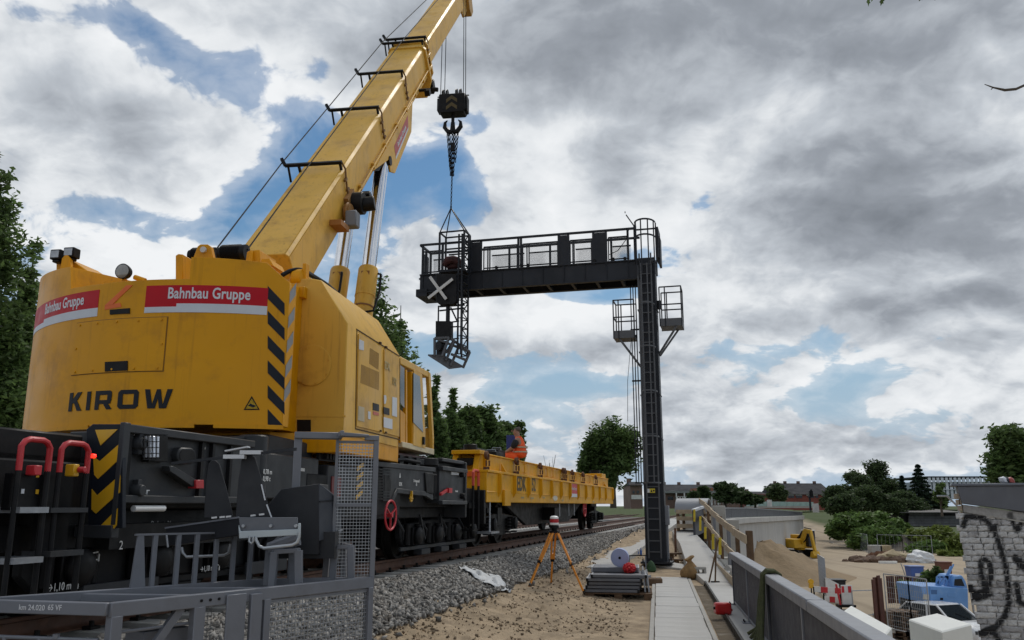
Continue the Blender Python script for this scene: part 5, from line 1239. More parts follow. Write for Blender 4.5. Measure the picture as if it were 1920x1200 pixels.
# arm
AL = mf(791, 462)[0]; AY0, AY1 = -.40, .50
zb0 = zArmB; mb = MB(MF)
for y in (AY0, AY1-.05): 
    mb.box(AL, x0m+.1, y, y+.04, zArmB, zFl); mb.box(AL, x0m+.1, y-.05, y+.09, zFl-.025, zFl+.012); mb.box(AL, x0m+.1, y-.05, y+.09, zArmB-.012, zArmB+.02)
for i in range(11): x = AL+.1+(x0m-AL)*i/10.5; mb.box(x-.01, x+.01, AY0-.03, AY0, zArmB+.02, zFl-.03)
arm = mb.build('arm_beams', GREYD, gan, bevel=.004)
mb = MB(MF); mb.box(AL-.05, x0m+.1, AY0+.04, AY1-.05, zFl-.12, zFl-.08)
for i in range(9): x = AL+.3+(x0m-AL)*i/9; mb.box(x-.04, x+.04, AY0+.04, AY1-.05, zArmB, zFl-.12)
mb.build('walkway_deck', GREYD, gan)
mb = MB(MF); mb.box(AL-.10, AL+.25, AY0-.05, AY1, zArmB-.12, zArmB+.10); mb.prism([(AL-.10, zArmB+.1), (AL+.5, zArmB-.14), (AL+.6, zArmB), (AL+.3, zArmB+.1)], 'y', AY0, AY1); mb.build('arm_end_bracket', GREYD, gan)
# railing: top rail, posts, framed mesh panels front and back
mb = MB(MF)
for y in (AY0, AY1): mb.box(AL, x0m+.05, y-.03, y+.03, zRail-.03, zRail+.03)
mb.box(AL-.03, AL+.03, AY0, AY1, zRail-.03, zRail+.03)
mb.build('top_rail', GREYD, gan)
posts_u = [793, 830, 884, 902, 972, 977, 1048, 1066, 1113, 1137, 1178]
mb = MB(MF)
for u in posts_u:
    x = mf(u, 480, AY0)[0]; mb.box(x-.03, x+.03, AY0-.03, AY0+.03, zFl-.05, zRail)
for x in np.linspace(AL, x0m-.1, 6): mb.box(x-.03, x+.03, AY1-.03, AY1+.03, zFl-.05, zRail)
rp = mb.build('railing_posts', GREYD, gan)
mb = MB(MF)
for ua, ub in ((885, 901), (1048, 1067), (1113, 1136)):
    xa_, xb_ = mf(ua, 480, AY0)[0], mf(ub, 480, AY0)[0]; mb.box(xa_, xb_, AY0-.02, AY0+.10, zFl-.02, zRail-.05)
mb.box(AL-.02, AL+.02, AY0+.25, AY1-.2, zFl, zRail-.2)
mb.build('solid_panels', GREYD, gan)
MESHW = mat('mesh_wire', (.05, .055, .06), .4, metal=.3)
zmid = zRail-.22
fr = MB(MF); wires = MB(MF)
def meshpanel(xa, xb, y, z0, z1, pitch=.032, w=.0042):
    for x in np.arange(xa+pitch/2, xb, pitch): wires.box(x-w/2, x+w/2, y-w/2, y+w/2, z0, z1)
    for z in np.arange(z0+pitch/2, z1, pitch): wires.box(xa, xb, y-w/2, y+w/2, z-w/2, z+w/2)
for ua, ub in ((793, 830), (906, 971), (979, 1047), (1068, 1112), (1140, 1178)):
    xa_, xb_ = mf(ua, 480, AY0)[0]+.02, mf(ub, 480, AY0)[0]-.02
    w = min(.22, (xb_-xa_)*.2)
    for a, b in ((xa_, xb_),):
        fr.box(a, b, AY0-.02, AY0+.02, zmid-.02, zmid+.02); fr.box(a, b, AY0-.02, AY0+.02, zFl+.05, zFl+.08)
        for x in (a, a+w*.6, a+w*.9, b): fr.box(x-.015, x+.015, AY0-.02, AY0+.02, zFl, zmid)
    meshpanel(xa_, xb_, AY0, zFl+.08, zmid); meshpanel(xa_, xb_, AY1, zFl+.08, zmid)
    fr.box(xa_, xb_, AY1-.02, AY1+.02, zmid-.02, zmid+.02)
fr.build('panel_frames', GREYD, gan); tag(wires.build('wire_mesh', MESHW, gan, smooth=0), kind='stuff')
mb = MB(MF)
for u, v in ((931, 502), (978, 500), (990, 499), (1115, 491), (1150, 489), (1172, 488)): x = mf(u, v, AY0)[0]; mb.disc((x, AY0-.02, zFl+.06), (0, 1, 0), .05, .05, 10)
mb.tube([(mf(1143, 480)[0], AY0-.03, zFl+.2), (mf(1160, 478)[0], AY0-.05, zFl+.3), (mf(1175, 462)[0], AY0-.04, zFl+.6), (mf(1181, 445)[0], AY0-.02, zRail)], .012, 5)
mb.build('cable_and_clamps', BLACK, gan)
# cage at the head of the ladder
zHT = mf(1210, 414, -.6)[1]; mb = MB(MF)
xa_, xb_ = mf(1189, 450, -.5)[0], mf(1229, 450, -.5)[0]; xm = (xa_+xb_)/2; rr_ = (xb_-xa_)/2
for z in (zHT, zFl+.62, zFl-.1):
    P = [(xm+rr_*math.cos(math.pi*(1-t/12)), -.35-.45*math.sin(math.pi*t/12), z) for t in range(13)]
    for a, b in zip(P[:-1], P[1:]): mb.bar(a, b, .012, .05)
for t in (0, 2.5, 5, 7.5, 10, 12): x, y = xm+rr_*math.cos(math.pi*(1-t/12)), -.35-.45*math.sin(math.pi*t/12); mb.box(x-.018, x+.018, y-.005, y+.005, zFl-.5, zHT)
mb.box(xa_-.03, xa_+.05, -.36, -.28, zFl, zHT-.02); mb.box(xb_-.02, xb_+.07, -.36, .35, zFl+.05, zHT-.12)
mb.box(xa_, xb_, -.33, -.29, zRail-.04, zRail+.0); mb.box(xb_+.04, xb_+.10, -.2, .3, zFl-.1, zHT-.35)
mb.build('head_cage', GREYD, gan)
mb = MB(MF); mb.bar((xa_+.02, -.3, zRail+.05), (mf(1174, 403)[0], -.3, mf(1174, 403)[1]), .05, .03); mb.disc((mf(1172, 398)[0], -.3, mf(1172, 398)[1]), (1, 0, 0), .03, .02, 10); mb.build('antenna_arm', GREYD, gan)
# two side platforms with railings and struts
def sideplat(pix_floor, pix_rail, ua, ub, yA, yB, sgn, name='side_platform'):
    xa, zf = mf(ua, pix_floor, yA)[0], mf((ua+ub)/2, pix_floor, yA)[1]; xb = mf(ub, pix_floor, yA)[0]; zr_ = mf((ua+ub)/2, pix_rail, yA)[1]
    mb = MB(MF); mb.box(xa, xb, yA, yB, zf, zf+.05); mb.box(xa, xb, yA-.01, yA+.01, zf, zf+.22); mb.box(xa, xb, yB-.01, yB+.01, zf, zf+.2)
    xo = xa if sgn < 0 else xb; mb.box(xo-.01, xo+.01, yA, yB, zf, zf+.2); pf = mb.build(name, MLAD, gan, bevel=.004)
    s = []
    for y in (yA, yB):
        for z in (zr_, zf+(zr_-zf)*.55): s.append(((xa, y, z), (xb, y, z)))
        for x in (xa, (xa+xb)/2 if False else xa+(xb-xa)*.25, xb): s.append(((x, y, zf), (x, y, zr_)))
    for z in (zr_, zf+(zr_-zf)*.55): s.append(((xo, yA, z), (xo, yB, z)))
    bars(s, .032, MF).build('railing', GREYD, pf)
    xi = x0m if sgn < 0 else x1m
    bars([((xo-sgn*.15, y, zf), (xi, y*.5, zf-.75)) for y in (yA+.05, yB-.05)], .05, MF).build('struts', MLAD, pf)
sideplat(634, 562, 1151, 1190, -.35, .25, -1); sideplat(611, 537, 1238, 1279, -.25, .45, 1)
mb = MB(MF); p = mf(1183, 640); q = mf(1177, 790); mb.tube([(p[0], -.3, p[1]), (q[0]+.03, -.3, (p[1]+q[1])/2), (q[0], -.3, q[1])], .007, 5); mb.build('hanging_wire', ROPE, gan)

# ------------------------------------------------------------------ yellow match wagon
wg = thing('flat_wagon', TRK @ Vector((0, 12.6, RAILZ)), 'yellow ribbed flat wagon behind the crane with a worker sitting on it', 'railway wagon', az=14.5)
S0, S1, Z0, Z1, Z2 = 3.70, 21.65, 1.715, 2.345, 2.68
S0 = 5.0-1.3
mb = MB(TRK); mb.box(-1.5, 1.5, S0+.0, S1, Z0, Z1-.05); mb.box(-1.52, 1.53, S0-.01, S1+.01, Z1-.05, Z1); mb.box(-1.51, 1.512, S0, S1, Z0+.20, Z0+.215); body = mb.build('wagon_body', YEL3, wg, bevel=.008)
mb = MB(TRK); mb.box(.72, 1.38, S0+.4, S1-.5, Z1, Z2-.03); mb.box(.70, 1.41, S0+.4, S1-.5, Z2-.03, Z2); up = mb.build('upper_beam', YEL3, wg, bevel=.006)
ribs_u = [935, 963, 990, 1012.5, 1033, 1051, 1067.5, 1083, 1097.5, 1111, 1123, 1134.5, 1147.5]
mb = MB(TRK); s = ts(ribs_u[0], 910)[0]; mb.prism([(1.5, Z0+.10), (1.5, Z1-.05), (1.57, Z1-.05), (1.57, Z0+.22)], 'y', s-.03, s+.03); rib = mb.build('rib', YEL3, body)
for u in ribs_u[1:]: repeat(rib, Matrix.Translation((0, 0, 0)) @ Matrix.Translation((ts(u, 910)[0]-s)*(Vector((0, 1, 0)))), body)
DK = MB(TRK); DK.box(-.6, .6, S0+.3, S1-.2, 1.45, 1.72); DK.prism([(S0+3.6, 1.72), (S0+6.0, 1.15), (S1-6.0, 1.15), (S1-3.6, 1.72)], 'x', .75, .85); DK.prism([(S0+3.6, 1.72), (S0+6.0, 1.15), (S1-6.0, 1.15), (S1-3.6, 1.72)], 'x', -.85, -.75)
DK.box(-1.2, 1.2, S0+8, S0+9.2, 1.25, 1.6); DK.build('underframe', BLACK, wg, bevel=.01)
for sc in (S0+2.45, S1-2.0):
    mb = MB(TRK)
    for sg in (-1, 1):
        X0, X1 = (.98, 1.08) if sg > 0 else (-1.08, -.98)
        mb.prism([(sc-1.25, 1.22), (sc-1.15, 1.12), (sc-.5, 1.0), (sc+.5, 1.0), (sc+1.15, 1.12), (sc+1.25, 1.22), (sc+1.25, 1.42), (sc+.4, 1.48), (sc-.4, 1.48), (sc-1.25, 1.42)], 'x', X0, X1)
    mb.box(-1.1, 1.1, sc-.18, sc+.18, 1.2, 1.62); bg = mb.build('bogie', BLACK, wg, bevel=.015)
    for d in (-.9, .9): wheelset(TRK, sc+d, .46, bg, TYRE)
    mb = MB(TRK)
    for d in (-.9, .9):
        mb.piece().box(1.06, 1.2, sc+d-.14, sc+d+.14, RAILZ+.32, RAILZ+.6); mb.lathe([(.13, 0), (.13, .05), (.09, .07)], (1.2, sc+d, RAILZ+.46), (1, 0, 0), 16)
        for e in (-.27, .27):
            for i in range(5): mb.ring((1.12, sc+d+e, RAILZ+.26+.07*i), (0, 0, 1), .06, .02, 10, 5)
    mb.build('springs', DARK, bg)
mb = MB(TRK); sc = S0+.1; mb.box(-1.2, 1.2, S0-.12, S0, 1.25, 1.85)
for x in (-.875, .875): mb.tube([(x, S0-.1, 1.86), (x, S0-.42, 1.86), (x, S0-.42, 1.86), (x, S0-.47, 1.86)], [.09, .09, .2, .2], 16)
mb.box(.9, 1.48, S0-.1, S0+.02, 1.3, 1.95); mb.build('buffer_beam', BLACK, wg, bevel=.01)
mb = MB(TRK); mb.box(1.1, 1.5, S0+.35, S0+.95, 1.1, 1.14); mb.tube([(1.45, S0+.4, 1.1), (1.45, S0+.4, 1.72)], .02, 6); mb.build('step', GALV, wg)
# end stand, stakes with rusty chains, D-handles, plates
mb = MB(TRK)
for x in (.80, 1.25): mb.prism([(S0+.02, Z1), (S0+.40, Z1), (S0+.40, Z2+.04), (S0+.2, Z2+.06)], 'x', x-.06, x+.06)
mb.box(.74, 1.34, S0+.05, S0+.45, Z2-.02, Z2+.06); mb.box(.85, 1.2, S0+.2, S0+.4, Z1, Z1+.14); mb.build('end_stand', YEL3, wg, bevel=.008)
mb = MB(TRK); mb.box(.86, 1.19, S0+.06, S0+.2, Z1+.1, Z2-.1); mb.build('end_opening', BLACK, wg)
mb = MB(TRK); mb.tube([(1.0, S0+.5, Z2+.05), (1.0, S0+.5, Z2+.2)], .14, 16); mb.box(.75, 1.1, S0+.6, S0+1.4, Z2, Z2+.14); mb.build('deck_fittings', BLACK, wg, bevel=.01)
mb = MB(TRK); p = on_face(TRK, 887, 886, S0); mb.box(p.x-.12, p.x+.12, S0-.04, S0, Z1-.13, Z1-.03); mb.build('orange_plate', ORANGE, wg)
RCH = mat('rusty_chain', (.13, .055, .025), .75, var=.4, vs=9)
def stake(u, v0):
    s = ts(u, v0, 1.44)[0]; mb = MB(TRK); mb.box(1.40, 1.47, s-.09, s+.09, Z1, Z1+.06); mb.disc((1.44, s, Z2-.04), (1, 0, 0), .08, .06, 12); chain(mb, (1.47, s, Z2-.02), (1.47, s, Z1-.05), .026, .10); 
    return mb.build('lashing_chain', RCH, wg)
for u, v in ((912, 870), (968, 878), (1013, 888), (1056, 893), (1059, 893), (1093, 899), (1117, 903), (1073, 897)): stake(u, v)
def dhandle(u, v): 
    y, z = ts(u, v, 1.41); z = Z1+.17; mb = MB(TRK); mb.tube([(1.38, y+.06, z+.10), (1.43, y+.06, z+.10), (1.43, y-.10, z+.10), (1.43, y-.10, z-.10), (1.43, y+.06, z-.10), (1.38, y+.06, z-.10)], .012, 5); mb.build('handle', YEL3, up)
for u, v in ((984, 876), (1026, 885), (1037, 887), (1080, 894), (1106, 900)): dhandle(u, v)
for u in (940, 1131): 
    s = ts(u, 875, 1.41)[0]; mb = MB(TRK); mb.prism([(1.41, Z1), (1.52, Z1), (1.41, Z1+.2)], 'y', s-.02, s+.02); mb.build('gusset', YEL3, up)
for u in (1130,):
    s = ts(u, 895, 1.3)[0]; mb = MB(TRK); mb.box(.74, 1.34, s-.5, s+.5, Z2, Z2+.16); mb.build('end_stand', YEL3, wg, bevel=.01); mb = MB(TRK); mb.tube([(1.0, s, Z2+.16), (1.0, s, Z2+.30)], .2, 14); mb.build('deck_fittings', BLACK, wg)
fm = mat('faded_black_print', (.09, .07, .03), .6, var=.4, vs=18)
text('EDK', .46, tF(978, 908, 1.506), fm, body, name='lettering', xs=.95, bold=.012); text('152', .44, tF(999, 909.5, 1.506), fm, body, name='lettering', xs=.95, bold=.010)
s = ts(1076, 917)[0]; mb = MB(TRK); mb.box(1.503, 1.512, s-.55, s+.50, 1.98, 2.30); nb = mb.build('company_panel', mat('company_sign_red', (.50, .03, .04), .45), body)
mb = MB(TRK); mb.box(1.5125, 1.5145, s-.52, s+.47, 1.90, 2.0); mb.build('panel_stripe', LOGOWHITE, nb); y = Matrix(((0, 0, 1, 0), (1, 0, 0, 0), (0, 1, 0, 0), (0, 0, 0, 1)))
text('Bahnbau Gruppe', .125, TRK @ Matrix.Translation((1.514, s-.02, 2.15)) @ y, LOGOGREY, nb, depth=.002)
mb = MB(TRK); p = ts(948, 937); mb.box(1.5, 1.56, p[0]-.28, p[0]+.22, Z0-.07, Z0+.26); mb.build('hinged_flap', YEL3, body, bevel=.006)
p = ts(1041, 936); mb = MB(TRK); mb.prism([(p[0]+.3*math.cos(a), Z0+.13+.07*math.sin(a)) for a in [k*math.pi/8 for k in range(16)]], 'x', 1.5, 1.506); mb.build('oval_label', mat('label_white_%d' % 1, (.55, .52, .42), .5), body)
for u, v, w in ((980, 933, .3), (998, 934, .35), (1020, 933, .25), (1055, 938, .25), (1113, 941, .4)):
    p = ts(u, v, 1.505); mb = MB(TRK); mb.box(1.503, 1.5055, p[0]-w/2, p[0]+w/2, p[1]-.02, p[1]+.02); mb.build('small_print', FADED, body)
p = ts(1098, 955, 1.45); mb = MB(TRK); mb.ring((1.42, p[0], 1.55), (1, 0, 0), .24, .022, 24, 6); mb.bar((1.42, p[0]-.24, 1.55), (1.42, p[0]+.24, 1.55), .03); mb.bar((1.42, p[0], 1.31), (1.42, p[0], 1.79), .03); mb.build('red_hand_wheel', MATS['hand_wheel_red'], wg)
mb = MB(TRK)
for s in (S0+8.2, S0+10.5, S0+9.6): mb.tube([(1.3, s, 1.72), (1.3, s, 1.35)], .02, 6)
mb.build('hanging_rods', GALV, wg)
# things standing on the wagon
p = TRK @ on_side(TRK, 960.5, 848, 1.0); bl = thing('blue_board', p, 'upright dark blue board standing on the wagon beside the seated worker', 'board', az=14.5)
q = TRK.inverted() @ p; w_ = (TRK.inverted() @ (TRK @ on_face(TRK, 971, 848, q.y))).x-(TRK.inverted() @ (TRK @ on_face(TRK, 949.5, 848, q.y))).x; h_ = on_face(TRK, 960, 807, q.y).z-on_face(TRK, 960, 850, q.y).z
mb = MB(TRK); mb.box(q.x-w_/2, q.x+w_/2, q.y-.02, q.y+.02, Z2+.004, Z2+h_+.1); mb.build('panel', mat('board_blue', (.016, .036, .20), .4, var=.05), bl, bevel=.004)
mb = MB(TRK); mb.bar((q.x, q.y+.02, Z2+h_*.7), (q.x, q.y+.35, Z2+.01), .03); mb.build('stay', GALV, bl)
for u, v, w, h, lb in ((931, 838, .26, .20, 'taller black equipment case on the wagon, between the end stand and the blue board'), (921, 846, .40, .13, 'long black tool case lying flat near the wagon end')):
    q = on_side(TRK, u, v+6, 1.02); t = thing('equipment_case', TRK @ Vector((q.x, q.y, Z2)), lb, 'case', az=14.5, group='black cases on the wagon')
    z = Z2+.004 if h < .15 else Z2+.14
    mb = MB(TRK); mb.box(q.x-w/2, q.x+w/2, q.y-.3, q.y+.3, Z2+.004, Z2+h); c = mb.build('case_body', BLACK, t, bevel=.015)
    mb = MB(TRK); mb.tube([(q.x-.1, q.y, Z2+h-.002), (q.x-.1, q.y, Z2+h+.05), (q.x+.1, q.y, Z2+h+.05), (q.x+.1, q.y, Z2+h-.002)], .012, 6); mb.build('handle', GALV, t)

# ------------------------------------------------------------------ worker sitting on the wagon
def skin_mesh(name, verts, edges, radii, mat_, parent, F, sub=2, root=0):
    me = bpy.data.meshes.new(name); r = parent
    while r.parent is not None: r = r.parent
    inv = ROOTM[r.name].inverted()
    me.from_pydata([tuple(inv @ (F @ Vector(p))) for p in verts], edges, []); o = bpy.data.objects.new(name, me); COL.objects.link(o)
    m = o.modifiers.new('skin', 'SKIN'); m.use_smooth_shade = True
    for i, v in enumerate(me.skin_vertices[0].data):
        rr = radii[i]; v.radius = rr if isinstance(rr, tuple) else (rr, rr); v.use_root = (i == root)
    s = o.modifiers.new('sub', 'SUBSURF'); s.levels = sub; s.render_levels = sub
    me.materials.append(mat_); o.parent = parent; CHILD.setdefault(parent.name, []).append(o)
    return o
pz = on_side(TRK, 977, 866, 1.32); PO = TRK @ Vector((1.30, pz.y, Z2))
per = thing('person', PO, 'worker in orange hi-vis vest and trousers sitting on the yellow wagon', 'person')
# local: x = the way he faces (left and a little towards us), z up from the seat
PF = Matrix.Translation(PO) @ Matrix.Rotation(rad(168), 4, 'Z')
SKN = mat('skin', (.36, .19, .13), .6, var=.1); HIV = mat('hi_vis_orange', (.86, .10, .012), .65, var=.1, vs=8, bump=.01, bs=14); SHIRT = mat('black_shirt', (.012, .013, .016), .8); HAIR = mat('short_grey_hair', (.10, .085, .07), .9, var=.4, vs=40); TAPE = mat('reflective_tape', (.40, .36, .26), .35, metal=.3)
V = [(0, 0, .10), (.01, 0, .28), (.02, 0, .45), (.05, 0, .55), (.07, 0, .61), (.10, 0, .68), (.105, 0, .76),       # pelvis .. head 0-6
     (.03, .17, .50), (.15, .22, .30), (.33, .16, .20), (.41, .13, .19),      # left arm 7-10
     (.03, -.17, .50), (.17, -.21, .32), (.36, -.13, .22), (.44, -.10, .20),  # right arm 11-14
     (.10, .10, .09), (.42, .16, .15), (.30, .05, -.05), (.40, .02, -.10),    # left leg 15-18
     (.10, -.10, .09), (.44, -.14, .15), (.45, -.12, -.22), (.55, -.12, -.28)]
Ed = [(0, 1), (1, 2), (2, 3), (3, 4), (4, 5), (5, 6), (2, 7), (7, 8), (8, 9), (9, 10), (2, 11), (11, 12), (12, 13), (13, 14), (0, 15), (15, 16), (16, 17), (17, 18), (0, 19), (19, 20), (20, 21), (21, 22)]
Rd = [(.15, .12), (.16, .12), (.16, .12), (.09, .08), .065, (.10, .085), (.09, .08), .06, .047, .036, .03, .06, .047, .036, .03, .085, .062, .048, .035, .085, .062, .048, .035]
skin_mesh('body', V, Ed, Rd, SKN, per, PF)
skin_mesh('vest', [(-.005, 0, .06), (.005, 0, .22), (.0, 0, .38), (.02, 0, .48), (.035, 0, .56), (.02, .15, .51), (.02, -.15, .51)], [(0, 1), (1, 2), (2, 3), (3, 4), (3, 5), (3, 6)], [(.22, .175), (.225, .18), (.225, .17), (.18, .14), (.08, .075), (.105, .10), (.105, .10)], HIV, per, PF)
for sg in (1, -1):
    sl = [(.04, sg*.20, .50), (.09, sg*.23, .39), (.15, sg*.235, .29)]
    skin_mesh('sleeve', sl, [(0, 1), (1, 2)], [.095, .085, .072], SHIRT, per, PF, 2)
    knee = (.42, .16, .15) if sg > 0 else (.44, -.14, .15); foot = (.30, .06, -.03) if sg > 0 else (.45, -.12, -.18)
    skin_mesh('trousers', [(.02, sg*.09, .09), (.22, sg*.125, .11), knee, tuple((a+b)/2 for a, b in zip(knee, foot)), foot], [(0, 1), (1, 2), (2, 3), (3, 4)], [.15, .125, .10, .085, .075], HIV, per, PF, 2)
    f2 = (.42, .02, -.06) if sg > 0 else (.60, -.12, -.26)
    skin_mesh('boot', [foot, tuple((a+b)/2 for a, b in zip(foot, f2)), f2], [(0, 1), (1, 2)], [.06, .055, .045], BLACK, per, PF, 2)
    h = (.43, .125, .19) if sg > 0 else (.46, -.095, .20)
    for k in range(4): skin_mesh('finger', [(h[0]-.02, h[1]+(k-1.5)*.018, h[2]), (h[0]+.035, h[1]+(k-1.5)*.019, h[2]-.004), (h[0]+.065-.006*abs(k-1.5), h[1]+(k-1.5)*.019, h[2]-.028)], [(0, 1), (1, 2)], [.010, .009, .008], SKN, per, PF, 1)
    skin_mesh('thumb', [(h[0]-.03, h[1]-sg*.025, h[2]), (h[0]+.01, h[1]-sg*.055, h[2]-.01), (h[0]+.035, h[1]-sg*.05, h[2]-.03)], [(0, 1), (1, 2)], [.011, .010, .008], SKN, per, PF, 1)
skin_mesh('hair', [(.07, 0, .70), (.065, 0, .76), (.09, 0, .815)], [(0, 1), (1, 2)], [(.092, .10), (.10, .10), (.078, .08)], HAIR, per, PF)
mb = MB(PF)
for s in (-1, 1): mb.rock((.11, s*.092, .73), .022, random, (1, .5, 1.4))
mb.build('ears', SKN, per)
mb = MB(PF); mb.tube([(.19, 0, .75), (.212, 0, .715), (.19, 0, .705)], [.008, .014, .008], 6); mb.build('nose', SKN, per)
mb = MB(PF)
for s in (-1, 1): mb.disc((.195, s*.035, .75), (1, 0, 0), .009, .01, 8)
mb.box(.188, .20, -.025, .025, .675, .682); mb.build('eyes_and_mouth', BLACK, per)
for z, h_ in ((.20, .03), (.31, .03)):
    mb = MB(PF); n = 24
    def rg(z, e): return [((.005+(.178+e)*math.cos(t)), (.222+e)*math.sin(t), z) for t in [2*math.pi*i/n for i in range(n)]]
    A, B = rg(z, .004), rg(z+h_, .004); mb.add(A+B, [(i, (i+1) % n, n+(i+1) % n, n+i) for i in range(n)]); mb.build('reflective_band', TAPE, per)

# ------------------------------------------------------------------ grey steel baskets in the foreground
def gz(x, y):
    q = TRK.inverted() @ Vector((x, y, 0)); return float(up_h(np.array(q.x), np.array(q.y)))
ZD = 1.12
A, B, C, D = [at_z(u, v, ZD) for u, v in ((-60, 1123), (205, 1130), (697, 1081), (492, 1085))]
fb_az = math.degrees(math.atan2((C-B).x, (C-B).y)); FB = frame((B.x, B.y, 0), fb_az); FA = frame((A.x, A.y, 0), math.degrees(math.atan2((D-A).x, (D-A).y)))
pfm = thing('platform_frame', ((A.x+C.x)/2, (A.y+C.y)/2, gz(-1.5, 6)), 'grey steel platform frame in the foreground with handwriting on its end beam', 'platform frame', az=fb_az)
def fb(u, v, n=0): p = on_side(FB, u, v, n); return FB @ p
LBC = (C-B).length; GP = GREY
mb = MB()
dn = Vector((0, 0, -1)); up = Vector((0, 0, 1))
mb.bar(A+dn*.035, B+dn*.035, .05, .07); mb.build('end_beam', GP, pfm, bevel=.005)
mb = MB(); mb.bar(B+dn*.04, C+dn*.04, .05, .08); mb.build('side_beam', GP, pfm, bevel=.005)
mb = MB(); mb.bar(A+dn*.03, D+dn*.03, .045, .06); mb.bar(D+dn*.03, C+dn*.03, .045, .06)
for t in (.33, .62): mb.bar(A.lerp(D, t)+dn*.04, B.lerp(C, t)+dn*.04, .04, .05)
mb.build('rear_beams', GP, pfm, bevel=.005)
mb = MB(); a, b, c, d = A.lerp(C, .03)+dn*.045, B.lerp(D, .03)+dn*.045, C.lerp(A, .03)+dn*.045, D.lerp(B, .03)+dn*.045
mb.quad(A.lerp(B, 0)+dn*.06, B+dn*.06, C+dn*.06, D+dn*.06); deck = mb.build('deck_plate', mat('dark_grating', (.008, .008, .009), .85, bump=.004, bs=120, spec=.05), pfm, smooth=0)
# handwriting on the end beam
ab = (B-A).normalized(); nrm = Vector((ab.y, -ab.x, 0)).normalized()
def beamF(u, v): 
    p = hit(u, v, A, nrm)+nrm*.0265; return Matrix.Translation(p) @ Matrix((( ab.x, 0, nrm.x, 0), (ab.y, 0, nrm.y, 0), (ab.z, 1, 0, 0), (0, 0, 0, 1)))
CHALK = mat('chalk', (.62, .63, .66), .9, var=.1)
text('km 24.020', .042, beamF(66, 1138.5), CHALK, pfm, name='handwriting', depth=.001, bold=.0004, xs=.95)
text('65 VF', .042, beamF(106, 1138.5) @ Matrix.Translation((.01, 0, 0)), CHALK, pfm, name='handwriting', depth=.001, bold=.0004, xs=.9)
# legs, wide post, brace, thin rods
mb = MB(FB)
for y, w, x in ((.04, .07, 0), (LBC*.52, .055, 0), (LBC-.03, .05, 0)): mb.box(-.03+x, .03+x, y-w/2, y+w/2, .05, ZD-.075)
mb.build('corner_legs', GP, pfm, bevel=.004)
y1 = (FB.inverted() @ fb(440, 1150)).y; y2 = (FB.inverted() @ fb(470, 1150)).y; yb = (FB.inverted() @ fb(372, 1150)).y
mb = MB(FB); mb.box(.03, .045, y1-.10, y1+.05, .05, ZD-.02); mb.box(-.06, .03, y1+.05, y1+.065, .05, ZD-.02); mb.box(.02, .05, y2-.04, y2+.05, .05, ZD-.03); wp = mb.build('wide_post', GP, pfm, bevel=.004)
mb = MB(FB); mb.box(-.025, .03, yb-.05, yb+.03, .05, ZD-.075); mb.build('inner_post', GP, pfm, bevel=.004)
p, q = FB.inverted() @ fb(343, 1140), FB.inverted() @ fb(285, 1215); mb = MB(FB); mb.bar((-.02, p.y, p.z), (-.02, q.y-.15, q.z-.2), .05, .03, (1, 0, 0)); mb.build('diagonal_brace', GP, pfm)
mb = MB(FB); mb.box(-.28, -.10, .30, .62, .3, ZD-.2); mb.build('side_plate', GP, pfm, bevel=.004)
mb = MB(FB)
for z in (ZD-.17, ZD-.45): mb.tube([(-.03, .05, z), (-.03, yb, z)], .010, 6)
mb.tube([(-.04, y2+.1, .1), (-.04, y2+.1, ZD-.1)], .012, 6); mb.build('thin_rods', GP, pfm)
mb = MB(FB)
for k in range(3): mb.disc((.028, y1-.28+.065*k, ZD-.04), (1, 0, 0), .009, .006, 10)
mb.build('bolt_holes', BLACK, pfm)
mb = MB(); lo = Vector((0, 0, -.20))
mb.tube([A+lo, B+lo+(A-B)*.05], .011, 8)
for t in (.3, .55, .8): q = A.lerp(B, t)+lo; mb.tube([q, q+Vector((0, 0, -.5))], .014, 8)
q = A.lerp(B, .66)+lo; mb.tube([q+up*.0, q+up*.025], .02, 8); mb.build('lower_rail', GP, pfm)
# wire mesh infill between the wide post and the far leg
def mesh_panel(F, y0, y1, z0, z1, x, pitch, w, parent, name='wire_mesh'):
    m = MB(F)
    for y in np.arange(y0+pitch/2, y1, pitch): m.box(x-w/2, x+w/2, y-w/2, y+w/2, z0, z1)
    for z in np.arange(z0+pitch/2, z1, pitch): m.box(x-w/2+w, x+w/2+w, y0, y1, z-w*.75, z+w*.75)
    return tag(m.build(name, GALV, parent, smooth=0), kind='stuff')
y3 = (FB.inverted() @ fb(488, 1130)).y; y4 = (FB.inverted() @ fb(688, 1130)).y
mb = MB(FB)
for y in (y3, y4): mb.box(-.008, .012, y-.012, y+.012, .1, ZD-.09)
mb.box(-.008, .012, y3, y4, ZD-.10, ZD-.085); mb.box(-.008, .012, y3, y4, .08, .1); mf_ = mb.build('mesh_frame', GP, pfm)
mesh_panel(FB, y3, y4, .1, ZD-.1, .0, .030, .0040, pfm)
mesh_panel(FB, yb+.05, y1-.1, .1, ZD-.1, -.09, .026, .0028, pfm)
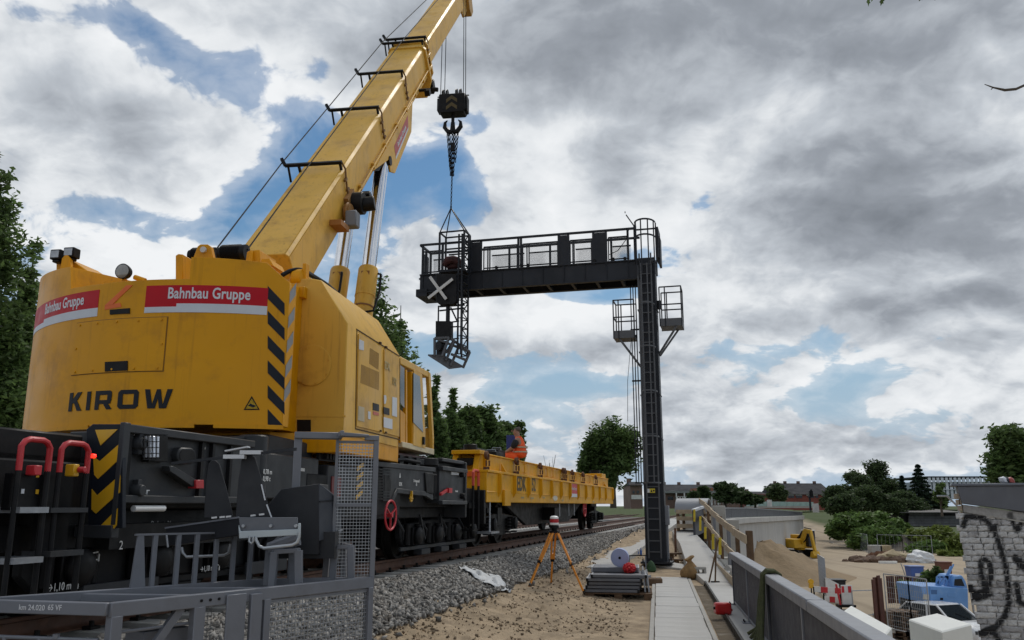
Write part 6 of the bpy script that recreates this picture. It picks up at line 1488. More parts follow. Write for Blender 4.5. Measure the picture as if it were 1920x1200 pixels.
# upright railing along the rear beam
def fa(u, v): return FA.inverted() @ (hit(u, v, A, FA.to_3x3() @ Vector((1, 0, 0))))
a = fa(246, 1003); zt_r = a.z
mb = MB(FA); ya = fa(248, 1100).y; yend = fa(470, 1090).y
mb.bar((0, ya-.01, zt_r), (0, fa(450, 1000).y, zt_r), .03, .012); mb.build('railing_top', GP, pfm)
mb = MB(FA); mb.prism([(ya-.02, ZD-.05), (ya+.09, ZD-.05), (ya+.045, zt_r), (ya+.005, zt_r)], 'x', -.01, .01); mb.build('railing_wedge_post', GP, pfm, bevel=.002)
mb = MB(FA); us = [287, 331, 366, 403, 436, 468]; yy = fa(us[0], 1060).y; mb.box(-.012, .012, yy-.016, yy+.016, ZD-.05, zt_r); up_ = mb.build('railing_upright', GP, pfm, bevel=.002)
for u in us[1:]: repeat(up_, Matrix.Rotation(0, 4, 'Z') @ Matrix.Translation((ROOTM[pfm.name].inverted() @ (FA @ Vector((0, fa(u, 1060).y, 0))))-(ROOTM[pfm.name].inverted() @ (FA @ Vector((0, yy, 0))))), pfm)

# tall narrow mesh frame and portal standing at the far end
zc0 = C.z; FE = frame((C.x, C.y, 0), math.degrees(math.atan2((D-C).x, (D-C).y)))
def fe(u, v, n=0): return FE.inverted() @ hit(u, v, C, FE.to_3x3() @ Vector((1, 0, 0)))
mfr = thing('mesh_frame_panel', C, 'tall narrow grey frame filled with square wire mesh, standing at the platform corner', 'mesh panel', az=math.degrees(math.atan2((D-C).x, (D-C).y)))
zt_m = fe(699, 820).z; ym = fe(630, 900).y; yl = fe(557, 870).y
mb = MB(FE); mb.box(-.02, .02, -.02, .02, ZD-.08, zt_m); mb.box(-.03, .03, -.02, .09, zt_m-.025, zt_m+.012); mb.build('right_post', GP, mfr, bevel=.003)
mb = MB(FE); mb.box(-.012, .012, ym-.012, ym+.012, ZD, zt_m-.02); mb.box(-.012, .012, 0, ym, fe(660, 947).z-.012, fe(660, 947).z+.012); mb.box(-.012, .012, 0, ym, ZD-.02, ZD+.0); mb.box(-.012, .012, 0, ym, zt_m-.05, zt_m-.03); mb.build('inner_frame', GP, mfr)
mesh_panel(FE, 0.02, ym, fe(660, 947).z, zt_m-.04, .0, .0245, .0038, mfr); mesh_panel(FE, 0.02, ym, ZD, fe(660, 947).z, .0, .0245, .0026, mfr)
mb = MB(FE); mb.box(-.02, .045, yl-.03, yl+.03, ZD-.05, zt_m+.03); mb.box(-.04, .06, ym-.01, yl+.03, zt_m-.02, zt_m+.03); mb.box(-.35, .06, ym-.03, ym+.0, zt_m-.02, zt_m+.02); mb.hexa([(-.04, .06, zt_m+.0), (.06, .06, zt_m+.0), (.06, ym, zt_m+.0), (-.04, ym, zt_m+.0), (-.04, .06, zt_m+.02), (.06, .06, zt_m+.02), (.06, ym, zt_m+.035), (-.04, ym, zt_m+.035)])
mb.build('portal_frame', GP, mfr, bevel=.004)

# black signal background box with a sloping top, galvanised bracket, trough and two tapered shields
MATB = mat('matt_black_sheet', (.010, .012, .017), .55, var=.15, dirt=((.035, .035, .04), .3, 6)); MATG = mat('lit_sheet_grey', (.050, .056, .070), .5, var=.12)  # grey copy of the black sheet: light on the end painted in
KY = 6.55
def ky(u, v, y=KY): p = at_y(u, v, y); return p
bxo = thing('signal_hood_box', ky(570, 1045), 'black sheet steel signal box with a sloping end coloured as lit, resting on the platform', 'signal box')
P = [ky(u, v) for u, v in ((527, 917), (598, 907), (598, 1040), (500, 1040), (500, 950))]
mb = MB(); mb.prism([(p.x, p.z) for p in P], 'y', KY, KY+.34); mb.build('box_front', MATB, bxo, bevel=.004)
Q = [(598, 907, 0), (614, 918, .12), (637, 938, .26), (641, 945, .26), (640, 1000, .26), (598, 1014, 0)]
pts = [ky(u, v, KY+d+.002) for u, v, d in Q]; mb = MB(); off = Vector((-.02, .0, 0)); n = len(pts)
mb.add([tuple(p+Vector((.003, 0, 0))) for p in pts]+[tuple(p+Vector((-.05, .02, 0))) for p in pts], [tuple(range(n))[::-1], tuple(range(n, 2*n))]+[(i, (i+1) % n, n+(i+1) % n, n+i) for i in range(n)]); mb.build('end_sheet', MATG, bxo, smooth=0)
mb = MB(); a, b = ky(599, 940.5, KY-.004), ky(637, 937, KY+.25); mb.bar(a, b, .012, .012); a, b = ky(598, 907, KY), ky(500, 918, KY); mb.build('fold_edge', MATB, bxo)
mb = MB()
for u, v, d in ((610, 1004, .06), (634, 996, .22)): p = ky(u, v, KY+d-.005); mb.bar(p+Vector((-.02, 0, -.01)), p+Vector((.03, .02, .012)), .012, .012)
mb.build('clips', GALV, bxo)
mb = MB(); p0_ = ky(610, 1010, KY+.05); p1_ = ky(634, 1045, KY+.2); mb.box(p0_.x-.35, p1_.x, KY+.05, KY+.30, p1_.z, p0_.z+.05); mb.build('lower_body', MATB, bxo)
hd_ = thing('signal_shield_set', ky(430, 1030, 5.7), 'black signal shields and trough on a galvanised bracket, lying across the railing', 'signal shields')
KS = 6.22
def poly_y(name, pix, y, th, m, parent, bev=.003):
    P = [at_y(u, v, y) for u, v in pix]; mb = MB(); mb.prism([(p.x, p.z) for p in P], 'y', y, y+th); return mb.build(name, m, parent, bevel=bev)
poly_y('shield_plate', [(382, 971), (386, 905), (391, 870), (397, 863), (404, 863), (411, 870), (424, 915), (436, 965), (436, 972)], KS+.18, .012, MATB, hd_)
s2 = poly_y('shield_plate', [(441, 972), (447, 900), (453, 858), (461, 850), (469, 850), (478, 858), (492, 905), (508, 968), (508, 972)], KS+.02, .012, MATB, hd_)
for a, b in (((490, 908), (497, 938)), ((500, 946), (509, 970))):
    mb = MB(); mb.bar(at_y(*a, KS+.01), at_y(*b, KS+.01), .006, .008); mb.build('bright_edge', LOGOWHITE, s2)
mb = MB(); P = [at_y(u, v, y) for u, v, y in ((310, 990, 6.5), (448, 970, KS-.05), (451, 1003, KS-.05), (316, 1024, 6.5))]; o = Vector((.03, .25, -.0))
mb.hexa([P[3], P[2], P[2]+o, P[3]+o, P[0], P[1], P[1]+o, P[0]+o]); mb.build('trough', MATB, hd_, bevel=.004)
mb = MB(); mb.bar(P[0], P[1], .012, .012); mb.build('trough_lip', GREY, hd_)
poly_y('bracket_plate', [(448, 970), (558, 970), (558, 995), (450, 999)], KS-.09, .012, mat('bracket_grey', (.115, .125, .145), .5, var=.1, dirt=((.2, .2, .22), .3, 9)), hd_)
gl = poly_y('bracket_lip', [(447, 984), (451, 996), (558, 992), (559, 981), (563, 981), (563, 1003), (448, 1010)], KS-.115, .02, mat('zinc_sheet', (.42, .47, .50), .4, metal=.3, var=.08), hd_)
mb = MB()
for u in (457, 508, 555): p = at_y(u, 986, KS-.1); mb.disc(p, (0, 1, 0), .011, .03, 10)
mb.build('bolts', GALV, hd_)
mb = MB()
mb.tube([at_y(u, v, KS-.13) for u, v in ((480, 1007), (480, 1012), (486, 1024), (495, 1028), (548, 1022), (557, 1017), (561, 1007), (561, 998))], .011, 8)
mb.tube([at_y(u, v, KS-.13) for u, v in ((468, 1006), (467, 1015), (471, 1019), (475, 1015), (475, 1006))], .008, 6)
mb.build('tube_handle', mat('zinc_tube', (.42, .45, .48), .4, metal=.4, var=.08), hd_)
mb = MB()
mb.tube([at_y(u, v, 6.45) for u, v in ((341, 1026), (343, 1036), (350, 1044), (420, 1041), (429, 1036), (432, 1020))], .011, 8); mb.tube([at_y(u, v, 6.45) for u, v in ((312, 1000), (315, 1026))], .008, 6)
mb.build('tube_handle', GALV, hd_)
mb = MB(); mb.bar(at_y(322, 869, 6.4), at_y(556, 842, 6.1), .016, .02); mb.build('cross_rod', MATB, hd_)
mb = MB()
for u, v in ((447, 856), (478, 848)): p = at_y(u, v, KS-.03); mb.box(p.x-.10, p.x+.05, p.y-.03, p.y+.03, p.z-.016, p.z+.012)
p = at_y(445, 846, KS-.02); mb.bar(p+Vector((-.08, 0, -.0)), p+Vector((.08, 0, .03)), .07, .01)
for u, v in ((397, 971), (412, 970), (424, 969), (470, 967), (486, 965)): p = at_y(u, v, KS-.02); mb.bar(p, p+Vector((.035, 0, .004)), .012, .012)
mb.build('clamps', mat('bright_clamp', (.55, .56, .58), .35, metal=.4), hd_)
mb = MB(); mb.tube([at_y(505, 1030, KS+.1), at_y(560, 1010, KS+.1)], .05, 10); p = at_y(540, 1020, KS+.2); mb.bar(at_y(500, 1030, KS+.15), at_y(545, 990, KS+.15), .09, .02); mb.build('pivot_arm', GREY, hd_)
def trestle(ul, ur, vt, vb0, vb1, y, lb):
    t = thing('steel_trestle', at_y((ul+ur)/2, vb0, y), lb, 'trestle', group='small steel trestles on the platform')
    a, b, c, d = at_y(ul+8, vt, y), at_y(ur-6, vt-3, y), at_y(ul+3, vb0, y), at_y(ur-5, vb1, y)
    mb = MB(); mb.bar(a, b, .045, .03); mb.build('top_bar', GP, t, bevel=.003)
    for p, q in ((a, c), (b, d)): mb = MB(); mb.bar(p, Vector((q.x, q.y, ZD-.04)), .05, .05, (0, 1, 0)); mb.build('leg', GP, t, bevel=.003)
    for p, q in ((a, c), (b, d)): mb = MB(); o = Vector((-.10, .22, 0)); mb.bar(p+o, Vector((q.x, q.y, ZD-.04))+o, .045, .045, (0, 1, 0)); mb.bar(p, p+o, .03, .03); mb.build('rear_leg', GP, t, bevel=.003)
trestle(507, 566, 1035, 1092, 1085, 6.26, 'front steel trestle with four legs under the galvanised bracket')
trestle(620, 664, 1027, 1082, 1076, 6.72, 'steel trestle with four legs in front of the tall mesh frame')

# ------------------------------------------------------------------ surveyor's tripod
def onground(u, v, it=12):
    p = at_z(u, v, .2)
    for _ in range(it): p = at_z(u, v, gz(p.x, p.y))
    return p
fl, fr_ = onground(989, 1107), onground(1096, 1114); fm_ = onground(1033, 1097)
cx, cy = (fl.x+fr_.x+fm_.x)/3, (fl.y+fr_.y+fm_.y)/3; ap = at_y(1039.5, 996, cy); TRI = thing('survey_tripod', (cx, cy, gz(cx, cy)), 'orange wooden survey tripod carrying a red and white laser level', 'tripod')
ORW = mat('tripod_orange', (.72, .27, .03), .5, var=.15, vs=6); 
for f in (fl, fr_, fm_):
    d = (f-ap); side = d.cross(Vector((0, 0, 1))).normalized() if abs(d.z) < d.length*.999 else Vector((1, 0, 0))
    top = ap+Vector((d.x, d.y, 0)).normalized()*.06+Vector((0, 0, -.02)); k = top.lerp(f, .52)
    mb = MB()
    for sg in (-1, 1): mb.bar(top+side*sg*.036, k+side*sg*.024, .024, .032, side)
    mb.bar(top.lerp(f, .28)+side*.028, top.lerp(f, .28)-side*.028, .012); lg = mb.build('leg', ORW, TRI)
    mb = MB(); mb.bar(top.lerp(f, .40), f.lerp(top, .05), .030, .032, side); mb.build('lower_leg', ORW, lg)
    mb = MB(); mb.bar(k-side*.034, k+side*.034, .045, .05, d); mb.tube([f.lerp(top, .06), f+Vector((0, 0, -.02))], [.016, .006], 8); fd = Vector((d.x, d.y, 0)).normalized(); q = f.lerp(top, .035); mb.bar(q, q+fd*.05, .03, .012); mb.build('clamp_and_foot', BLACK, lg)
mb = MB(); mb.lathe([(.09, -.03), (.09, 0), (.05, .02), (.05, .05)], ap, n=18); mb.build('tripod_head', BLACK, TRI)
h = ap.z; las = thing('laser_level', ap+Vector((0, 0, .05)), 'red and white rotating laser level on top of the orange tripod', 'laser level')
mb = MB(); mb.lathe([(.07, .05), (.085, .06), (.085, .10), (.06, .11)], ap, n=20); mb.build('base', BLACK, las)
mb = MB(); mb.lathe([(.08, .11), (.085, .12), (.085, .145), (.08, .15)], ap, n=20); mb.build('white_ring', WHITE, las)
mb = MB(); mb.lathe([(.078, .15), (.082, .16), (.08, .215), (.075, .22)], ap, n=20); mb.build('red_body', RED, las)
mb = MB(); mb.lathe([(.078, .22), (.078, .25), (.05, .27), (.01, .275)], ap, n=20); mb.build('white_cap', WHITE, las)

# ------------------------------------------------------------------ pallet with grey panels and what lies on it
p0 = onground(1097, 1112); PAZ = 8.0; PK = frame((p0.x, p0.y, 0), PAZ); g0 = gz(p0.x+.5, p0.y+.4)-.01
pal = thing('wooden_pallet', PK @ Vector((.6, .5, g0)), 'old brown wooden pallet under the stack of grey panels', 'pallet', az=PAZ)
for x in (.02, .52, 1.05):
    for y in (.02, .55, 1.05): mb = MB(PK); mb.box(x, x+.14, y, y+.12, g0, g0+.10); mb.build('block', WOODD, pal, bevel=.005)
for y in (.02, .28, .54, .80, 1.05): mb = MB(PK); mb.box(0, 1.2, y, y+.12, g0+.101, g0+.125); mb.build('board', WOODD, pal, bevel=.004)
PANEL = mat('panel_dark_grey', (.125, .13, .148), .5, var=.12, dirt=((.13, .125, .12), .5, 3)); PEDGE = mat('panel_rail_grey', (.38, .39, .41), .45, var=.1)
z = g0+.127; rr_ = random.Random(5)
desc = ['lowest dark grey panel of the stack, lying straight on the pallet', 'second dark grey panel from the bottom of the stack', 'middle dark grey panel of the stack', 'fourth dark grey panel, just under the top one', 'topmost dark grey panel in the front stack, bare on top']
for i in range(5):
    dx, dy, tt = (-.04+.03*i+rr_.uniform(-.03, .03), rr_.uniform(-.04, .04), .062)
    t = thing('grey_panel', PK @ Vector((.5+dx, .5, z)), desc[i], 'panel', group='dark grey panels stacked on the pallet', az=PAZ)
    mb = MB(PK); mb.box(.03+dx, .97+dx, .0+dy, 1.15+dy, z+.006, z+tt-.006); mb.build('sheet', PANEL, t, bevel=.004)
    for x in (dx, .97+dx): mb = MB(PK); mb.box(x, x+.035, -.01+dy, 1.17+dy, z+.0, z+tt); mb.build('rail', PEDGE, t, bevel=.004)
    mb = MB(PK)
    for x in (dx, .97+dx): mb.box(x-.003, x+.038, -.022+dy, -.0101+dy, z-.0+.002, z+tt-.002)
    mb.build('end_cap', BLACK, t)
    z += tt+.002
t = thing('grey_panel', PK @ Vector((.6, 1.0, z)), 'dark grey panel on top at the back, with the pale blue reel standing on it', 'panel', group='dark grey panels stacked on the pallet', az=PAZ)
mb = MB(PK); mb.box(.12, .95, .50, 1.35, z+.004, z+.085); mb.build('sheet', PANEL, t, bevel=.004)
for x in (.09, .95): mb = MB(PK); mb.box(x, x+.03, .49, 1.36, z+.002, z+.09); mb.build('rail', PEDGE, t, bevel=.003)
for i, (x, lb) in enumerate(((1.06, 'grey panel standing on edge against the right side of the stack'), (1.13, 'outermost grey panel leaning against the stack beside the walkway'))):
    t = thing('grey_panel', PK @ Vector((x, .7, g0+.13)), lb, 'panel', group='dark grey panels stacked on the pallet', az=PAZ)
    mb = MB(PK); mb.hexa([(x, .25, g0+.13), (x+.03, .25, g0+.13), (x+.03, 1.15, g0+.13), (x, 1.15, g0+.13), (x-.03, .25, g0+.52-.06*i), (x, .25, g0+.52-.06*i), (x, 1.15, g0+.52-.06*i), (x-.03, 1.15, g0+.52-.06*i)]); mb.build('sheet', PANEL, t, bevel=.003)
    mb = MB(PK); mb.bar((x-.015, .235, g0+.52-.06*i), (x+.015, .235, g0+.13), .03, .035); mb.bar((x-.015, 1.16, g0+.52-.06*i), (x+.015, 1.16, g0+.13), .03, .035); mb.build('rail', PEDGE, t)
zt = z+.09; rp_ = PK.inverted() @ at_y(1162, 1033, (PK @ Vector((.55, .62, 0))).y)
RB = mat('pale_blue_plastic', (.33, .39, .60), .5, var=.05)
t = thing('cable_reel', PK @ Vector((rp_.x, .62, zt)), 'pale blue round reel with a centre hole, standing on the grey panels', 'reel', az=PAZ)
R_ = .165; mb = MB(PK); mb.lathe([(.025, -.05), (R_, -.05), (R_+.004, -.045), (R_+.004, .045), (R_, .05), (.025, .05)], (rp_.x, .66, zt+R_+.004), (.1, 1, .12), 36); rb = mb.build('drum', RB, t)
mb = MB(PK); mb.disc((rp_.x-.004, .66-.048, zt+R_-.002), (.1, 1, .12), .026, .008, 14); mb.build('centre_hole', BLACK, t)
t = thing('red_bundle', PK @ Vector((.80, .42, z)), 'crumpled bright red cloth bundle lying in front of the blue reel', 'bundle')
bm = bmesh.new(); bmesh.ops.create_icosphere(bm, subdivisions=4, radius=.115)
for v in bm.verts:
    d = v.co.normalized(); k = .84+.16*math.sin(9*d.x+3*math.sin(5*d.y))*math.cos(7*d.z+2*d.x)+.10*abs(math.sin(13*d.y+9*d.z)); v.co = Vector((v.co.x*k*1.1, v.co.y*k, v.co.z*k*.85))
me = bpy.data.meshes.new('cloth'); bm.to_mesh(me); bm.free(); me.materials.append(mat('red_cloth', (.52, .02, .025), .7, var=.2, vs=20)); o = bpy.data.objects.new('cloth', me); COL.objects.link(o); o.parent = t; o.location = (0, 0, .085)
# steel channel, timber block, small table bar with bottles, green bag, stones
cp = onground(1206, 1096); mb = MB(frame((cp.x, cp.y, 0), 20)); z = gz(cp.x, cp.y)
mb.prism([(-.07, .10), (-.07, .16), (.07, .16), (.07, .10), (.06, .10), (.06, .15), (-.06, .15), (-.06, .10)], 'y', -.05, .55); tag(mb.build('steel_channel', GREY, kind='thing'), 'short grey steel channel lying beside the panel stack', 'steel channel')
cp = onground(1226, 1098); mb = MB(frame((cp.x, cp.y+.1, 0), 75)); z = gz(cp.x, cp.y); mb.prism([(-.1, z-.01), (.1, z-.01), (.1, z+.13), (.03, z+.16), (-.09, z+.14)], 'y', -.16, .18); tag(mb.build('timber_block', WOODD, bevel=.012), 'dark old timber block lying at the edge of the walkway', 'timber block')
tb = PK @ Vector((1.05, 1.25, 0)); TB = frame((tb.x, tb.y, 0), 4); zz = gz(tb.x, tb.y)
t = thing('work_stand', (tb.x, tb.y, zz), 'thin metal stand with a black top bar in front of the mast', 'stand')
a, b = TB.inverted() @ at_y(1178, 1042, tb.y), TB.inverted() @ at_y(1212, 1041, tb.y)
mb = MB(TB); mb.bar((a.x, 0, a.z), (b.x, 0, b.z), .035, .02); mb.build('top_bar', BLACK, t)
for x, y in ((a.x+.02, .03), (b.x-.02, -.02)): mb = MB(TB); mb.tube([(x, y, a.z), (x, y-.03, zz)], .012, 6); mb.build('leg', GREY, t)
for u, m_, hh, lb in ((1196, 'bottle_blue', .2, 'blue plastic bottle standing by the mast, left of its twin'), (1202, 'bottle_blue2', .24, 'taller blue plastic bottle standing close to the mast')):
    q = onground(u, 1043); z = q.z
    mb = MB(); mb.lathe([(.03, 0), (.035, .01), (.035, hh*.6), (.014, hh*.8), (.014, hh)], (q.x, q.y, z), n=12); g_ = thing('bottle', (q.x, q.y, z), lb, 'bottle', group='blue bottles by the mast'); mb.build('bottle_body', mat(m_, (.05, .14, .45), .3), g_)
q = onground(1186, 1042)
mb = MB(); mb.rock((q.x, q.y, q.z+.06), .13, random, (1.2, .8, .7)); tag(mb.build('brown_stone', HEAPM, smooth=0), 'brown stone lying behind the stand, left of the blue bottles', 'stone')
q = onground(1221, 1072); mb = MB(); mb.lathe([(.10, 0), (.13, .03), (.12, .12), (.07, .22), (.03, .26), (.01, .27)], q, n=14); tag(mb.build('green_bag', mat('dark_green_cloth', (.03, .075, .03), .8, bump=.02, bs=12)), 'dark green bag sitting on the ground at the foot of the mast', 'bag')

# white plastic sheet on the ballast
tp = onground(880, 1098)
def sheet(name, cx, cy, w, l, az, zf, h, m, lb, cat, seed):
    r = np.random.default_rng(seed); F = frame((cx, cy, 0), az); n = 34; k1 = r.uniform(0, 6.28, 8); V = []
    for i in range(n+1):
        for j in range(n+1):
            x, y = (i/n-.5)*w, (j/n-.5)*l
            x2 = x*(1+.2*math.sin(3*y/l+k1[0])); y2 = y*(1+.25*math.sin(4*x/w+k1[1])); p = F @ Vector((x2, y2, 0))
            z = abs(math.sin(7*x+4*y+k1[2]+2*math.sin(5*y)))*.5+abs(math.sin(11*y-5*x+k1[3]))*.35+.25*abs(math.sin(19*x+k1[4]+3*math.sin(8*y)))
            V.append((p.x, p.y, zf(p.x, p.y)+.012+h*z*(1-.5*abs(i/n-.5)*2)))
    F_ = [(i*(n+1)+j, (i+1)*(n+1)+j, (i+1)*(n+1)+j+1, i*(n+1)+j+1) for i in range(n) for j in range(n)]
    mb = MB(); mb.add(V, F_); o = mb.build(name, m, smooth=50); tag(o, lb, cat); s = o.modifiers.new('thick', 'SOLIDIFY'); s.thickness = .004; return o
def zsurf(x, y):
    q = TRK.inverted() @ Vector((x, y, 0)); return max(gz(x, y), float(bal_h(np.array(q.x), np.array(q.y))) if q.x < 2.35 else 0)
PLAS = mat('plastic_sheet', (.50, .52, .54), .6, var=.1, vs=6)
q = on_side(TRK, 905, 1112, 2.05); q = TRK @ q
sheet('plastic_sheet', q.x+.06, q.y+.05, .75, .62, 40, zsurf, .11, PLAS, 'crumpled white plastic sheet lying where ballast meets sand', 'plastic sheet', 2)
# dry twigs on the sand
TW = mat('dry_twig', (.09, .06, .04), .9)
for pts in ([(790, 1148), (812, 1152), (838, 1150), (858, 1158)], [(702, 1168), (740, 1172), (775, 1166)], [(800, 1142), (822, 1136), (840, 1146)]):
    P = [onground(u, v)+Vector((0, 0, .012)) for u, v in pts]; mb = MB(); mb.tube(P, .006, 5)
    for i in range(len(P)-1): mb.tube([P[i], P[i]+Vector((random.uniform(-.1, .1), random.uniform(-.1, .1), .03))], .004, 4)
    tag(mb.build('twig', TW), ['dry twig in the sand just right of the mesh infill, the longest one', 'dry twig lying lowest, beside the mesh infill of the platform', 'short forked dry twig nearest the ballast edge'][[790, 702, 800].index(pts[0][0])], 'twig', 'dry twigs on the sand')

# ------------------------------------------------------------------ right-hand side: railing, rope, timber guard rail
RG0 = Vector((3.66, 14.6, 0)); RAZ = 9.2; RF = frame(RG0, RAZ)      # far end; local y runs away from the camera
RPAN = mat('railing_panel_grey', (.052, .055, .070), .55, var=.08, vs=3); RTOP = mat('railing_cap_grey', (.19, .20, .225), .45, var=.06, dirt=((.13, .135, .15), .4, 5))
rail_ = thing('bridge_railing', RF @ Vector((0, -5, .05)), 'dark grey solid panel railing with a flat grey handrail running towards the viewer', 'railing', az=RAZ)
secs = [(-.02, -4.55), (-4.72, -7.4), (-7.43, -11.0)]
for i, (a, b) in enumerate(secs):
    mb = MB(RF); mb.box(-.075, .075, b, a, .80, .90); mb.build('handrail', RTOP, rail_, bevel=.01)
    mb = MB(RF)
    k = np.arange(b, a, .030)
    for y in k: mb.box(-.030, .030, y, y+.021, .14, .80)
    mb.box(-.022, .022, b, a, .13, .80); mb.build('panel', RPAN, rail_, smooth=0)
    mb = MB(RF); mb.box(-.035, .035, b, a, .10, .135); mb.build('bottom_rail', RTOP, rail_, bevel=.004)
for y in (-.06, -2.3, -4.5, -6.9, -9.2):
    mb = MB(RF); mb.box(-.045, .045, y-.02, y+.02, .02, .80); mb.box(-.13, .06, y-.10, y+.10, .076, .09); po = mb.build('post', RTOP if y < -1 else RPAN, rail_, bevel=.003)
    mb = MB(RF)
    for x in (-.1, .03):
        for e in (-.07, .07): mb.tube([(x, y+e, .088), (x, y+e, .115)], .012, 6)
    mb.build('anchor_bolts', BLACK, po)
OL = mat('olive_strap', (.045, .052, .018), .85, var=.35, vs=30, bump=.004, bs=90)
rope_ = thing('olive_rope', RF @ Vector((0, -4.63, .9)), 'thick olive green rope hank slung over the gap in the railing', 'rope', az=RAZ)
for k in range(7):
    yo = -4.64+.03*(k-3); sp = .05*(k-3)
    P = [(-.20-.012*k, yo-.25+sp*2, .05+.03*k), (-.17, yo-.12+sp, .30), (-.115-.008*(k % 3), yo+sp*.4, .60), (-.095, yo, .80), (-.085, yo+.01, .89), (-.04, yo, .925+.006*(k % 3)), (.04, yo, .93), (.09, yo-.02, .90), (.10, yo-.05, .6), (.12, yo-.08, .3)]
    mb = MB(RF); mb.tube(P, .020, 7); mb.build('strand', OL, rope_)

rz = lambda y: rise(y)*.55
def edge_pt(y, off, z): return Vector((edge_x(y)+off, y, z))
gr_ = thing('timber_guard_rail', edge_pt(25, -.1, .4), 'rough timber guard rail with yellow posts rising along the embankment edge', 'guard rail')
Ys = [17.6, 19.6, 21.8, 24.2, 26.8, 29.6, 33.2]
def ztop(y): return np.interp(y, [17.6, 24, 30, 33.5], [.99, 1.30, 1.68, 1.86])
def zlow(y): return np.interp(y, [17.6, 24, 30, 33.5], [.45, .75, 1.12, 1.28])
def xoff(y): return np.interp(y, [17.6, 20, 33.5], [.08, .05, .05])
YP = mat('yellow_post_paint', (.60, .46, .03), .5, var=.12)
for a, b in zip(Ys[:-1], Ys[1:]):
    for zf, h in ((ztop, .17), (zlow, .15)):
        e = .12; mb = MB(); mb.bar((edge_x(a)+xoff(a), a-e, zf(a)+random.uniform(-.01, .01)), (edge_x(b)+xoff(b), b+e, zf(b)), .035, h); mb.build('plank', WOODL, gr_, bevel=.004)
    mb = MB(); mb.bar((edge_x(a)-.18, a, rz(a)+.16), (edge_x(b)-.18, b, rz(b)+.16), .03, .17); mb.build('toe_board', WOODL, gr_, bevel=.004)
for i, y in enumerate(Ys):
    mb = MB(); x = edge_x(y)+xoff(y)+.06
    if i == 0: mb.box(x-.02, x+.10, y-.06, y+.06, -.1, 1.16); mb.build('post', WOODD, gr_, bevel=.006)
    else: mb.box(x-.03, x+.05, y-.04, y+.04, rz(y)-.1, ztop(y)+.05); mb.build('post', WOODD if i % 2 else GREY, gr_, bevel=.004)
for (u, v0, v1) in ((1302, 955, 978), (1313, 968, 995), (1322.5, 988, 1010), (1337, 1001, 1030), (1350, 1008, 1040)):
    y = np.interp(u, [1297, 1330, 1387], [32, 25, 18]); a, b = at_y(u, v0, y), at_y(u, v1, y)
    mb = MB(); mb.tube([a, b], .038, 10); mb.build('yellow_sleeve', YP, gr_)
mb = MB()
for y in (19, 20.5, 22.5, 25): x = edge_x(y)+.3; mb.box(x-.2, x+.3, y-.3, y+.3, rz(y)-.05, rz(y)+.12); mb.rock((x-.2, y+.4, rz(y)+.1), .18)
mb.build('concrete_rubble', CONC, gr_, smooth=0)
for (pts, lb) in ((((1328, 1098), (1347, 1012)), 'shovel with a dark blade leaning against the timber guard rail'), (((1341, 1094), (1343, 1010)), 'second long-handled tool standing upright beside the shovel')):
    y = 18.6; a, b = at_y(*pts[0], y), at_y(*pts[1], y+.25); t = thing('digging_tool', a, lb, 'shovel', group='tools leaning on the guard rail')
    mb = MB(); mb.tube([a, b], .018, 8); mb.build('handle', WOODD, t)
    mb = MB(); d = (b-a).normalized(); mb.prism([(-.09, 0), (.09, 0), (.10, .16), (.05, .24), (-.05, .24), (-.10, .16)], 'y', -.006, .006); mb.v = [a+Vector((p.x, p.y, 0))-d*(p.z-.05) for p in mb.v]; mb.build('blade', BLACK, t)
# things on the edge path
q = at_z(1358, 1153, .08)
t = thing('red_canister', q, 'bright red plastic canister lying on the concrete edge path', 'canister', az=8)
w0 = at_y(1343, 1153, q.y).x-q.x; w1 = at_y(1373, 1153, q.y).x-q.x; hz_ = at_y(1358, 1131, q.y).z
RCAN = mat('red_plastic', (.48, .018, .018), .35, var=.06)
mb = MB(); mb.box(q.x+w0, q.x+w1, q.y, q.y+.16, .08, hz_); c = mb.build('can_body', RCAN, t, bevel=.022)
mb = MB(); mb.box(q.x+w0+.04, q.x+w1-.04, q.y-.006, q.y, .12, hz_-.04); mb.tube([(q.x+w1-.005, q.y+.08, .14), (q.x+w1+.025, q.y+.08, .14)], .02, 8); mb.build('moulding', RCAN, c, bevel=.004)
mb = MB(); mb.disc((q.x+w0-.01, q.y+.06, .17), (1, 0, 0), .02, .03, 10); mb.build('cap', BLACK, c)
q = onground(1294, 1086); mb = MB()
mb.lathe([(.13, 0), (.18, .04), (.20, .10), (.195, .18), (.165, .27), (.11, .34), (.06, .385), (.065, .41), (.13, .47), (.10, .49), (.02, .45)], q, n=18)
sk = mb.build('sand_sack', mat('jute_sack', (.27, .165, .07), .9, var=.25, vs=12, bump=.01, bs=60)); tag(sk, 'tied brown jute sack standing at the end of the cable trench', 'sack')
for v in sk.data.vertices: v.co.x *= 1+.16*math.sin(13*v.co.z+9*v.co.y); v.co.y *= 1+.16*math.sin(11*v.co.z+14*v.co.x); v.co.z *= 1+.08*math.sin(17*v.co.x)
q = onground(1314, 1087); mb = MB(); mb.box(q.x-.14, q.x+.14, q.y, q.y+.2, q.z, q.z+.08); mb.box(q.x-.14, q.x-.05, q.y, q.y+.2, q.z+.08, q.z+.22); mb.box(q.x+.08, q.x+.14, q.y, q.y+.2, q.z+.08, q.z+.22); mb.box(q.x-.14, q.x+.14, q.y, q.y+.2, q.z+.22, q.z+.28); tag(mb.build('concrete_block', CONC, bevel=.01), 'small hollow concrete block beside the brown sack', 'concrete block')
a, b = onground(1267, 1043), at_y(1266, 990, onground(1267, 1043).y); mb = MB(); mb.tube([a, b], .035, 8); tag(mb.build('steel_stake', RAILM), 'rusty steel stake driven into the ground right of the mast', 'stake')
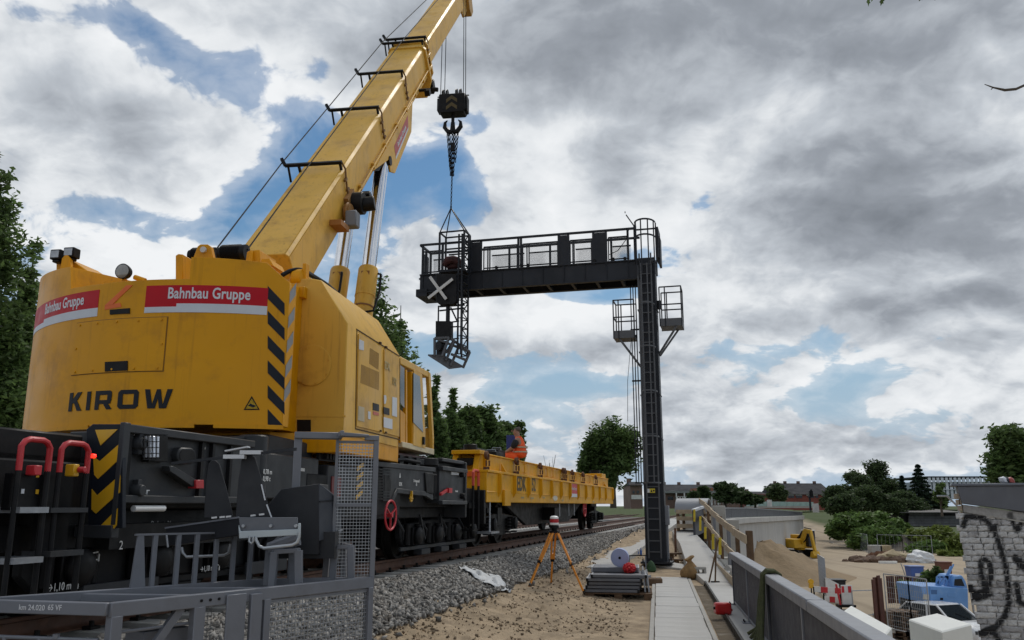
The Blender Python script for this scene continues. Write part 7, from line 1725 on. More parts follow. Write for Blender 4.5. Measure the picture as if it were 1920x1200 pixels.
for k, (u, v, L_, azz, lb) in enumerate(((1256, 1050, .75, 70, 'upper old brown board dumped at the foot of the mast'), (1266, 1055, .6, 95, 'lower old brown board sticking out right of the mast foot'))):
    q = onground(u, v); F = frame((q.x, q.y, 0), azz); mb = MB(F); mb.box(-.10, .10, -L_/2, L_/2, q.z+.05+.1*(1-k), q.z+.10+.1*(1-k)); mb.box(-.08, .08, -.1, .1, q.z-.02, q.z+.05+.1*(1-k)); tag(mb.build('old_board', WOODD, bevel=.008), lb, 'board', 'old boards at the mast foot')
mb = MB(); a, b, c, d = onground(1222, 1062), onground(1284, 1070), onground(1284, 1062), onground(1222, 1050)
mb.hexa([a+dn*.1, b+dn*.1, c+dn*.1, d+dn*.1, a+up*.05, b+up*.05, c+up*.05, d+up*.05]); tag(mb.build('concrete_sill', CONCL, bevel=.01), 'concrete sill slab lying across the walkway end at the mast foot', 'slab')

# timber shelter with an arched sheet roof
sh0 = at_z(1300, 1000, .62); SHF = frame((sh0.x, sh0.y, 0), 112)      # local y points right and a little towards us
shl = thing('timber_shelter', sh0, 'small open timber shelter with a curved grey sheet roof beside the track', 'shelter', az=112)
zb = .55; zr0_ = at_y(1280, 960, sh0.y).z; rr0 = at_y(1310, 934.5, sh0.y).z-zr0_
n = 16; mb = MB(SHF); RW = .62
for r in (RW, RW-.04):
    pass
arc = [(-RW*math.cos(math.pi*i/n), zr0_+rr0*math.sin(math.pi*i/n)) for i in range(n+1)]; arc2 = [(-(RW-.05)*math.cos(math.pi*i/n), zr0_+(rr0-.05)*math.sin(math.pi*i/n)) for i in range(n+1)]
mb.prism(arc+arc2[::-1], 'y', -.55, .65); mb.f = [f for f in mb.f if len(f) < 9]
m_ = len(arc)*2
for t0, s in ((0, 1), (m_, -1)):
    for i in range(n): mb.f.append((t0+i, t0+i+1, t0+m_-2-i, t0+m_-1-i)[::s]); mb.mi.append(0)
mb.mi = [0]*len(mb.f)
mb.build('arched_roof', mat('roof_sheet_grey', (.27, .28, .30), .45, metal=.2, var=.06), shl)
mb = MB(SHF); mb.prism(arc2, 'y', -.5, -.44); mb.build('rear_wall', BLACK, shl)
for x, y in ((-RW+.06, -.45), (-RW+.06, .55), (RW-.06, -.45), (RW-.06, .55)): mb = MB(SHF); mb.box(x-.05, x+.05, y-.05, y+.05, zb-.2, zr0_); mb.build('post', WOODD, shl, bevel=.004)
for z in (zb+.28, zb+.55, zb+.80):
    if z < zr0_-.05:
        mb = MB(SHF); mb.box(RW-.03, RW+.005, -.5, .6, z, z+.15); mb.build('plank', WOODL, shl, bevel=.004)
        mb = MB(SHF); mb.box(-RW, RW, .56, .6, z, z+.15); mb.build('plank', WOODL, shl, bevel=.004)
mb = MB(SHF); mb.box(-RW+.02, RW-.04, -.45, .5, zb-.2, zb+.2); mb.build('dark_skirt', BLACK, shl)

# concrete pillar, noise barrier panels and the long retaining wall
def wallpt(t): y = 46+66*t; return Vector((wall_x(y), y, 0))
pil = thing('concrete_pillar', at_z(1350, 1000, .3), 'square light concrete pillar where the guard rail meets the retaining wall', 'pillar')
py = 34.0
a, b = at_y(1330, 948, py), at_y(1360, 948, py); mb = MB(); mb.box(a.x, b.x, py, py+.8, -3, a.z); mb.build('shaft', CONC, pil, bevel=.02)
a2, b2 = at_y(1360, 974, py+1.5), at_y(1380, 974, py+1.5); mb = MB(); mb.box(a2.x-.3, b2.x, py+1.0, py+9, -3, a2.z); mb.build('side_block', CONC, pil, bevel=.02)
nb = thing('noise_barrier', at_z(1315, 990, .6), 'short dark grey noise barrier panel between the shelter and the concrete pillar', 'noise barrier')
pa, pb_ = at_y(1300, 957, 31), at_y(1331, 946, py+.2); mb = MB(); mb.bar((pa.x, pa.y, pa.z-.45), (pb_.x, pb_.y, pb_.z-.45), .08, .9); mb.build('panel', RPAN, nb); mb = MB(); mb.bar(pa, pb_, .14, .09); mb.build('cap', LOGOWHITE, nb, bevel=.01)
rw = thing('retaining_wall', wallpt(.4)+Vector((0, 0, -2.8)), 'long light concrete retaining wall topped by grey barrier panels', 'retaining wall')
cols_t = np.linspace(-.12, 1, 13)
def zc(t): return np.interp(t, [0, 1], [1.02, .38])
def zcb(t): return np.interp(t, [0, 1], [.72, -.09])
def zp(t): return np.interp(t, [0, .12, 1], [1.50, 1.46, .80])
for i in range(len(cols_t)-1):
    t0, t1 = cols_t[i], cols_t[i+1]; P, Q = wallpt(t0), wallpt(t1); d = (Q-P).normalized(); nn = Vector((d.y, -d.x, 0)); Q = Q-d*.05
    def slab(z00, z01, z10, z11, o, th):
        a, b = P+nn*o, Q+nn*o; e = nn*th; mb = MB(); mb.hexa([a+up*z00-e, a+up*z00, b+up*z10, b+up*z10-e, a+up*z01-e, a+up*z01, b+up*z11, b+up*z11-e]); return mb
    slab(-3.6, zcb(t0), -3.6, zcb(t1), 0, .5).build('wall_segment', CONCL, rw, bevel=.02)
    slab(zcb(t0)+.002, zc(t0), zcb(t1)+.002, zc(t1), .18, .7).build('cap_segment', CONCL, rw, bevel=.02)
    slab(zc(t0)+.03, zp(t0), zc(t1)+.03, zp(t1), -.02, .1).build('barrier_panel', RPAN, rw)
    slab(zp(t0), zp(t0)+.06, zp(t1), zp(t1)+.06, .02, .18).build('panel_cap', RTOP, rw)

# ------------------------------------------------------------------ the yard below
def yd(u, v): return at_z(u, v, -2.83)
def yz(p): return float(yard_h(np.array(p.x), np.array(p.y)))
# excavator behind the soil heap
EXY = mat('excavator_yellow', (.62, .36, .02), .5, var=.12, dirt=((.3, .2, .08), .5, 2))
ex0 = Vector((0, 79, 0)); ex0.x = at_y(1500, 1040, 79).x; ex0.z = yz(ex0); EXF = Matrix.Translation(Vector((0, 0, ex0.z))) @ frame((ex0.x, ex0.y, 0), 160)
ex = thing('excavator', ex0, 'yellow tracked excavator with lowered arm and dark cab in the sandy yard', 'excavator', az=160)
for x in (-.85, .85):
    mb = MB(EXF); mb.prism([(-1.3, .25), (-1.0, 0), (1.0, 0), (1.3, .25), (1.3, .45), (1.0, .62), (-1.0, .62), (-1.3, .45)], 'x', x-.22, x+.22); mb.build('track', BLACK, ex, bevel=.03)
mb = MB(EXF); mb.box(-1.0, 1.0, -1.4, .6, .75, 1.55); mb.box(-1.05, -.2, -1.5, -.3, 1.2, 1.9); mb.lathe([(.5, .6), (.5, .75)], (0, 0, 0)); mb.build('upper_body', EXY, ex, bevel=.06)
mb = MB(EXF); mb.box(-1.02, -.25, .0, 1.0, .9, 2.25); cbx = mb.build('cab', mat('cab_dark_blue', (.02, .025, .04), .3), ex, bevel=.06)
mb = MB(EXF); mb.box(-1.04, -.22, -.05, 1.05, 2.25, 2.33); mb.build('cab_roof', LOGOGREY, cbx, bevel=.02)
mb = MB(EXF); mb.bar((.15, .5, 1.2), (.25, 1.3, 2.35), .28, .36); mb.bar((.25, 1.2, 2.3), (.3, 2.1, 2.2), .26, .34); mb.build('boom', EXY, ex, bevel=.03)
mb = MB(EXF); mb.bar((.3, 2.0, 2.3), (.35, 2.5, .55), .22, .3); mb.build('arm', EXY, ex, bevel=.03)
mb = MB(EXF); mb.tube([(.2, .9, 1.3), (.28, 1.9, 2.0)], .05, 8); mb.tube([(.28, 1.2, 2.55), (.33, 2.15, 2.45)], .05, 8); mb.build('hydraulics', BLACK, ex)
mb = MB(EXF); mb.prism([(2.2, .1), (2.55, .0), (2.75, .25), (2.6, .6), (2.35, .55)], 'x', .0, .7); mb.build('bucket', EXY, ex, bevel=.02)
mb = MB(EXF)
for k in range(7): mb.tube([(-.1+.07*k, .1, 1.6), (-.1+.06*k, .6, 2.0+.05*(k % 3)), (.0+.05*k, 1.1, 2.2)], .03, 5)
mb.build('hoses', BLACK, ex)

# construction barriers, lamp, bin and fences
BRED = mat('barrier_red', (.55, .03, .04), .5); BWHT = mat('barrier_white', (.72, .72, .70), .5)
def barrier(u0, v0, u1, v1, h, rows, lb):
    a, b = yd(u0, v0), yd(u1, v1); a.z = yz(a); b.z = yz(b); t = thing('traffic_barrier', (a+b)/2, lb, 'barrier', group='red and white barriers in the yard'); d = (b-a); L_ = d.length; k = max(3, int(L_/.28)); e = d/k
    for z0, hh in rows:
        for i in range(k):
            p, q = a+e*i, a+e*(i+1); c = Vector((0, 0, z0+hh/2)); mb = MB(); mb.bar(p+c, q+c, .05, hh); mb.build('red_field' if i % 2 else 'white_field', BRED if i % 2 else BWHT, t, smooth=0)
    for p in (a, b): mb = MB(); mb.bar(p, p+up*h, .06); mb.box(p.x-.25, p.x+.25, p.y-.35, p.y+.35, p.z, p.z+.1); mb.build('foot_post', BLACK, t)
    return t
barrier(1528, 1134, 1594, 1136, 1.0, [(.78, .25)], 'long red and white barrier board nearest the retaining wall')
barrier(1546, 1136, 1577, 1137, .8, [(.42, .25), (.1, .15)], 'lower short red and white barrier board in front of the long one')
a = yd(1590, 1138); t = thing('barrier_plate', a, 'tall white barrier plate with red edges at the barriers\' right end', 'barrier'); mb = MB(); mb.box(a.x-.25, a.x+.25, a.y-.03, a.y+.03, a.z+.1, a.z+.95); mb.build('plate', BWHT, t, bevel=.01)
mb = MB(); mb.box(a.x-.24, a.x-.12, a.y-.034, a.y-.03, a.z+.62, a.z+.9); mb.box(a.x+.05, a.x+.2, a.y-.034, a.y-.03, a.z+.62, a.z+.9); mb.build('red_field', BRED, t); mb = MB(); mb.box(a.x-.45, a.x+.3, a.y-.2, a.y+.3, a.z, a.z+.1); mb.build('foot', BLACK, t); mb = MB(); mb.bar((a.x-.35, a.y-.1, a.z), (a.x-.5, a.y-.1, a.z+1.0), .07); mb.build('red_post', BRED, t)
a = yd(1523, 1130); t = thing('warning_lamp', a, 'yellow construction warning lamp left of the red and white barriers', 'lamp'); mb = MB(); mb.tube([a, a+up*.75], .03, 6); mb.build('stem', BLACK, t); mb = MB(); mb.disc(a+up*.95, (0, 1, 0), .13, .1, 16); mb.box(a.x-.1, a.x+.1, a.y-.06, a.y+.06, a.z+.66, a.z+.84); mb.build('lens', mat('lamp_yellow', (.75, .42, .02), .3), t)
def bin_(u, v, w, h, m, lb, lid=None, scale=1):
    a = yd(u, v); a.z = yz(a); t = thing('wheelie_bin', a, lb, 'bin'); mb = MB(); mb.hexa([(a.x-w*.4, a.y-w*.4, a.z+.05), (a.x+w*.4, a.y-w*.4, a.z+.05), (a.x+w*.4, a.y+w*.4, a.z+.05), (a.x-w*.4, a.y+w*.4, a.z+.05), (a.x-w*.5, a.y-w*.5, a.z+h), (a.x+w*.5, a.y-w*.5, a.z+h), (a.x+w*.5, a.y+w*.5, a.z+h), (a.x-w*.5, a.y+w*.5, a.z+h)]); mb.build('bin_body', m, t, bevel=.02)
    mb = MB(); mb.box(a.x-w*.54, a.x+w*.54, a.y-w*.54, a.y+w*.54, a.z+h, a.z+h+.07); mb.build('lid', lid or m, t, bevel=.02)
    mb = MB()
    for s in (-1, 1): mb.disc((a.x+s*w*.35, a.y+w*.42, a.z+.1), (1, 0, 0), .1, .06, 12)
    mb.build('wheel_pair', BLACK, t)
    mb = MB(); mb.box(a.x-w*.18, a.x+w*.18, a.y-w*.5-.0, a.y-w*.46, a.z+h*.5, a.z+h*.68); mb.build('label_plate', LOGOGREY, t); return t
bin_(1569, 1122, .75, 1.0, mat('bin_black', (.015, .017, .02), .5), 'dark grey wheelie bin standing behind the barriers')
bin_(1717, 1097, .78, 1.05, mat('bin_blue', (.05, .11, .36), .5), 'blue wheelie bin left of the leafy shrub', lid=mat('bin_blue_lid', (.14, .20, .42), .5))
bin_(1772, 1092, .72, 1.15, mat('bin_brown', (.13, .045, .03), .5), 'brown-red bin behind the blue crane truck')
a = yd(1562, 1124); mb = MB(); mb.hexa([(a.x-.3, a.y, a.z), (a.x+.35, a.y, a.z), (a.x+.35, a.y+.05, a.z), (a.x-.3, a.y+.05, a.z), (a.x-.3, a.y, a.z+1.05), (a.x+.35, a.y, a.z+.72), (a.x+.35, a.y+.05, a.z+.72), (a.x-.3, a.y+.05, a.z+1.05)]); tag(mb.build('white_board', BWHT), 'slanted white board leaning in front of the dark wheelie bin', 'board')
def fence_panel(p, q, h, lb, pitch=.12, m=GALV, cat='fence', nm='mesh_fence'):
    t = thing(nm, (p+q)/2, lb, cat, group='site fence panels'); d = q-p
    mb = MB(); w = .035
    for s in (p, q): mb.bar(s, s+up*h, w)
    for z in (.08, h): mb.bar(p+up*z, q+up*z, w)
    mb.build('frame', m, t)
    mb = MB(); k = int(d.length/pitch)
    for i in range(1, k): s = p+d*(i/k); mb.bar(s+up*.08, s+up*h, .008)
    for i in range(1, int(h/(pitch*1.6))): mb.bar(p+up*(i*pitch*1.6), q+up*(i*pitch*1.6), .008)
    if k > 1: tag(mb.build('wire_infill', m, t, smooth=0), kind='stuff')
    mb = MB()
    for s in (p, q): mb.box(s.x-.12, s.x+.12, s.y-.3, s.y+.3, s.z-.05, s.z+.1)
    mb.build('feet', CONC, t); return t
a, b = yd(1551, 1122), yd(1538, 1108); fence_panel(a, b, 1.9, 'narrow mesh fence panel end-on behind the warning lamp')
a, b = yd(1601, 1158), yd(1647, 1156); fence_panel(a, b, 1.05, 'low open tube barrier frame left of the rusty sheet piles', 5.0, GALV)
# rusty sheet piles, pallets and the fence before them
RSTM = mat('rusty_sheet', (.085, .030, .020), .8, var=.35, vs=3, dirt=((.15, .06, .03), .5, 4))
a, b = yd(1642, 1176), yd(1662, 1172); c = yd(1738, 1138)
t = thing('sheet_pile_wall', (a+b)/2, 'dark rusty sheet pile wall standing behind the mesh fence', 'sheet piles')
for i in range(4): 
    p, q = a.lerp(b, i/4), a.lerp(b, (i+1)/4); mb = MB(); mb.bar(p+up*.85+Vector((0, .1*(i % 2), 0)), q+up*.85+Vector((0, .1*(i % 2), 0)), .05, 1.75+.12*(i % 3)); mb.build('sheet_pile', RSTM, t)
p0, p1 = yd(1665, 1128), yd(1742, 1130); 
for i in range(9):
    p, q = p0.lerp(p1, i/9), p0.lerp(p1, (i+1)/9); mb = MB(); mb.bar(p+up*.55+Vector((0, .12*(i % 2), 0)), q+up*.55+Vector((0, .12*(i % 2), 0)), .06, 1.25); mb.build('sheet_pile', RSTM, t)
for k, (u, v) in enumerate(((1688, 1168), (1706, 1164))):
    a = yd(u, v); a.z = yz(a); t = thing('pallet_stack', a, ['stack of dark weathered pallets next to the rusty sheet piles', 'stack of dark weathered pallets just left of the white car'][k], 'pallet stack', group='dark pallet stacks')
    for i in range(7):
        for j in range(4): mb = MB(); mb.box(a.x-.6+.32*j, a.x-.6+.32*j+.22, a.y-.4, a.y+.4, a.z+.15*i+.11, a.z+.15*i+.135); mb.build('board', WOODD, t)
        for j in range(3): mb = MB(); mb.box(a.x-.6+.5*j, a.x-.6+.5*j+.14, a.y-.4, a.y+.4, a.z+.15*i, a.z+.15*i+.11); mb.build('block', WOODD, t)
P = [yd(1666, 1182), yd(1712, 1192), yd(1748, 1202)]
for i, (p, q) in enumerate(zip(P[:-1], P[1:])): fence_panel(p, q, 2.0, ['mesh fence panel in front of the rusty sheet piles', 'mesh fence panel in front of the white car'][i])
# white hatchback
WHC = mat('car_white', (.66, .67, .68), .25, var=.03, coat=.5); CGL = glass('car_glass', (.02, .025, .03), 1.0, .05)
c0 = at_z(1768, 1138, -2.25); c0.z = yz(c0); CFm = Matrix.Translation((0, 0, c0.z)) @ frame((c0.x, c0.y, 0), 157)
car = thing('white_car', c0, 'white hatchback car parked in front of the blue crane truck', 'car', az=157)
def loft(secs): 
    mb = MB(CFm); n = len(secs[0]); vs = [p for s in secs for p in s]; fs = [(i*n+j, i*n+j+1, (i+1)*n+j+1, (i+1)*n+j) for i in range(len(secs)-1) for j in range(n-1)]; mb.add(vs, fs+[tuple(range(n))[::-1], tuple(range((len(secs)-1)*n, len(secs)*n))]); return mb
def csec(y, w, zb_, zt_): return [(-w*.92, y, zb_), (-w, y, (zb_+zt_)/2), (-w*.94, y, zt_-.06), (-w*.8, y, zt_), (w*.8, y, zt_), (w*.94, y, zt_-.06), (w, y, (zb_+zt_)/2), (w*.92, y, zb_)]
loft([csec(-2.0, .68, .35, .72), csec(-1.9, .78, .22, .86), csec(-1.0, .82, .2, .90), csec(.6, .82, .2, .92), csec(1.2, .81, .2, .88), csec(1.85, .76, .22, .76), csec(2.0, .66, .3, .62)]).build('body', WHC, car, smooth=50)
rz0 = 1.42
mb = MB(CFm); mb.hexa([(-.66, -1.15, rz0-.03), (.66, -1.15, rz0-.03), (.66, .25, rz0-.02), (-.66, .25, rz0-.02), (-.6, -1.1, rz0+.02), (.6, -1.1, rz0+.02), (.6, .2, rz0+.03), (-.6, .2, rz0+.03)]); mb.build('roof', WHC, car, bevel=.02)
mb = MB(CFm); mb.hexa([(-.76, -1.75, .88), (.76, -1.75, .88), (.76, .95, .88), (-.76, .95, .88), (-.63, -1.16, rz0-.03), (.63, -1.16, rz0-.03), (.63, .26, rz0-.03), (-.63, .26, rz0-.03)]); mb.build('glasshouse', CGL, car, smooth=0)
mb = MB(CFm)
for s in (-1, 1):
    for a, b in (((.77, .97, .88), (.64, .27, rz0)), ((.77, -.1, .9), (.645, -.2, rz0)), ((.77, -1.0, .9), (.645, -.95, rz0)), ((.77, -1.77, .88), (.64, -1.17, rz0))): mb.bar((s*a[0], a[1], a[2]), (s*b[0], b[1], b[2]), .07, .05)
mb.build('window_pillars', WHC, car)
for x in (-.76, .76):
    for y in (-1.25, 1.25): mb = MB(CFm); mb.lathe([(.1, -.09), (.29, -.09), (.30, -.05), (.30, .05), (.29, .09), (.1, .09)], (x, y, .30), (1, 0, 0), 22); w = mb.build('wheel', BLACK, car); mb = MB(CFm); mb.disc((x*1.1, y, .30), (1, 0, 0), .17, .03, 16); mb.build('rim', GALV, w)
mb = MB(CFm); mb.bar((-.35, .92, .93), (.1, .62, 1.14), .02); mb.bar((.15, .94, .92), (.55, .70, 1.08), .02); mb.build('wipers', BLACK, car)
for s in (-1, 1): mb = MB(CFm); mb.box(s*.86-.09, s*.86+.09, .62, .74, .90, 1.03); mb.build('mirror', BLACK, car, bevel=.03)
for s in (-.55, .55): mb = MB(CFm); mb.box(s-.15, s+.15, 1.93, 2.0, .56, .68); mb.build('headlight', PALEGLASS, car)
# blue crane truck
BLU = mat('truck_blue', (.13, .30, .62), .45, var=.10, vs=2, dirt=((.35, .40, .45), .4, 2), streak=((.10, .2, .4), .4)); BLUD = mat('truck_blue_dark', (.05, .13, .30), .5)
b0 = at_z(1770, 1144, -2.5); by = b0.y; bt = thing('crane_truck', (b0.x, by, yz(b0)), 'light blue old mobile crane with lattice frame and cab above its body', 'crane truck')
def bx2(name, pix, y, d, m, parent=bt, bev=.02): P = [at_y(u, v, y) for u, v in pix]; mb = MB(); mb.prism([(p.x, p.z) for p in P], 'y', y, y+d); return mb.build(name, m, parent, bevel=bev)
bb = bx2('machine_body', [(1728, 1100), (1742, 1099), (1815, 1103), (1816, 1146), (1735, 1144)], by, 2.4, BLU)
bx2('vent_grille', [(1746, 1106), (1757, 1106), (1757, 1114), (1746, 1114)], by-.012, .012, BLUD, bb, 0); bx2('hatch', [(1763, 1121), (1768.5, 1121), (1768.5, 1125), (1763, 1125)], by-.012, .012, BLACK, bb, 0)
bx2('pale_patch', [(1731, 1114), (1742, 1115), (1742, 1125), (1731, 1124)], by-.008, .008, mat('bare_patch', (.5, .46, .38), .6), bb, 0); bx2('panel_seam', [(1743, 1100), (1744, 1100), (1744, 1142), (1743, 1142)], by-.008, .008, BLUD, bb, 0); bx2('panel', [(1777, 1110), (1793, 1111), (1793, 1120), (1777, 1119)], by-.010, .010, BLU, bb, .004)
mb = MB(); A_ = lambda u, v, dy=0: at_y(u, v, by+.6+dy)
for a, b in (((1754, 1100), (1766, 1081)), ((1760, 1100), (1774, 1080)), ((1773, 1099), (1776, 1080)), ((1758, 1081), (1800, 1080)), ((1774, 1080), (1786, 1100)), ((1758, 1081), (1757, 1094))): mb.bar(A_(*a), A_(*b), .09)
mb.bar(A_(1776, 1083), A_(1788, 1058), .05); mb.bar(A_(1772, 1084), A_(1783, 1062), .05); mb.build('lattice_frame', BLU, bt)
cbq = bx2('cab', [(1784, 1101), (1787, 1086), (1791, 1080), (1804, 1079), (1811, 1090), (1815, 1103)], by+.3, 1.4, BLU, bt, .03); bx2('cab_window', [(1789, 1098), (1790.5, 1086), (1803, 1085), (1809, 1099)], by+.285, .015, CGL, cbq, 0)
mb = MB(); gz_ = yz(b0)
for x in (b0.x-.6, b0.x+.7): mb.lathe([(.2, -.12), (.48, -.12), (.5, 0), (.48, .12), (.2, .12)], (x, by+.3, gz_+.5), (0, 1, 0), 18)
mb.build('wheels', BLACK, bt); mb = MB(); a = at_y(1728, 1140, by); b = at_y(1815, 1140, by); mb.box(a.x+.1, b.x-.1, by+.1, by+2.2, gz_+.45, a.z+.2); mb.build('chassis', BLACK, bt)
# white blocks
WB = mat('white_block_paint', (.68, .69, .66), .75, var=.05, vs=1.5, dirt=((.45, .45, .42), .35, 1.5), bump=.003, bs=20)
def wblock(L_, Cn, R_, zt, lb):
    a, b, c = at_z(*L_, zt), at_z(*Cn, zt), at_z(*R_, zt); d = a+c-b; z0 = yz(b)-.1; mb = MB()
    lo = lambda p: (p.x, p.y, z0)
    mb.hexa([lo(a), lo(b), lo(c), lo(d), a, b, c, d]); o = mb.build('white_block', WB, bevel=.03, smooth=0); tag(o, lb, 'concrete block', 'large white blocks below the railing')
wblock((1703, 1161), (1766, 1184), (1822, 1170), -1.2, 'large white concrete block in front of the white car')
wblock((1560, 1160), (1640, 1215), (1672, 1176), -1.2, 'large white concrete block close behind the grey handrail')
# debris heaps
def pile(u, v, lb, specs, cat='rubble pile'):
    a = yd(u, v); a.z = yz(a); t = thing('rubble_pile', a, lb, cat)
    for nm, m, items in specs:
        mb = MB()
        for dx, dy, r, sq in items: mb.rock((a.x+dx, a.y+dy, a.z+r*sq[2]*.4), r, random, sq)
        mb.build(nm, m, t, smooth=0)
TANS = mat('tan_stone', (.36, .29, .18), .9, var=.2, vs=2, bump=.02, bs=6); WBAG = mat('white_sack', (.60, .61, .62), .6, var=.1, bump=.02, bs=5); BRNS = mat('brown_earth', (.12, .075, .05), .95, var=.3)
pile(1636, 1053, 'low brown earth and brushwood pile in the yard, left of the tan stones', [('earth', BRNS, [(random.uniform(-2.2, 2.4), random.uniform(-.6, .6), random.uniform(.2, .5), (1.4, 1, .8)) for _ in range(36)]), ('sticks', WOODD, [(random.uniform(-2.2, 2.0), random.uniform(-.8, .4), random.uniform(.25, .6), (2.2, .2, .35)) for _ in range(24)])])
pile(1689, 1051, 'pile of tan broken stone slabs beside the white sacks', [('tan_stones', TANS, [(random.uniform(-1.6, .8), random.uniform(-.6, .9), random.uniform(.4, .85), (1.3, 1, .75)) for _ in range(11)]), ('rusty_scrap', RCH, [(random.uniform(-1.5, .8), 1.6+random.uniform(0, .9), random.uniform(.4, .7), (1.4, .7, .9)) for _ in range(9)]), ('dark_scrap', BLACK, [(random.uniform(.8, 2.4), 1.2+random.uniform(-.4, .5), random.uniform(.2, .4), (2, .6, .5)) for _ in range(7)])])
for k, (u, v, w, lb) in enumerate(((1653, 1046, 1.0, 'pale square stone block, left of the two behind the earth pile'), (1670, 1046, 1.05, 'tan square stone block, right of the two behind the earth pile'))):
    a = yd(u, v); a.z = yz(a); mb = MB(); mb.box(a.x-w*.5, a.x+w*.5, a.y+.8, a.y+1.7, a.z, a.z+1.0); tag(mb.build('stone_block', [CONC, TANS][k], bevel=.05, smooth=0), lb, 'stone block', 'square stone blocks in the yard')
for k, (u, v, r, lb) in enumerate(((1721, 1053, .8, 'bulging white sack, left of the two at the edge of the yard'), (1734, 1054, .7, 'bulging white sack, right of the two at the edge of the yard'))):
    a = yd(u, v); bm = bmesh.new(); bmesh.ops.create_icosphere(bm, subdivisions=3, radius=1)
    for vv in bm.verts:
        d = vv.co.normalized(); kx = 1+.12*math.sin(4*d.x+2*d.y+k)+.08*math.sin(9*d.z+5*d.x); vv.co = Vector((d.x*r*1.15*kx, d.y*r*kx, max(0, d.z+.25)*r*.95*kx))
    me = bpy.data.meshes.new('sack'); bm.to_mesh(me); bm.free(); me.materials.append(WBAG); o = bpy.data.objects.new('sack', me); COL.objects.link(o); o.location = (a.x, a.y, yz(a)-.02); ROOTM[o.name] = Matrix.Translation(o.location); tag(o, lb, 'sack', 'white sacks in the yard')
mb = MB(); a = yd(1665, 1056); mb.box(a.x-.7, a.x+.7, a.y-.1, a.y+.15, a.z-.02, a.z+.16); tag(mb.build('white_beam', BWHT), 'short white beam lying on the sand between the two rubble piles', 'beam')
for k, (ua, va, ub, vb, lb) in enumerate(((1702, 1092, 1689, 1056, 'thin leaning pole, left of the pair by the blue bin'), (1701, 1092, 1699, 1060, 'thin upright pole, right of the pair by the blue bin'))):
    a = yd(ua, va); b = at_y(ub, vb, a.y); a.z = yz(a); mb = MB(); mb.tube([a, b], .03, 6); tag(mb.build('thin_pole', GALV), lb, 'pole', 'thin poles by the blue bin')

# ------------------------------------------------------------------ whitewashed brick wall with graffiti, right edge
BW0 = at_y(1806, 1000, 11.4); BAZ = 24.0
BWF = Matrix.Translation((BW0.x, BW0.y, 0)) @ Matrix.Rotation(-rad(BAZ), 4, 'Z')       # local x runs along the face to the right and towards us, -y is the face's outside
def bw(u, v): p = BWF.inverted() @ hit(u, v, Vector((BW0.x, BW0.y, 0)), BWF.to_3x3() @ Vector((0, 1, 0))); return p.x, p.z
bwall = thing('brick_wall', (BWF @ Vector((.6, .2, -2.9))), 'whitewashed brick wall with black graffiti and a zinc cap at the right edge', 'brick wall', az=BAZ)
def paint_mat(name, base, var):
    m = mat(name, base, .85, var=var, vs=5, bump=.006, bs=40, dirt=((.13, .12, .115), .7, 5.5), fine=.3, streak=((.2, .19, .185), .5))
    nt = m.node_tree; b = nt.nodes['Principled BSDF']; src = b.inputs['Base Color'].links[0].from_socket
    at = nt.nodes.new('ShaderNodeAttribute'); at.attribute_name = 'paint'; x = nt.nodes.new('ShaderNodeMix'); x.data_type = 'RGBA'
    nt.links.new(at.outputs['Fac'], x.inputs['Factor']); nt.links.new(src, x.inputs['A']); x.inputs['B'].default_value = (.012, .012, .014, 1); nt.links.new(x.outputs['Result'], b.inputs['Base Color']); return m
WBR = [paint_mat('whitewashed_brick', (.52, .515, .51), .14), paint_mat('worn_whitewash_brick', (.43, .425, .43), .22), paint_mat('grey_whitewash_brick', (.34, .335, .34), .2)]
STK = [([(1838, 1052), (1841, 1075), (1845, 1100), (1850, 1116)], 8, 11), ([(1850, 1112), (1832, 1118), (1820, 1112)], 17, 19), ([(1820, 1100), (1818, 1122)], 10, 14), ([(1846, 1048), (1856, 1056), (1858, 1075), (1854, 1100), (1848, 1110)], 8, 10),
       ([(1812, 968), (1845, 972), (1862, 992), (1874, 1020), (1884, 1055), (1890, 1090), (1892, 1130), (1884, 1155), (1868, 1175), (1840, 1185)], 9, 9), ([(1806, 985), (1812, 968)], 10, 8), ([(1862, 992), (1868, 985)], 14, 6),
       ([(1904, 1045), (1912, 1060)], 10, 12), ([(1906, 1095), (1912, 1130), (1930, 1136)], 8, 10), ([(1912, 1050), (1925, 1070)], 10, 10), ([(1893, 964), (1907, 996)], 9, 7), ([(1907, 996), (1918, 978)], 8, 8), ([(1826, 1190), (1862, 1185), (1872, 1198)], 9, 9)]
SEG = []
for pts, w0, w1 in STK:
    Q = [bw(*p) for p in pts]
    for i in range(len(Q)-1):
        f0, f1 = i/(len(Q)-1), (i+1)/(len(Q)-1); SEG.append((Q[i], Q[i+1], (w0+(w1-w0)*f0)/155, (w0+(w1-w0)*f1)/155))
def paint_at(x, z):
    best = 9
    for (ax, az), (bx, bz), ra, rb in SEG:
        dx, dz = bx-ax, bz-az; L2 = dx*dx+dz*dz+1e-9; t = min(1, max(0, ((x-ax)*dx+(z-az)*dz)/L2)); d = math.hypot(x-ax-dx*t, z-az-dz*t)/((ra+(rb-ra)*t)*.62)
        best = min(best, d)
    best += .16*math.sin(31*x+17*z)*math.sin(43*z-11*x)
    return max(0.0, min(1.0, (1.15-best)/.35))
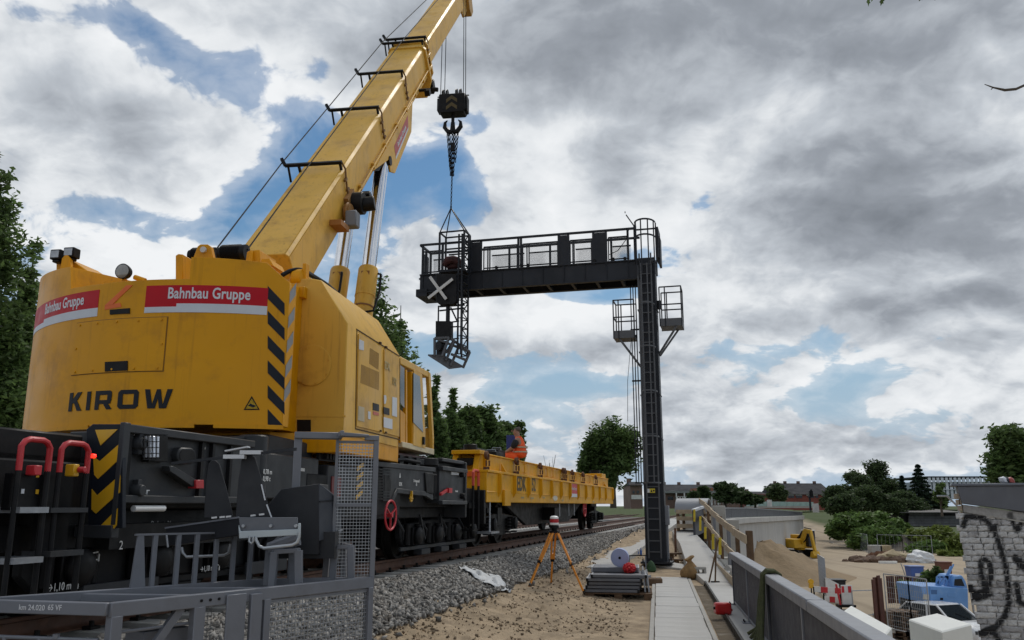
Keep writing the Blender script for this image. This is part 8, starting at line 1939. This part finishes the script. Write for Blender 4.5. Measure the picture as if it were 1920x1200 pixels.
def brick(x0, x1, z0, z1, y0, dep, m, sub=True, parent=bwall, Fm=BWF):
    nx, nz = (max(3, int((x1-x0)/.022)), 4) if sub else (1, 1); V = []; Fc = []; pv = []
    r = random.uniform; c = .006
    for j in range(nz+1):
        for i in range(nx+1):
            edge = i in (0, nx) or j in (0, nz); x = x0+(x1-x0)*i/nx+r(-.005, .005); z = z0+(z1-z0)*j/nz+r(-.0045, .0045); V.append((x, y0+(c*1.5 if edge else 0)+r(-.004, .004)+(.012 if edge and r(0, 1) < .12 else 0), z)); pv.append(paint_at(x, z))
    Fc = [(j*(nx+1)+i, j*(nx+1)+i+1, (j+1)*(nx+1)+i+1, (j+1)*(nx+1)+i) for j in range(nz) for i in range(nx)]
    b = len(V); V += [(x0, y0+dep, z0), (x1, y0+dep, z0), (x1, y0+dep, z1), (x0, y0+dep, z1)]; pv += [0]*4
    e = (0, nx, (nz+1)*(nx+1)-1, nz*(nx+1)); bot = list(range(0, nx+1)); topr = list(range(nz*(nx+1), (nz+1)*(nx+1)))
    Fc += [tuple(bot[::-1])+(b, b+1), tuple(topr)+(b+2, b+3)]
    lft = [j*(nx+1) for j in range(nz+1)]; rgt = [j*(nx+1)+nx for j in range(nz+1)]; Fc += [tuple(lft)+(b+3, b), tuple(rgt[::-1])+(b+1, b+2)]
    mb = MB(Fm); mb.add(V, Fc); o = mb.build('brick', m, parent, smooth=0)
    a = o.data.attributes.new('paint', 'FLOAT', 'POINT'); a.data.foreach_set('value', pv); return o
CH_, JT = .0765, .007
zA = bw(1830, 962)[1]; xr_end = bw(1922, 1050)[0]+.35; rb_ = random.Random(3)
row = 0; z = zA-CH_
while z > bw(1830, 1215)[1]:
    xl_ = bw(1803+19*min(1, max(0, (zA-z)/1.75))**1.6, 1050)[0]+rb_.uniform(-.02, .03)+(.03 if zA-z > 1.2 else 0); x = xl_; hd = row % 2
    while x < xr_end:
        L_ = .24 if not hd else .118
        if rb_.random() < .08: L_ *= .8
        k = 0 if rb_.random() < .55 else (1 if rb_.random() < .7 else 2)
        if z < zA-1.35 and rb_.random() < .35: k = 2
        if not (rb_.random() < .015): brick(x, min(x+L_-JT, xr_end+.2), z+JT*.5, z+CH_-JT*.5, -.0+rb_.uniform(-.006, .006), .11, WBR[k])
        x += L_; hd = (not hd) if row % 2 == 0 and rb_.random() < .3 else hd
    z -= CH_; row += 1
mb = MB(BWF); mb.box(bw(1825, 1050)[0]+.03, xr_end+1.5, .014, .36, -3.2, zA+.03); mb.box(bw(1809, 1000)[0]+.02, xr_end, .014, .36, zA-.7, zA+.03); mb.build('mortar_core', mat('dark_mortar', (.20, .195, .19), .95, var=.4, vs=9, bump=.01, bs=40), bwall, smooth=0)
# plaster band under the cap, bare tan bricks at the corner, zinc cap
pb0, pb1 = bw(1805, 946), bw(1925, 962); pb2, pb3 = bw(1925, 978), bw(1808, 960)
mb = MB(BWF); NX = 30; V = []; pv = []
for j in range(5):
    for i in range(NX+1):
        s_, t_ = i/NX, j/4; x = (pb0[0]+(pb1[0]-pb0[0])*s_); zt__ = pb0[1]+(pb1[1]-pb0[1])*s_; zb__ = pb3[1]+(pb2[1]-pb3[1])*s_; z = zb__+(zt__-zb__)*t_; V.append((x, -.015, z)); pv.append(paint_at(x, z)*.8)
mb.add(V, [(j*(NX+1)+i, j*(NX+1)+i+1, (j+1)*(NX+1)+i+1, (j+1)*(NX+1)+i) for j in range(4) for i in range(NX)])
o = mb.build('plaster_band', paint_mat('plaster', (.32, .31, .30), .15), bwall, smooth=0); a = o.data.attributes.new('paint', 'FLOAT', 'POINT'); a.data.foreach_set('value', pv)
mb = MB(BWF); mb.prism([(pb3[0], pb3[1]), (pb2[0], pb2[1]-.02), (pb1[0], pb1[1]), (pb0[0], pb0[1])], 'y', -.013, .34); mb.build('band_core', CONC, bwall, smooth=0)
TANB = mat('bare_tan_brick', (.42, .345, .26), .85, var=.15, vs=8, bump=.004, bs=40)
zz0 = bw(1795, 925)[1]; xt = bw(1788, 930)[0]; r = 0; z = zz0-CH_
while z > bw(1803, 1000)[1]:
    xo = xt+.10*(zz0-z)/.5; w = bw(1806, 950)[0]-xo
    cuts = [0, .55, 1] if r % 2 else [0, 1]
    for a, b in zip(cuts[:-1], cuts[1:]): mb = MB(BWF); mb.box(xo+w*a, xo+w*b-.008, .02, .30, z+.004, z+CH_-.004); mb.build('brick', TANB, bwall, bevel=.004)
    z -= CH_; r += 1
ZNC = mat('zinc_cap', (.13, .14, .165), .42, metal=.3, var=.12, vs=2, streak=((.20, .21, .23), .4))
c0, c1, c2, c3 = bw(1797, 912), bw(1930, 911), bw(1930, 961), bw(1803, 944)
mb = MB(BWF); mb.hexa([(c3[0], -.05, c3[1]), (c2[0], -.05, c2[1]), (c2[0], .36, c2[1]), (c3[0], .36, c3[1]), (c0[0]-.02, -.08, c0[1]), (c1[0], -.08, c1[1]), (c1[0], .40, c1[1]), (c0[0]-.02, .40, c0[1])]); mb.build('zinc_fascia', ZNC, bwall, bevel=.006)
cl_ = bw(1784, 912)[0]; mb = MB(BWF); mb.box(cl_, c1[0], -.11, .45, c0[1]+.001, c0[1]+.035); mb.build('zinc_cap_sheet', ZNC, bwall, bevel=.008)
q = BWF @ Vector((bw(1891, 905)[0], .1, 0)); zc2 = c0[1]+.036
t = thing('crumpled_packet', (q.x, q.y, zc2), 'crumpled silver and red drinks packet lying on the zinc cap', 'packet')
for k, m_ in enumerate((LOGOWHITE, mat('foil_dark', (.05, .05, .06), .3, metal=.6), mat('packet_red', (.35, .06, .05), .4))): mb = MB(); mb.rock((q.x-.05+.045*k, q.y, zc2+.04), .06, random, (1, .8, .8)); mb.build('crumpled_side', m_, t, smooth=0)
a, b = at_y(1757, 930, 40), at_y(1797, 951, 40); mb = MB(); mb.tube([a, a.lerp(b, .5)+up*.25, b, b+Vector((.2, 0, -5))], .05, 6); tag(mb.build('lamp_arm', GALV), 'thin bent light grey lamp pole beside the brick wall', 'lamp post')

# ------------------------------------------------------------------ trees, shrubs, grass
def leafmat(n, c, v=.4, t=.25): return mat(n, c, .6, var=v, vs=1.3, trans=t, spec=.25, island=.4)
LG = leafmat('poplar_leaves', (.10, .158, .05), t=.5); LD = leafmat('dark_leaves', (.058, .088, .034), t=.38); LM = leafmat('broad_leaves', (.092, .145, .046), t=.48); LB = leafmat('shrub_leaves', (.115, .185, .05), t=.3); LY = leafmat('weed_leaves', (.15, .19, .045), t=.3); LC = leafmat('conifer_needles', (.022, .040, .022), t=.1)
BARK = mat('bark', (.07, .058, .045), .9, var=.3, vs=3, bump=.02, bs=12)
def leaves(name, C, S, m, parent, seed, flat=.5, **k):
    r = np.random.default_rng(seed); N = len(C); d = r.normal(size=(N, 3)); d[:, 2] *= flat; d /= np.linalg.norm(d, axis=1)[:, None]+1e-9
    e = np.cross(d, r.normal(size=(N, 3))); e /= np.linalg.norm(e, axis=1)[:, None]+1e-9
    h = (S*.42)[:, None]; g = np.cross(d, e)*(S*.12)[:, None]; s = S[:, None]
    V = np.stack([C-d*s, C+e*h+g, C+d*s, C-e*h+g], 1).reshape(-1, 3); i = np.arange(N)*4
    return np_mesh(name, V, np.stack([i, i+1, i+2, i+3], 1), m, parent, **k)
def crown_pts(r, N, blobs, clump=60, spread=.16, shell=.62):
    """blobs: (x, y, z, rx, ry, rz) ellipsoids; leaves gathered in clumps nearer the skin"""
    w = np.array([b[3]*b[4]*b[5] for b in blobs])**.67; nc = max(6, N//clump); bi = r.choice(len(blobs), nc, p=w/w.sum()); B = np.array(blobs)[bi]
    d = r.normal(size=(nc, 3)); d /= np.linalg.norm(d, axis=1)[:, None]; q = (shell+(1-shell)*r.random(nc)**.7)*r.uniform(.85, 1.25, nc); q = np.where(r.random(nc) < .25, q*r.random(nc), q)
    c = B[:, :3]+d*q[:, None]*B[:, 3:]; k = r.integers(0, nc, N); P = c[k]+r.normal(size=(N, 3))*spread*B[k, 3:].mean(1)[:, None]*np.array([1, 1, .75])
    return P
def tree(u, vt, hw, Y, kind, lb, N=5000, ls=.22, group='trees beyond the tracks', zg=0.0, vb=None, seed=1, m=None, name=None):
    N = int(N*1.5); r = np.random.default_rng(seed); top = at_y(u, vt, Y); x = top.x; W = abs(at_y(u+hw, vt, Y).x-x); z0 = zg if vb is None else at_y(u, vb, Y).z; H = top.z-z0
    base = Vector((x, Y, z0)); t = thing(name or {'poplar': 'poplar_tree', 'round': 'broadleaf_tree', 'conifer': 'spruce_tree', 'shrub': 'shrub'}[kind], base, lb, 'shrub' if kind == 'shrub' else 'tree', group)
    bl = []; mb = MB()
    if kind == 'poplar':
        n = 22
        for i in range(n):
            f = .12+.86*i/n; rw = W*(.62+.38*math.sin(math.pi*min(1, f*.9+.05)))*(1 if f < .62 else max(.32, ((1-f)/.38)**.8)); a = r.uniform(0, 6.28); o = rw*.45
            bl.append((x+o*math.cos(a), Y+o*math.sin(a), z0+H*f, rw*.68, rw*.68, H*.085))
            if i % 2 == 0: mb.tube([(x, Y, z0+H*max(.05, f-.12)), (x+o*.6*math.cos(a), Y+o*.6*math.sin(a), z0+H*f)], [.05, .02], 5)
        mb.tube([(x, Y, z0-.3), (x+.05, Y, z0+H*.5), (x, Y, z0+H*.97)], [W*.10+.08, W*.06+.04, .02], 8); P = crown_pts(r, N, bl, 22, .26, .45)
    elif kind == 'round':
        n = 15
        for i in range(n):
            a = i*2.4; f = r.uniform(.28, .9); rad_ = W*math.sqrt(max(.06, 1-((f-.52)/.52)**2))*.62; o = rad_*r.uniform(.5, .95)
            bl.append((x+o*math.cos(a), Y+o*math.sin(a), z0+H*f, W*.40, W*.40, H*.14))
            mb.tube([(x, Y, z0+H*.22), (x+o*.5*math.cos(a), Y+o*.5*math.sin(a), z0+H*(f*.6+.1)), (x+o*math.cos(a), Y+o*math.sin(a), z0+H*f)], [W*.045+.03, W*.03+.02, .015], 5)
        bl.append((x, Y, z0+H*.90, W*.35, W*.35, H*.10)); mb.tube([(x, Y, z0-.3), (x, Y, z0+H*.4), (x+.1, Y, z0+H*.8)], [W*.08+.06, W*.05+.04, .03], 8); P = crown_pts(r, N, bl, 24, .30, .45)
    elif kind == 'conifer':
        k = N; f = r.random(k)**.75; lv = np.floor(f*13)/13+.02*r.random(k); a = r.uniform(0, 6.28, k); rr = W*(1-lv)*(.25+.75*r.random(k)**.5)*(.85+.3*np.sin(a*5+lv*40)); P = np.stack([x+rr*np.cos(a), Y+rr*np.sin(a), z0+H*(.12+.88*lv)-rr*.25], 1); mb.tube([(x, Y, z0-.2), (x, Y, z0+H*.98)], [W*.07+.05, .02], 8)
    else:
        n = 9
        for i in range(n): a = i*2.4; o = W*.62*r.uniform(.2, 1); bl.append((x+o*math.cos(a), Y+o*.7*math.sin(a), z0+H*r.uniform(.25, .68), W*.42, W*.38, H*.32))
        for i in range(5): mb.tube([(x, Y, z0-.1), (bl[i][0], bl[i][1], bl[i][2])], [.05, .015], 5)
        P = crown_pts(r, N, bl, 30, .24, .5); P = P[P[:, 2] > z0-.05]
    mb.build('trunk' if kind != 'shrub' else 'stem', BARK, t)
    leaves('crown', P, ls*r.uniform(.6, 1.45, len(P)), m or {'poplar': LG, 'round': LM, 'conifer': LC, 'shrub': LB}[kind], t, seed, kind='stuff')
    return t
GL = 'tall poplars behind the crane'
tree(4, 303, 92, 24, 'poplar', 'tallest dark poplar, cut by the left edge of the photo', 24000, .10, GL, seed=2)
tree(66, 455, 52, 26, 'poplar', 'second poplar, lower and just right of the tallest one', 11000, .105, GL, seed=3)
tree(-75, 380, 70, 27, 'poplar', 'poplar mostly outside the left edge, behind the tallest one', 6000, .12, GL, seed=4)
tree(28, 640, 60, 30, 'round', 'low leafy tree under the tall poplars beside the crane counterweight', 7000, .12, GL, seed=5)
tree(704, 512, 78, 44, 'poplar', 'airy poplar seen between the luffing rams and the lifted basket', 8500, .15, GL, seed=6)
tree(752, 560, 34, 46, 'poplar', 'narrow poplar just above the crane cab roof', 2600, .16, GL, seed=7)
tree(655, 610, 30, 50, 'poplar', 'poplar mostly hidden behind the machinery house', 2500, .17, GL, seed=17)
G2 = 'trees beyond the tracks'
for a in ((818, 704, 25, 56, 'poplar', 'dark poplar touching the right side of the cab', 5000, .18, G2, 0, None, 8), (850, 729, 27, 60, 'poplar', 'second dark poplar right of the cab', 5000, .19, G2, 0, None, 9), (878, 764, 30, 64, 'round', 'dark bushy tree between the poplar and the wagon end', 4500, .22, G2, 0, 905, 10), (908, 767, 42, 70, 'round', 'rounded paler tree above the near end of the wagon', 6000, .22, G2, 0, 905, 11),
          (946, 792, 34, 76, 'round', 'dark tree behind the blue board', 4200, .24, G2, 0, 905, 12), (972, 788, 14, 80, 'round', 'small tree top showing right of the seated worker', 800, .24, G2, 0, 900, 13), (835, 790, 40, 75, 'round', 'dark low tree filling the gap right of the cab', 4500, .24, G2, 0, 900, 14),
          (1146, 786, 58, 66, 'round', 'large solitary dark tree left of the signal mast', 8500, .17, G2, 0, 945, 15), (1112, 838, 34, 67, 'round', 'lower dark tree merging with the left side of the large solitary one', 4500, .17, G2, 0, 945, 18), (1092, 868, 16, 70, 'shrub', 'small shrub left of the large solitary tree', 600, .22, G2, 0, 905, 16)): tree(*a[:9], zg=a[9], vb=a[10], seed=a[11])
x = at_y(1031, 868, 60); t = thing('bare_sapling', Vector((x.x, 60, .8)), 'thin almost bare sapling standing behind the wagon', 'tree', G2); mb = MB()
for i in range(14): a = random.uniform(0, 6.28); h = random.uniform(.5, 1); mb.tube([(x.x, 60, 2.2+1.6*h*.5), (x.x+.5*math.cos(a)*h, 60+.5*math.sin(a), 2.4+(x.z-1.6)*h)], [.02, .008], 4)
mb.tube([(x.x, 60, .7), (x.x, 60, x.z)], [.05, .015], 5); mb.build('trunk', BARK, t)
G3 = 'dark trees along the right skyline'
for a in ((1600, 886, 44, 118, 'round', 'broad dark tree at the left end of the right-hand wood', 7000), (1640, 866, 26, 122, 'round', 'slender tree rising highest above the right-hand wood', 3000), (1562, 915, 26, 112, 'round', 'lower dark tree beside the sandy ramp', 4000), (1665, 896, 34, 120, 'round', 'dark tree between the slender tree and the spruce', 4500), (1720, 868, 34, 112, 'conifer', 'dark pointed spruce on the right skyline', 6500), (1690, 890, 16, 114, 'conifer', 'smaller spruce left of the pointed one', 2500),
          (1620, 915, 40, 105, 'round', 'dark rounded tree in front of the wood', 5500), (1580, 930, 34, 100, 'round', 'mid green tree in front, nearest the ramp', 4500), (1752, 925, 26, 112, 'round', 'dark tree right of the spruce', 3000), (1700, 925, 40, 108, 'round', 'dark tree under the spruce', 5000), (1660, 930, 34, 104, 'round', 'dark tree in the middle of the wood front', 4500)):
    tree(*a[:6], int(a[6]*2.2), .18 if a[4] != 'conifer' else .2, G3, vb=968, seed=int(a[0]), m=LD if a[4] == 'round' else None)
G4 = 'shrubs at the edge of the yard'
for a in ((1580, 962, 34, 97, 1012, 'green shrub at the left end of the hedge beside the ramp'), (1620, 958, 40, 95, 1022, 'large round green shrub in the middle of the hedge'), (1662, 960, 36, 95, 1018, 'green shrub right of the large round one'), (1650, 985, 40, 92, 1032, 'lower shrub in front of the hedge'), (1610, 990, 30, 91, 1028, 'lower shrub at the mesh fence')): tree(a[0], a[1], a[2], a[3], 'shrub', a[5], 5000, .24, G4, vb=a[4], seed=a[0])
for a in ((1720, 990, 40, 92, 1035, 'yellowish shrub below the grey shed'), (1765, 985, 38, 90, 1040, 'yellowish shrub left of the brick wall'), (1795, 1000, 36, 86, 1050, 'grassy shrub touching the brick wall'), (1740, 1015, 44, 86, 1046, 'low weedy shrub behind the white sacks'), (1790, 1030, 30, 80, 1060, 'weedy shrub beside the brown bin')): tree(a[0], a[1], a[2], a[3], 'shrub', a[5], 4500, .22, G4, vb=a[4], seed=a[0], m=LY if a[0] != 1740 else LB)
tree(1745, 1066, 24, 41, 'shrub', 'dark green leafy shrub between the blue bin and the blue truck', 3500, .11, G4, vb=1103, seed=31, m=LM); tree(1696, 1088, 18, 40, 'shrub', 'small yellow green shrub on the rusty wall', 1200, .09, G4, vb=1106, seed=32, m=LY)
tree(1895, 800, 62, 38, 'round', 'feathery green tree rising behind the brick wall', 7500, .13, G4, vb=960, seed=33); tree(1760, 903, 12, 60, 'round', 'small green tree top just above the brick wall corner', 700, .14, G4, vb=960, seed=34)
for a in ((1318, 915, 12, 90), (1358, 908, 26, 120), (1388, 914, 22, 118), (1455, 908, 22, 150), (1300, 925, 10, 85), (1415, 930, 20, 120)): tree(a[0], a[1], a[2], a[3], 'round', {1318: 'small dark tree in front of the brick-red building', 1358: 'dark tree right of the flat-roofed building', 1388: 'dark round tree left of the pale green glass wall', 1455: 'dark round tree at the left end of the red brick house', 1300: 'low bush close to the shelter roof', 1415: 'low bush behind the grey barrier'}[a[0]], 2200, .3, 'small trees between the far buildings', vb=948, seed=a[0], m=LD)
# grass on the far bank
r = np.random.default_rng(8); N = 16000; s = r.uniform(28, 95, N); n = r.uniform(-40, -12.2, N); P = to_world(np.stack([n, s, .45+1.0*r.random(N)**2*sm((s-30)/20)], 1)); leaves('grass', P, r.uniform(.12, .35, N), LB, None, 9, flat=2.2, kind='stuff', label='rough green grass and weeds on the bank beyond the tracks')
yy = r.uniform(60, 110, 9000); P = np.stack([wall_x(yy)+14+r.normal(0, 2.5, 9000)+.15*(yy-60), yy, 0*yy], 1); P[:, 2] = yard_h(P[:, 0], P[:, 1])+.1; k = P[:, 1] > 84; leaves('weeds', P[k], r.uniform(.1, .3, k.sum()), LY, None, 10, flat=2, kind='stuff', label='low weeds along the edge of the sandy ramp')
a = TRK @ Vector((-30, 60, .5)); mb = MB(TRK); mb.hexa([(-70, 20, .2), (-11.6, 20, .2), (-11.6, 110, .2), (-70, 110, .2), (-70, 20, .7), (-12.4, 20, .45), (-12.4, 110, .9), (-70, 110, 1.6)]); mb.build('grass_bank', GRASSG, kind='structure')
# twigs of a tree overhead at the top right
def leafshape(mb, p, d, nrm, L_):
    d = d.normalized(); w = d.cross(nrm).normalized(); pts = [(0, 0), (.25, .34), (.38, .16), (.58, .30), (.66, .12), (1, 0), (.66, -.12), (.58, -.30), (.38, -.16), (.25, -.34)]
    mb.add([p+d*L_*a+w*L_*b for a, b in pts], [tuple(range(len(pts)))])
t = thing('overhanging_tree', (10.6, 7.3, -2.85), 'overhanging tree with one leafy twig and one bare twig against the clouds', 'tree'); mb = MB(); A1, B1 = at_y(1612, -20, 7), at_y(1800, -26, 7.2)
mb.tube([(10.6, 7.3, -3.0), (10.5, 7.3, 2), (10.7, 7.2, 6), (10.6, 7.3, 9)], [.20, .16, .11, .04], 10); mb.build('trunk', BARK, t)
mb = MB(); mb.tube([A1, A1.lerp(B1, .5)+up*.01, B1, B1+Vector((1.6, .05, .25)), B1+Vector((3.6, .1, .1)), (10.6, 7.25, 5.2)], [.004, .006, .008, .016, .03, .05], 6); mb.build('leafy_branch', BARK, t)
mb = MB()
for u, v in ((1628, 0), (1640, -6), (1655, 2), (1668, -8), (1648, -14), (1712, -8), (1728, -3), (1745, -4), (1760, -6), (1735, -16), (1690, -16)):
    p = at_y(u, v-6, 7+random.uniform(-.2, .2)); d = Vector((random.uniform(-.8, .8), random.uniform(-.3, .3), -1)); leafshape(mb, p, d, Vector((random.uniform(-.4, .4), -1, random.uniform(-.2, .5))), random.uniform(.07, .10)); mb.tube([p, p+Vector((.01, 0, .06))], .002, 3)
mb.build('leaf_sprays', LM, t, smooth=0)
mb = MB(); P = [at_y(u, v, 7) for u, v in ((1846, 158), (1862, 164), (1884, 169), (1905, 167), (1925, 158))]; mb.tube(P+[P[4]+Vector((1.5, .1, .15)), P[4]+Vector((3.6, .15, .0)), (10.65, 7.25, 4.2)], [.003, .007, .012, .012, .012, .02, .035, .05], 6); mb.tube([P[1], P[1]+Vector((-.02, 0, -.02))], .004, 4); mb.build('bare_branch', BARK, t)
Pc = crown_pts(np.random.default_rng(41), 5000, [(10.8, 7.5, 8.2, 1.9, 2.2, 2.0), (11.5, 8.2, 6.6, 1.6, 1.8, 1.3)], 26, .28, .45); leaves('crown', Pc, np.full(len(Pc), .09), LM, t, 41, kind='stuff')

# ------------------------------------------------------------------ far buildings
BRK = mat('red_brick', (.22, .062, .045), .85, var=.2, vs=.5); BRN = mat('brown_brick', (.16, .105, .085), .85, var=.2, vs=.5); ROOF = mat('slate_roof', (.038, .039, .044), .8, var=.2, vs=.3, spec=.1); WIN = glass('far_window', (.03, .035, .045), 1.0, .1); PWH = mat('far_white', (.55, .55, .54), .6); GREENG = mat('pale_green_glass', (.33, .46, .43), .25, var=.1)
def fbox(mb, u0, u1, v0, v1, Y, d): a, b = at_y(u0, v1, Y), at_y(u1, v0, Y); mb.box(a.x, b.x, Y, Y+d, min(a.z, b.z), max(a.z, b.z)); return a, b
def house(name, lb, wall, roof, wins, Y, d, mw=BRK, hip=6, cat='building', white=None):
    c = at_y((wall[0]+wall[1])/2, wall[3], Y); t = thing(name, Vector((c.x, Y, c.z)), lb, cat); mb = MB(); fbox(mb, wall[0], wall[1], wall[2], wall[3]+9, Y, d); w = mb.build('wall', mw, t)
    if roof:
        a, b, c_, e = at_y(roof[0], roof[3], Y), at_y(roof[1], roof[3], Y), at_y(roof[0]+hip, roof[2], Y), at_y(roof[1]-hip, roof[2], Y); mb = MB(); mb.add([(a.x, Y-.6, a.z), (b.x, Y-.6, a.z), (b.x, Y+d, a.z), (a.x, Y+d, a.z), (c_.x, Y+d*.45, c_.z), (e.x, Y+d*.45, c_.z)], [(0, 1, 5, 4), (1, 2, 5), (2, 3, 4, 5), (3, 0, 4), (3, 2, 1, 0)]); rf = mb.build('roof', ROOF, t, smooth=0)
        for k in range(4 if roof[1]-roof[0] > 45 else 1): u = roof[0]+hip+(roof[1]-roof[0]-2*hip)*(k*k*.03+k*.17+.1); p = at_y(u, roof[2], Y); mb = MB(); mb.box(p.x-.35, p.x+.35, Y+d*.45, Y+d*.45+.6, p.z-.6, p.z+.55); mb.build('chimney', BRN, rf)
    for q in white or []: mb = MB(); fbox(mb, *q, Y-.05, .05); mb.build('white_band', PWH, t)
    for q in wins: mb = MB(); fbox(mb, *q, Y-.12, .1); mb.build('window', WIN, t)
    return t
house('brick_house', 'long red brick house with a dark hipped roof and chimneys, far away', (1466, 1560, 925, 948), (1452, 1562, 905, 927), [(u, u+5, 929, 933.5) for u in (1478, 1484, 1493, 1499, 1515, 1521, 1529, 1543, 1549)], 215, 14, white=[(1471, 1489, 926.5, 929.5), (1492, 1504, 926.5, 929.5), (1512, 1533, 926.5, 929.5), (1540, 1552, 926.5, 929.5)])
house('brick_house', 'wide brown building with a dark roof behind the flat-roofed one', (1240, 1385, 922, 945), (1236, 1392, 907, 924), [(1354, 1362, 916, 921)], 190, 16, BRN)
house('brick_annex', 'small orange-red brick annex with dark windows above the flat roof', (1311, 1337, 915, 935), None, [(u, u+3.5, 920, 923) for u in (1314, 1320, 1326, 1332)], 172, 8, mat('orange_brick', (.26, .095, .055), .85, var=.15))
b = house('flat_roofed_building', 'low brown building with a flat pale roof and white posts right of the mast', (1249, 1356, 924, 948), None, [(1252, 1262, 931, 937), (1285, 1292, 931, 936), (1322, 1328, 931, 936), (1338, 1344, 931, 936)], 150, 10, BRN); mb = MB(); fbox(mb, 1247, 1358, 920.5, 924.5, 149, 12); mb.build('flat_roof', mat('flat_roof_grey', (.20, .215, .21), .7), b)
for u in (1268, 1283, 1298, 1311, 1322, 1334, 1346): mb = MB(); fbox(mb, u, u+1.3, 924, 947, 148.5, .2); mb.build('post', PWH, b)
house('brick_house', 'reddish brick house with a pale lower wall, just left of the mast', (1183, 1204, 908, 945), (1180, 1206, 902, 910), [(1186, 1190, 920, 925), (1194, 1198, 920, 925)], 140, 9, BRN, 4, white=[(1184, 1203, 928, 936)])
house('brick_house', 'small dark red house between the trees at the pale green glass wall', (1405, 1440, 926, 946), (1402, 1442, 921, 928), [(1412, 1416, 933, 937)], 200, 10, BRK)
wf = thing('white_fence', at_y(1320, 948, 120), 'white slatted railing in front of the flat-roofed building', 'fence'); mb = MB(); fbox(mb, 1270, 1386, 930.5, 931.6, 120, .1); fbox(mb, 1270, 1386, 937, 937.8, 120, .1); mb.build('rail', PWH, wf)
mb = MB(); fbox(mb, 1270, 1271, 930.5, 946, 120, .1); ps = mb.build('post', PWH, wf); px_ = (at_y(1271, 930, 120).x-at_y(1270, 930, 120).x)
for i in range(1, 24): repeat(ps, Matrix.Translation((px_*5*i, 0, 0)), wf)
gw = thing('glass_wall', at_y(1465, 950, 135), 'long pale green glass wall of a bridge in the distance', 'glass wall')
for i in range(10): mb = MB(); fbox(mb, 1400+12.6*i, 1411.6+12.6*i, 940+.15*i, 949, 135, .15); mb.build('glass_panel', GREENG, gw)
mb = MB(); fbox(mb, 1398, 1530, 949.2, 952.5, 134.8, .6); mb.build('sill_beam', CONC, gw)
for i, (u, lb) in enumerate(((1418, 'pale small cabinet, left of the two in front of the glass wall'), (1444, 'pale small cabinet, right of the two in front of the glass wall'))): mb = MB(); fbox(mb, u-2.5, u+3, 937, 950, 132, .8); tag(mb.build('cabinet', PWH), lb, 'cabinet', 'cabinets by the glass wall')
sp = thing('railway_signal', at_y(1520, 958, 118), 'black railway signal on a post at the top of the sandy ramp', 'signal'); mb = MB(); fbox(mb, 1518.6, 1519.8, 930, 958, 118, .12); mb.build('mast', GREYD, sp); mb = MB(); a, c = at_y(1517, 932, 118), at_y(1522.5, 917, 118); mb.prism([(a.x, a.z), (c.x, a.z), (c.x, c.z-.3), ((a.x+c.x)/2, c.z), (a.x, c.z-.3)], 'y', 117.7, 118); mb.build('signal_head', BLACK, sp)
mb = MB(); fbox(mb, 1525, 1535, 944, 961, 117, .2); tag(mb.build('white_sign_board', PWH), 'white board standing at the top of the sandy ramp', 'board')
gh = thing('glass_hall', at_y(1800, 930, 260), 'large bluish glass hall with a lattice roof far behind the brick wall', 'hall'); mb = MB(); fbox(mb, 1735, 1870, 903, 935, 260, 20); mb.build('glass_front', mat('hall_glass', (.13, .18, .21), .2, var=.1), gh); mb = MB(); fbox(mb, 1735, 1870, 893, 895.5, 258, 30); mb.build('roof_edge', GREYD, gh)
mb = MB(); fbox(mb, 1736, 1737, 895.5, 935, 258, .3); ps = mb.build('mullion', LOGOWHITE, gh); dx = at_y(1744.5, 900, 258).x-at_y(1736.5, 900, 258).x
for i in range(1, 16): repeat(ps, Matrix.Translation((dx*i, 0, 0)), gh)
mb = MB(); fbox(mb, 1735, 1870, 903, 904, 257.5, .3); fbox(mb, 1735, 1870, 917, 918, 257.5, .3); mb.build('cross_rail', LOGOWHITE, gh)
shd = thing('wooden_shed', at_y(1740, 985, 104), 'grey weathered plank shed with dark openings behind the weeds', 'shed'); SHW = mat('grey_planks', (.13, .135, .15), .85, var=.3, vs=1.5, dirt=((.05, .05, .06), .6, 2))
for i in range(4): mb = MB(); fbox(mb, 1704, 1800, 967+5*i, 971.6+5*i, 104, .2); mb.build('plank', SHW, shd)
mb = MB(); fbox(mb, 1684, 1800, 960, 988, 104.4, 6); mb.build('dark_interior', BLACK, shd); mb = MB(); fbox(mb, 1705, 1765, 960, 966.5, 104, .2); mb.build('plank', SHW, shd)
a, c = at_y(1682, 960, 103), at_y(1802, 955, 103); mb = MB(); mb.hexa([(a.x, 102.5, a.z-.1), (c.x, 102.5, a.z-.1), (c.x, 111, c.z), (a.x, 111, c.z), (a.x, 102.5, a.z), (c.x, 102.5, a.z), (c.x, 111, c.z+.1), (a.x, 111, c.z+.1)]); mb.build('roof', mat('shed_roof', (.12, .115, .11), .8), shd)
PF_ = [Vector((at_z(u, v, -2.8).x, at_z(u, v, -2.8).y, 0)) for u, v in ((1558, 1019), (1592, 1026), (1628, 1035))]
for i, (p, q) in enumerate(zip(PF_[:-1], PF_[1:])): p.z = yz(p); q.z = yz(q); fence_panel(p, q, 1.7, ['far mesh fence panel along the ramp hedge', 'nearer mesh fence panel beside the dark earth heap'][i], .35)
PF_ = [Vector((at_z(u, v, -2.8).x, at_z(u, v, -2.8).y, -2.83)) for u, v in ((1648, 1046), (1695, 1048), (1750, 1050))]
for i, (p, q) in enumerate(zip(PF_[:-1], PF_[1:])): fence_panel(p, q, 2.0, ['mesh fence panel behind the square stone blocks', 'mesh fence panel behind the white sacks'][i], .35)
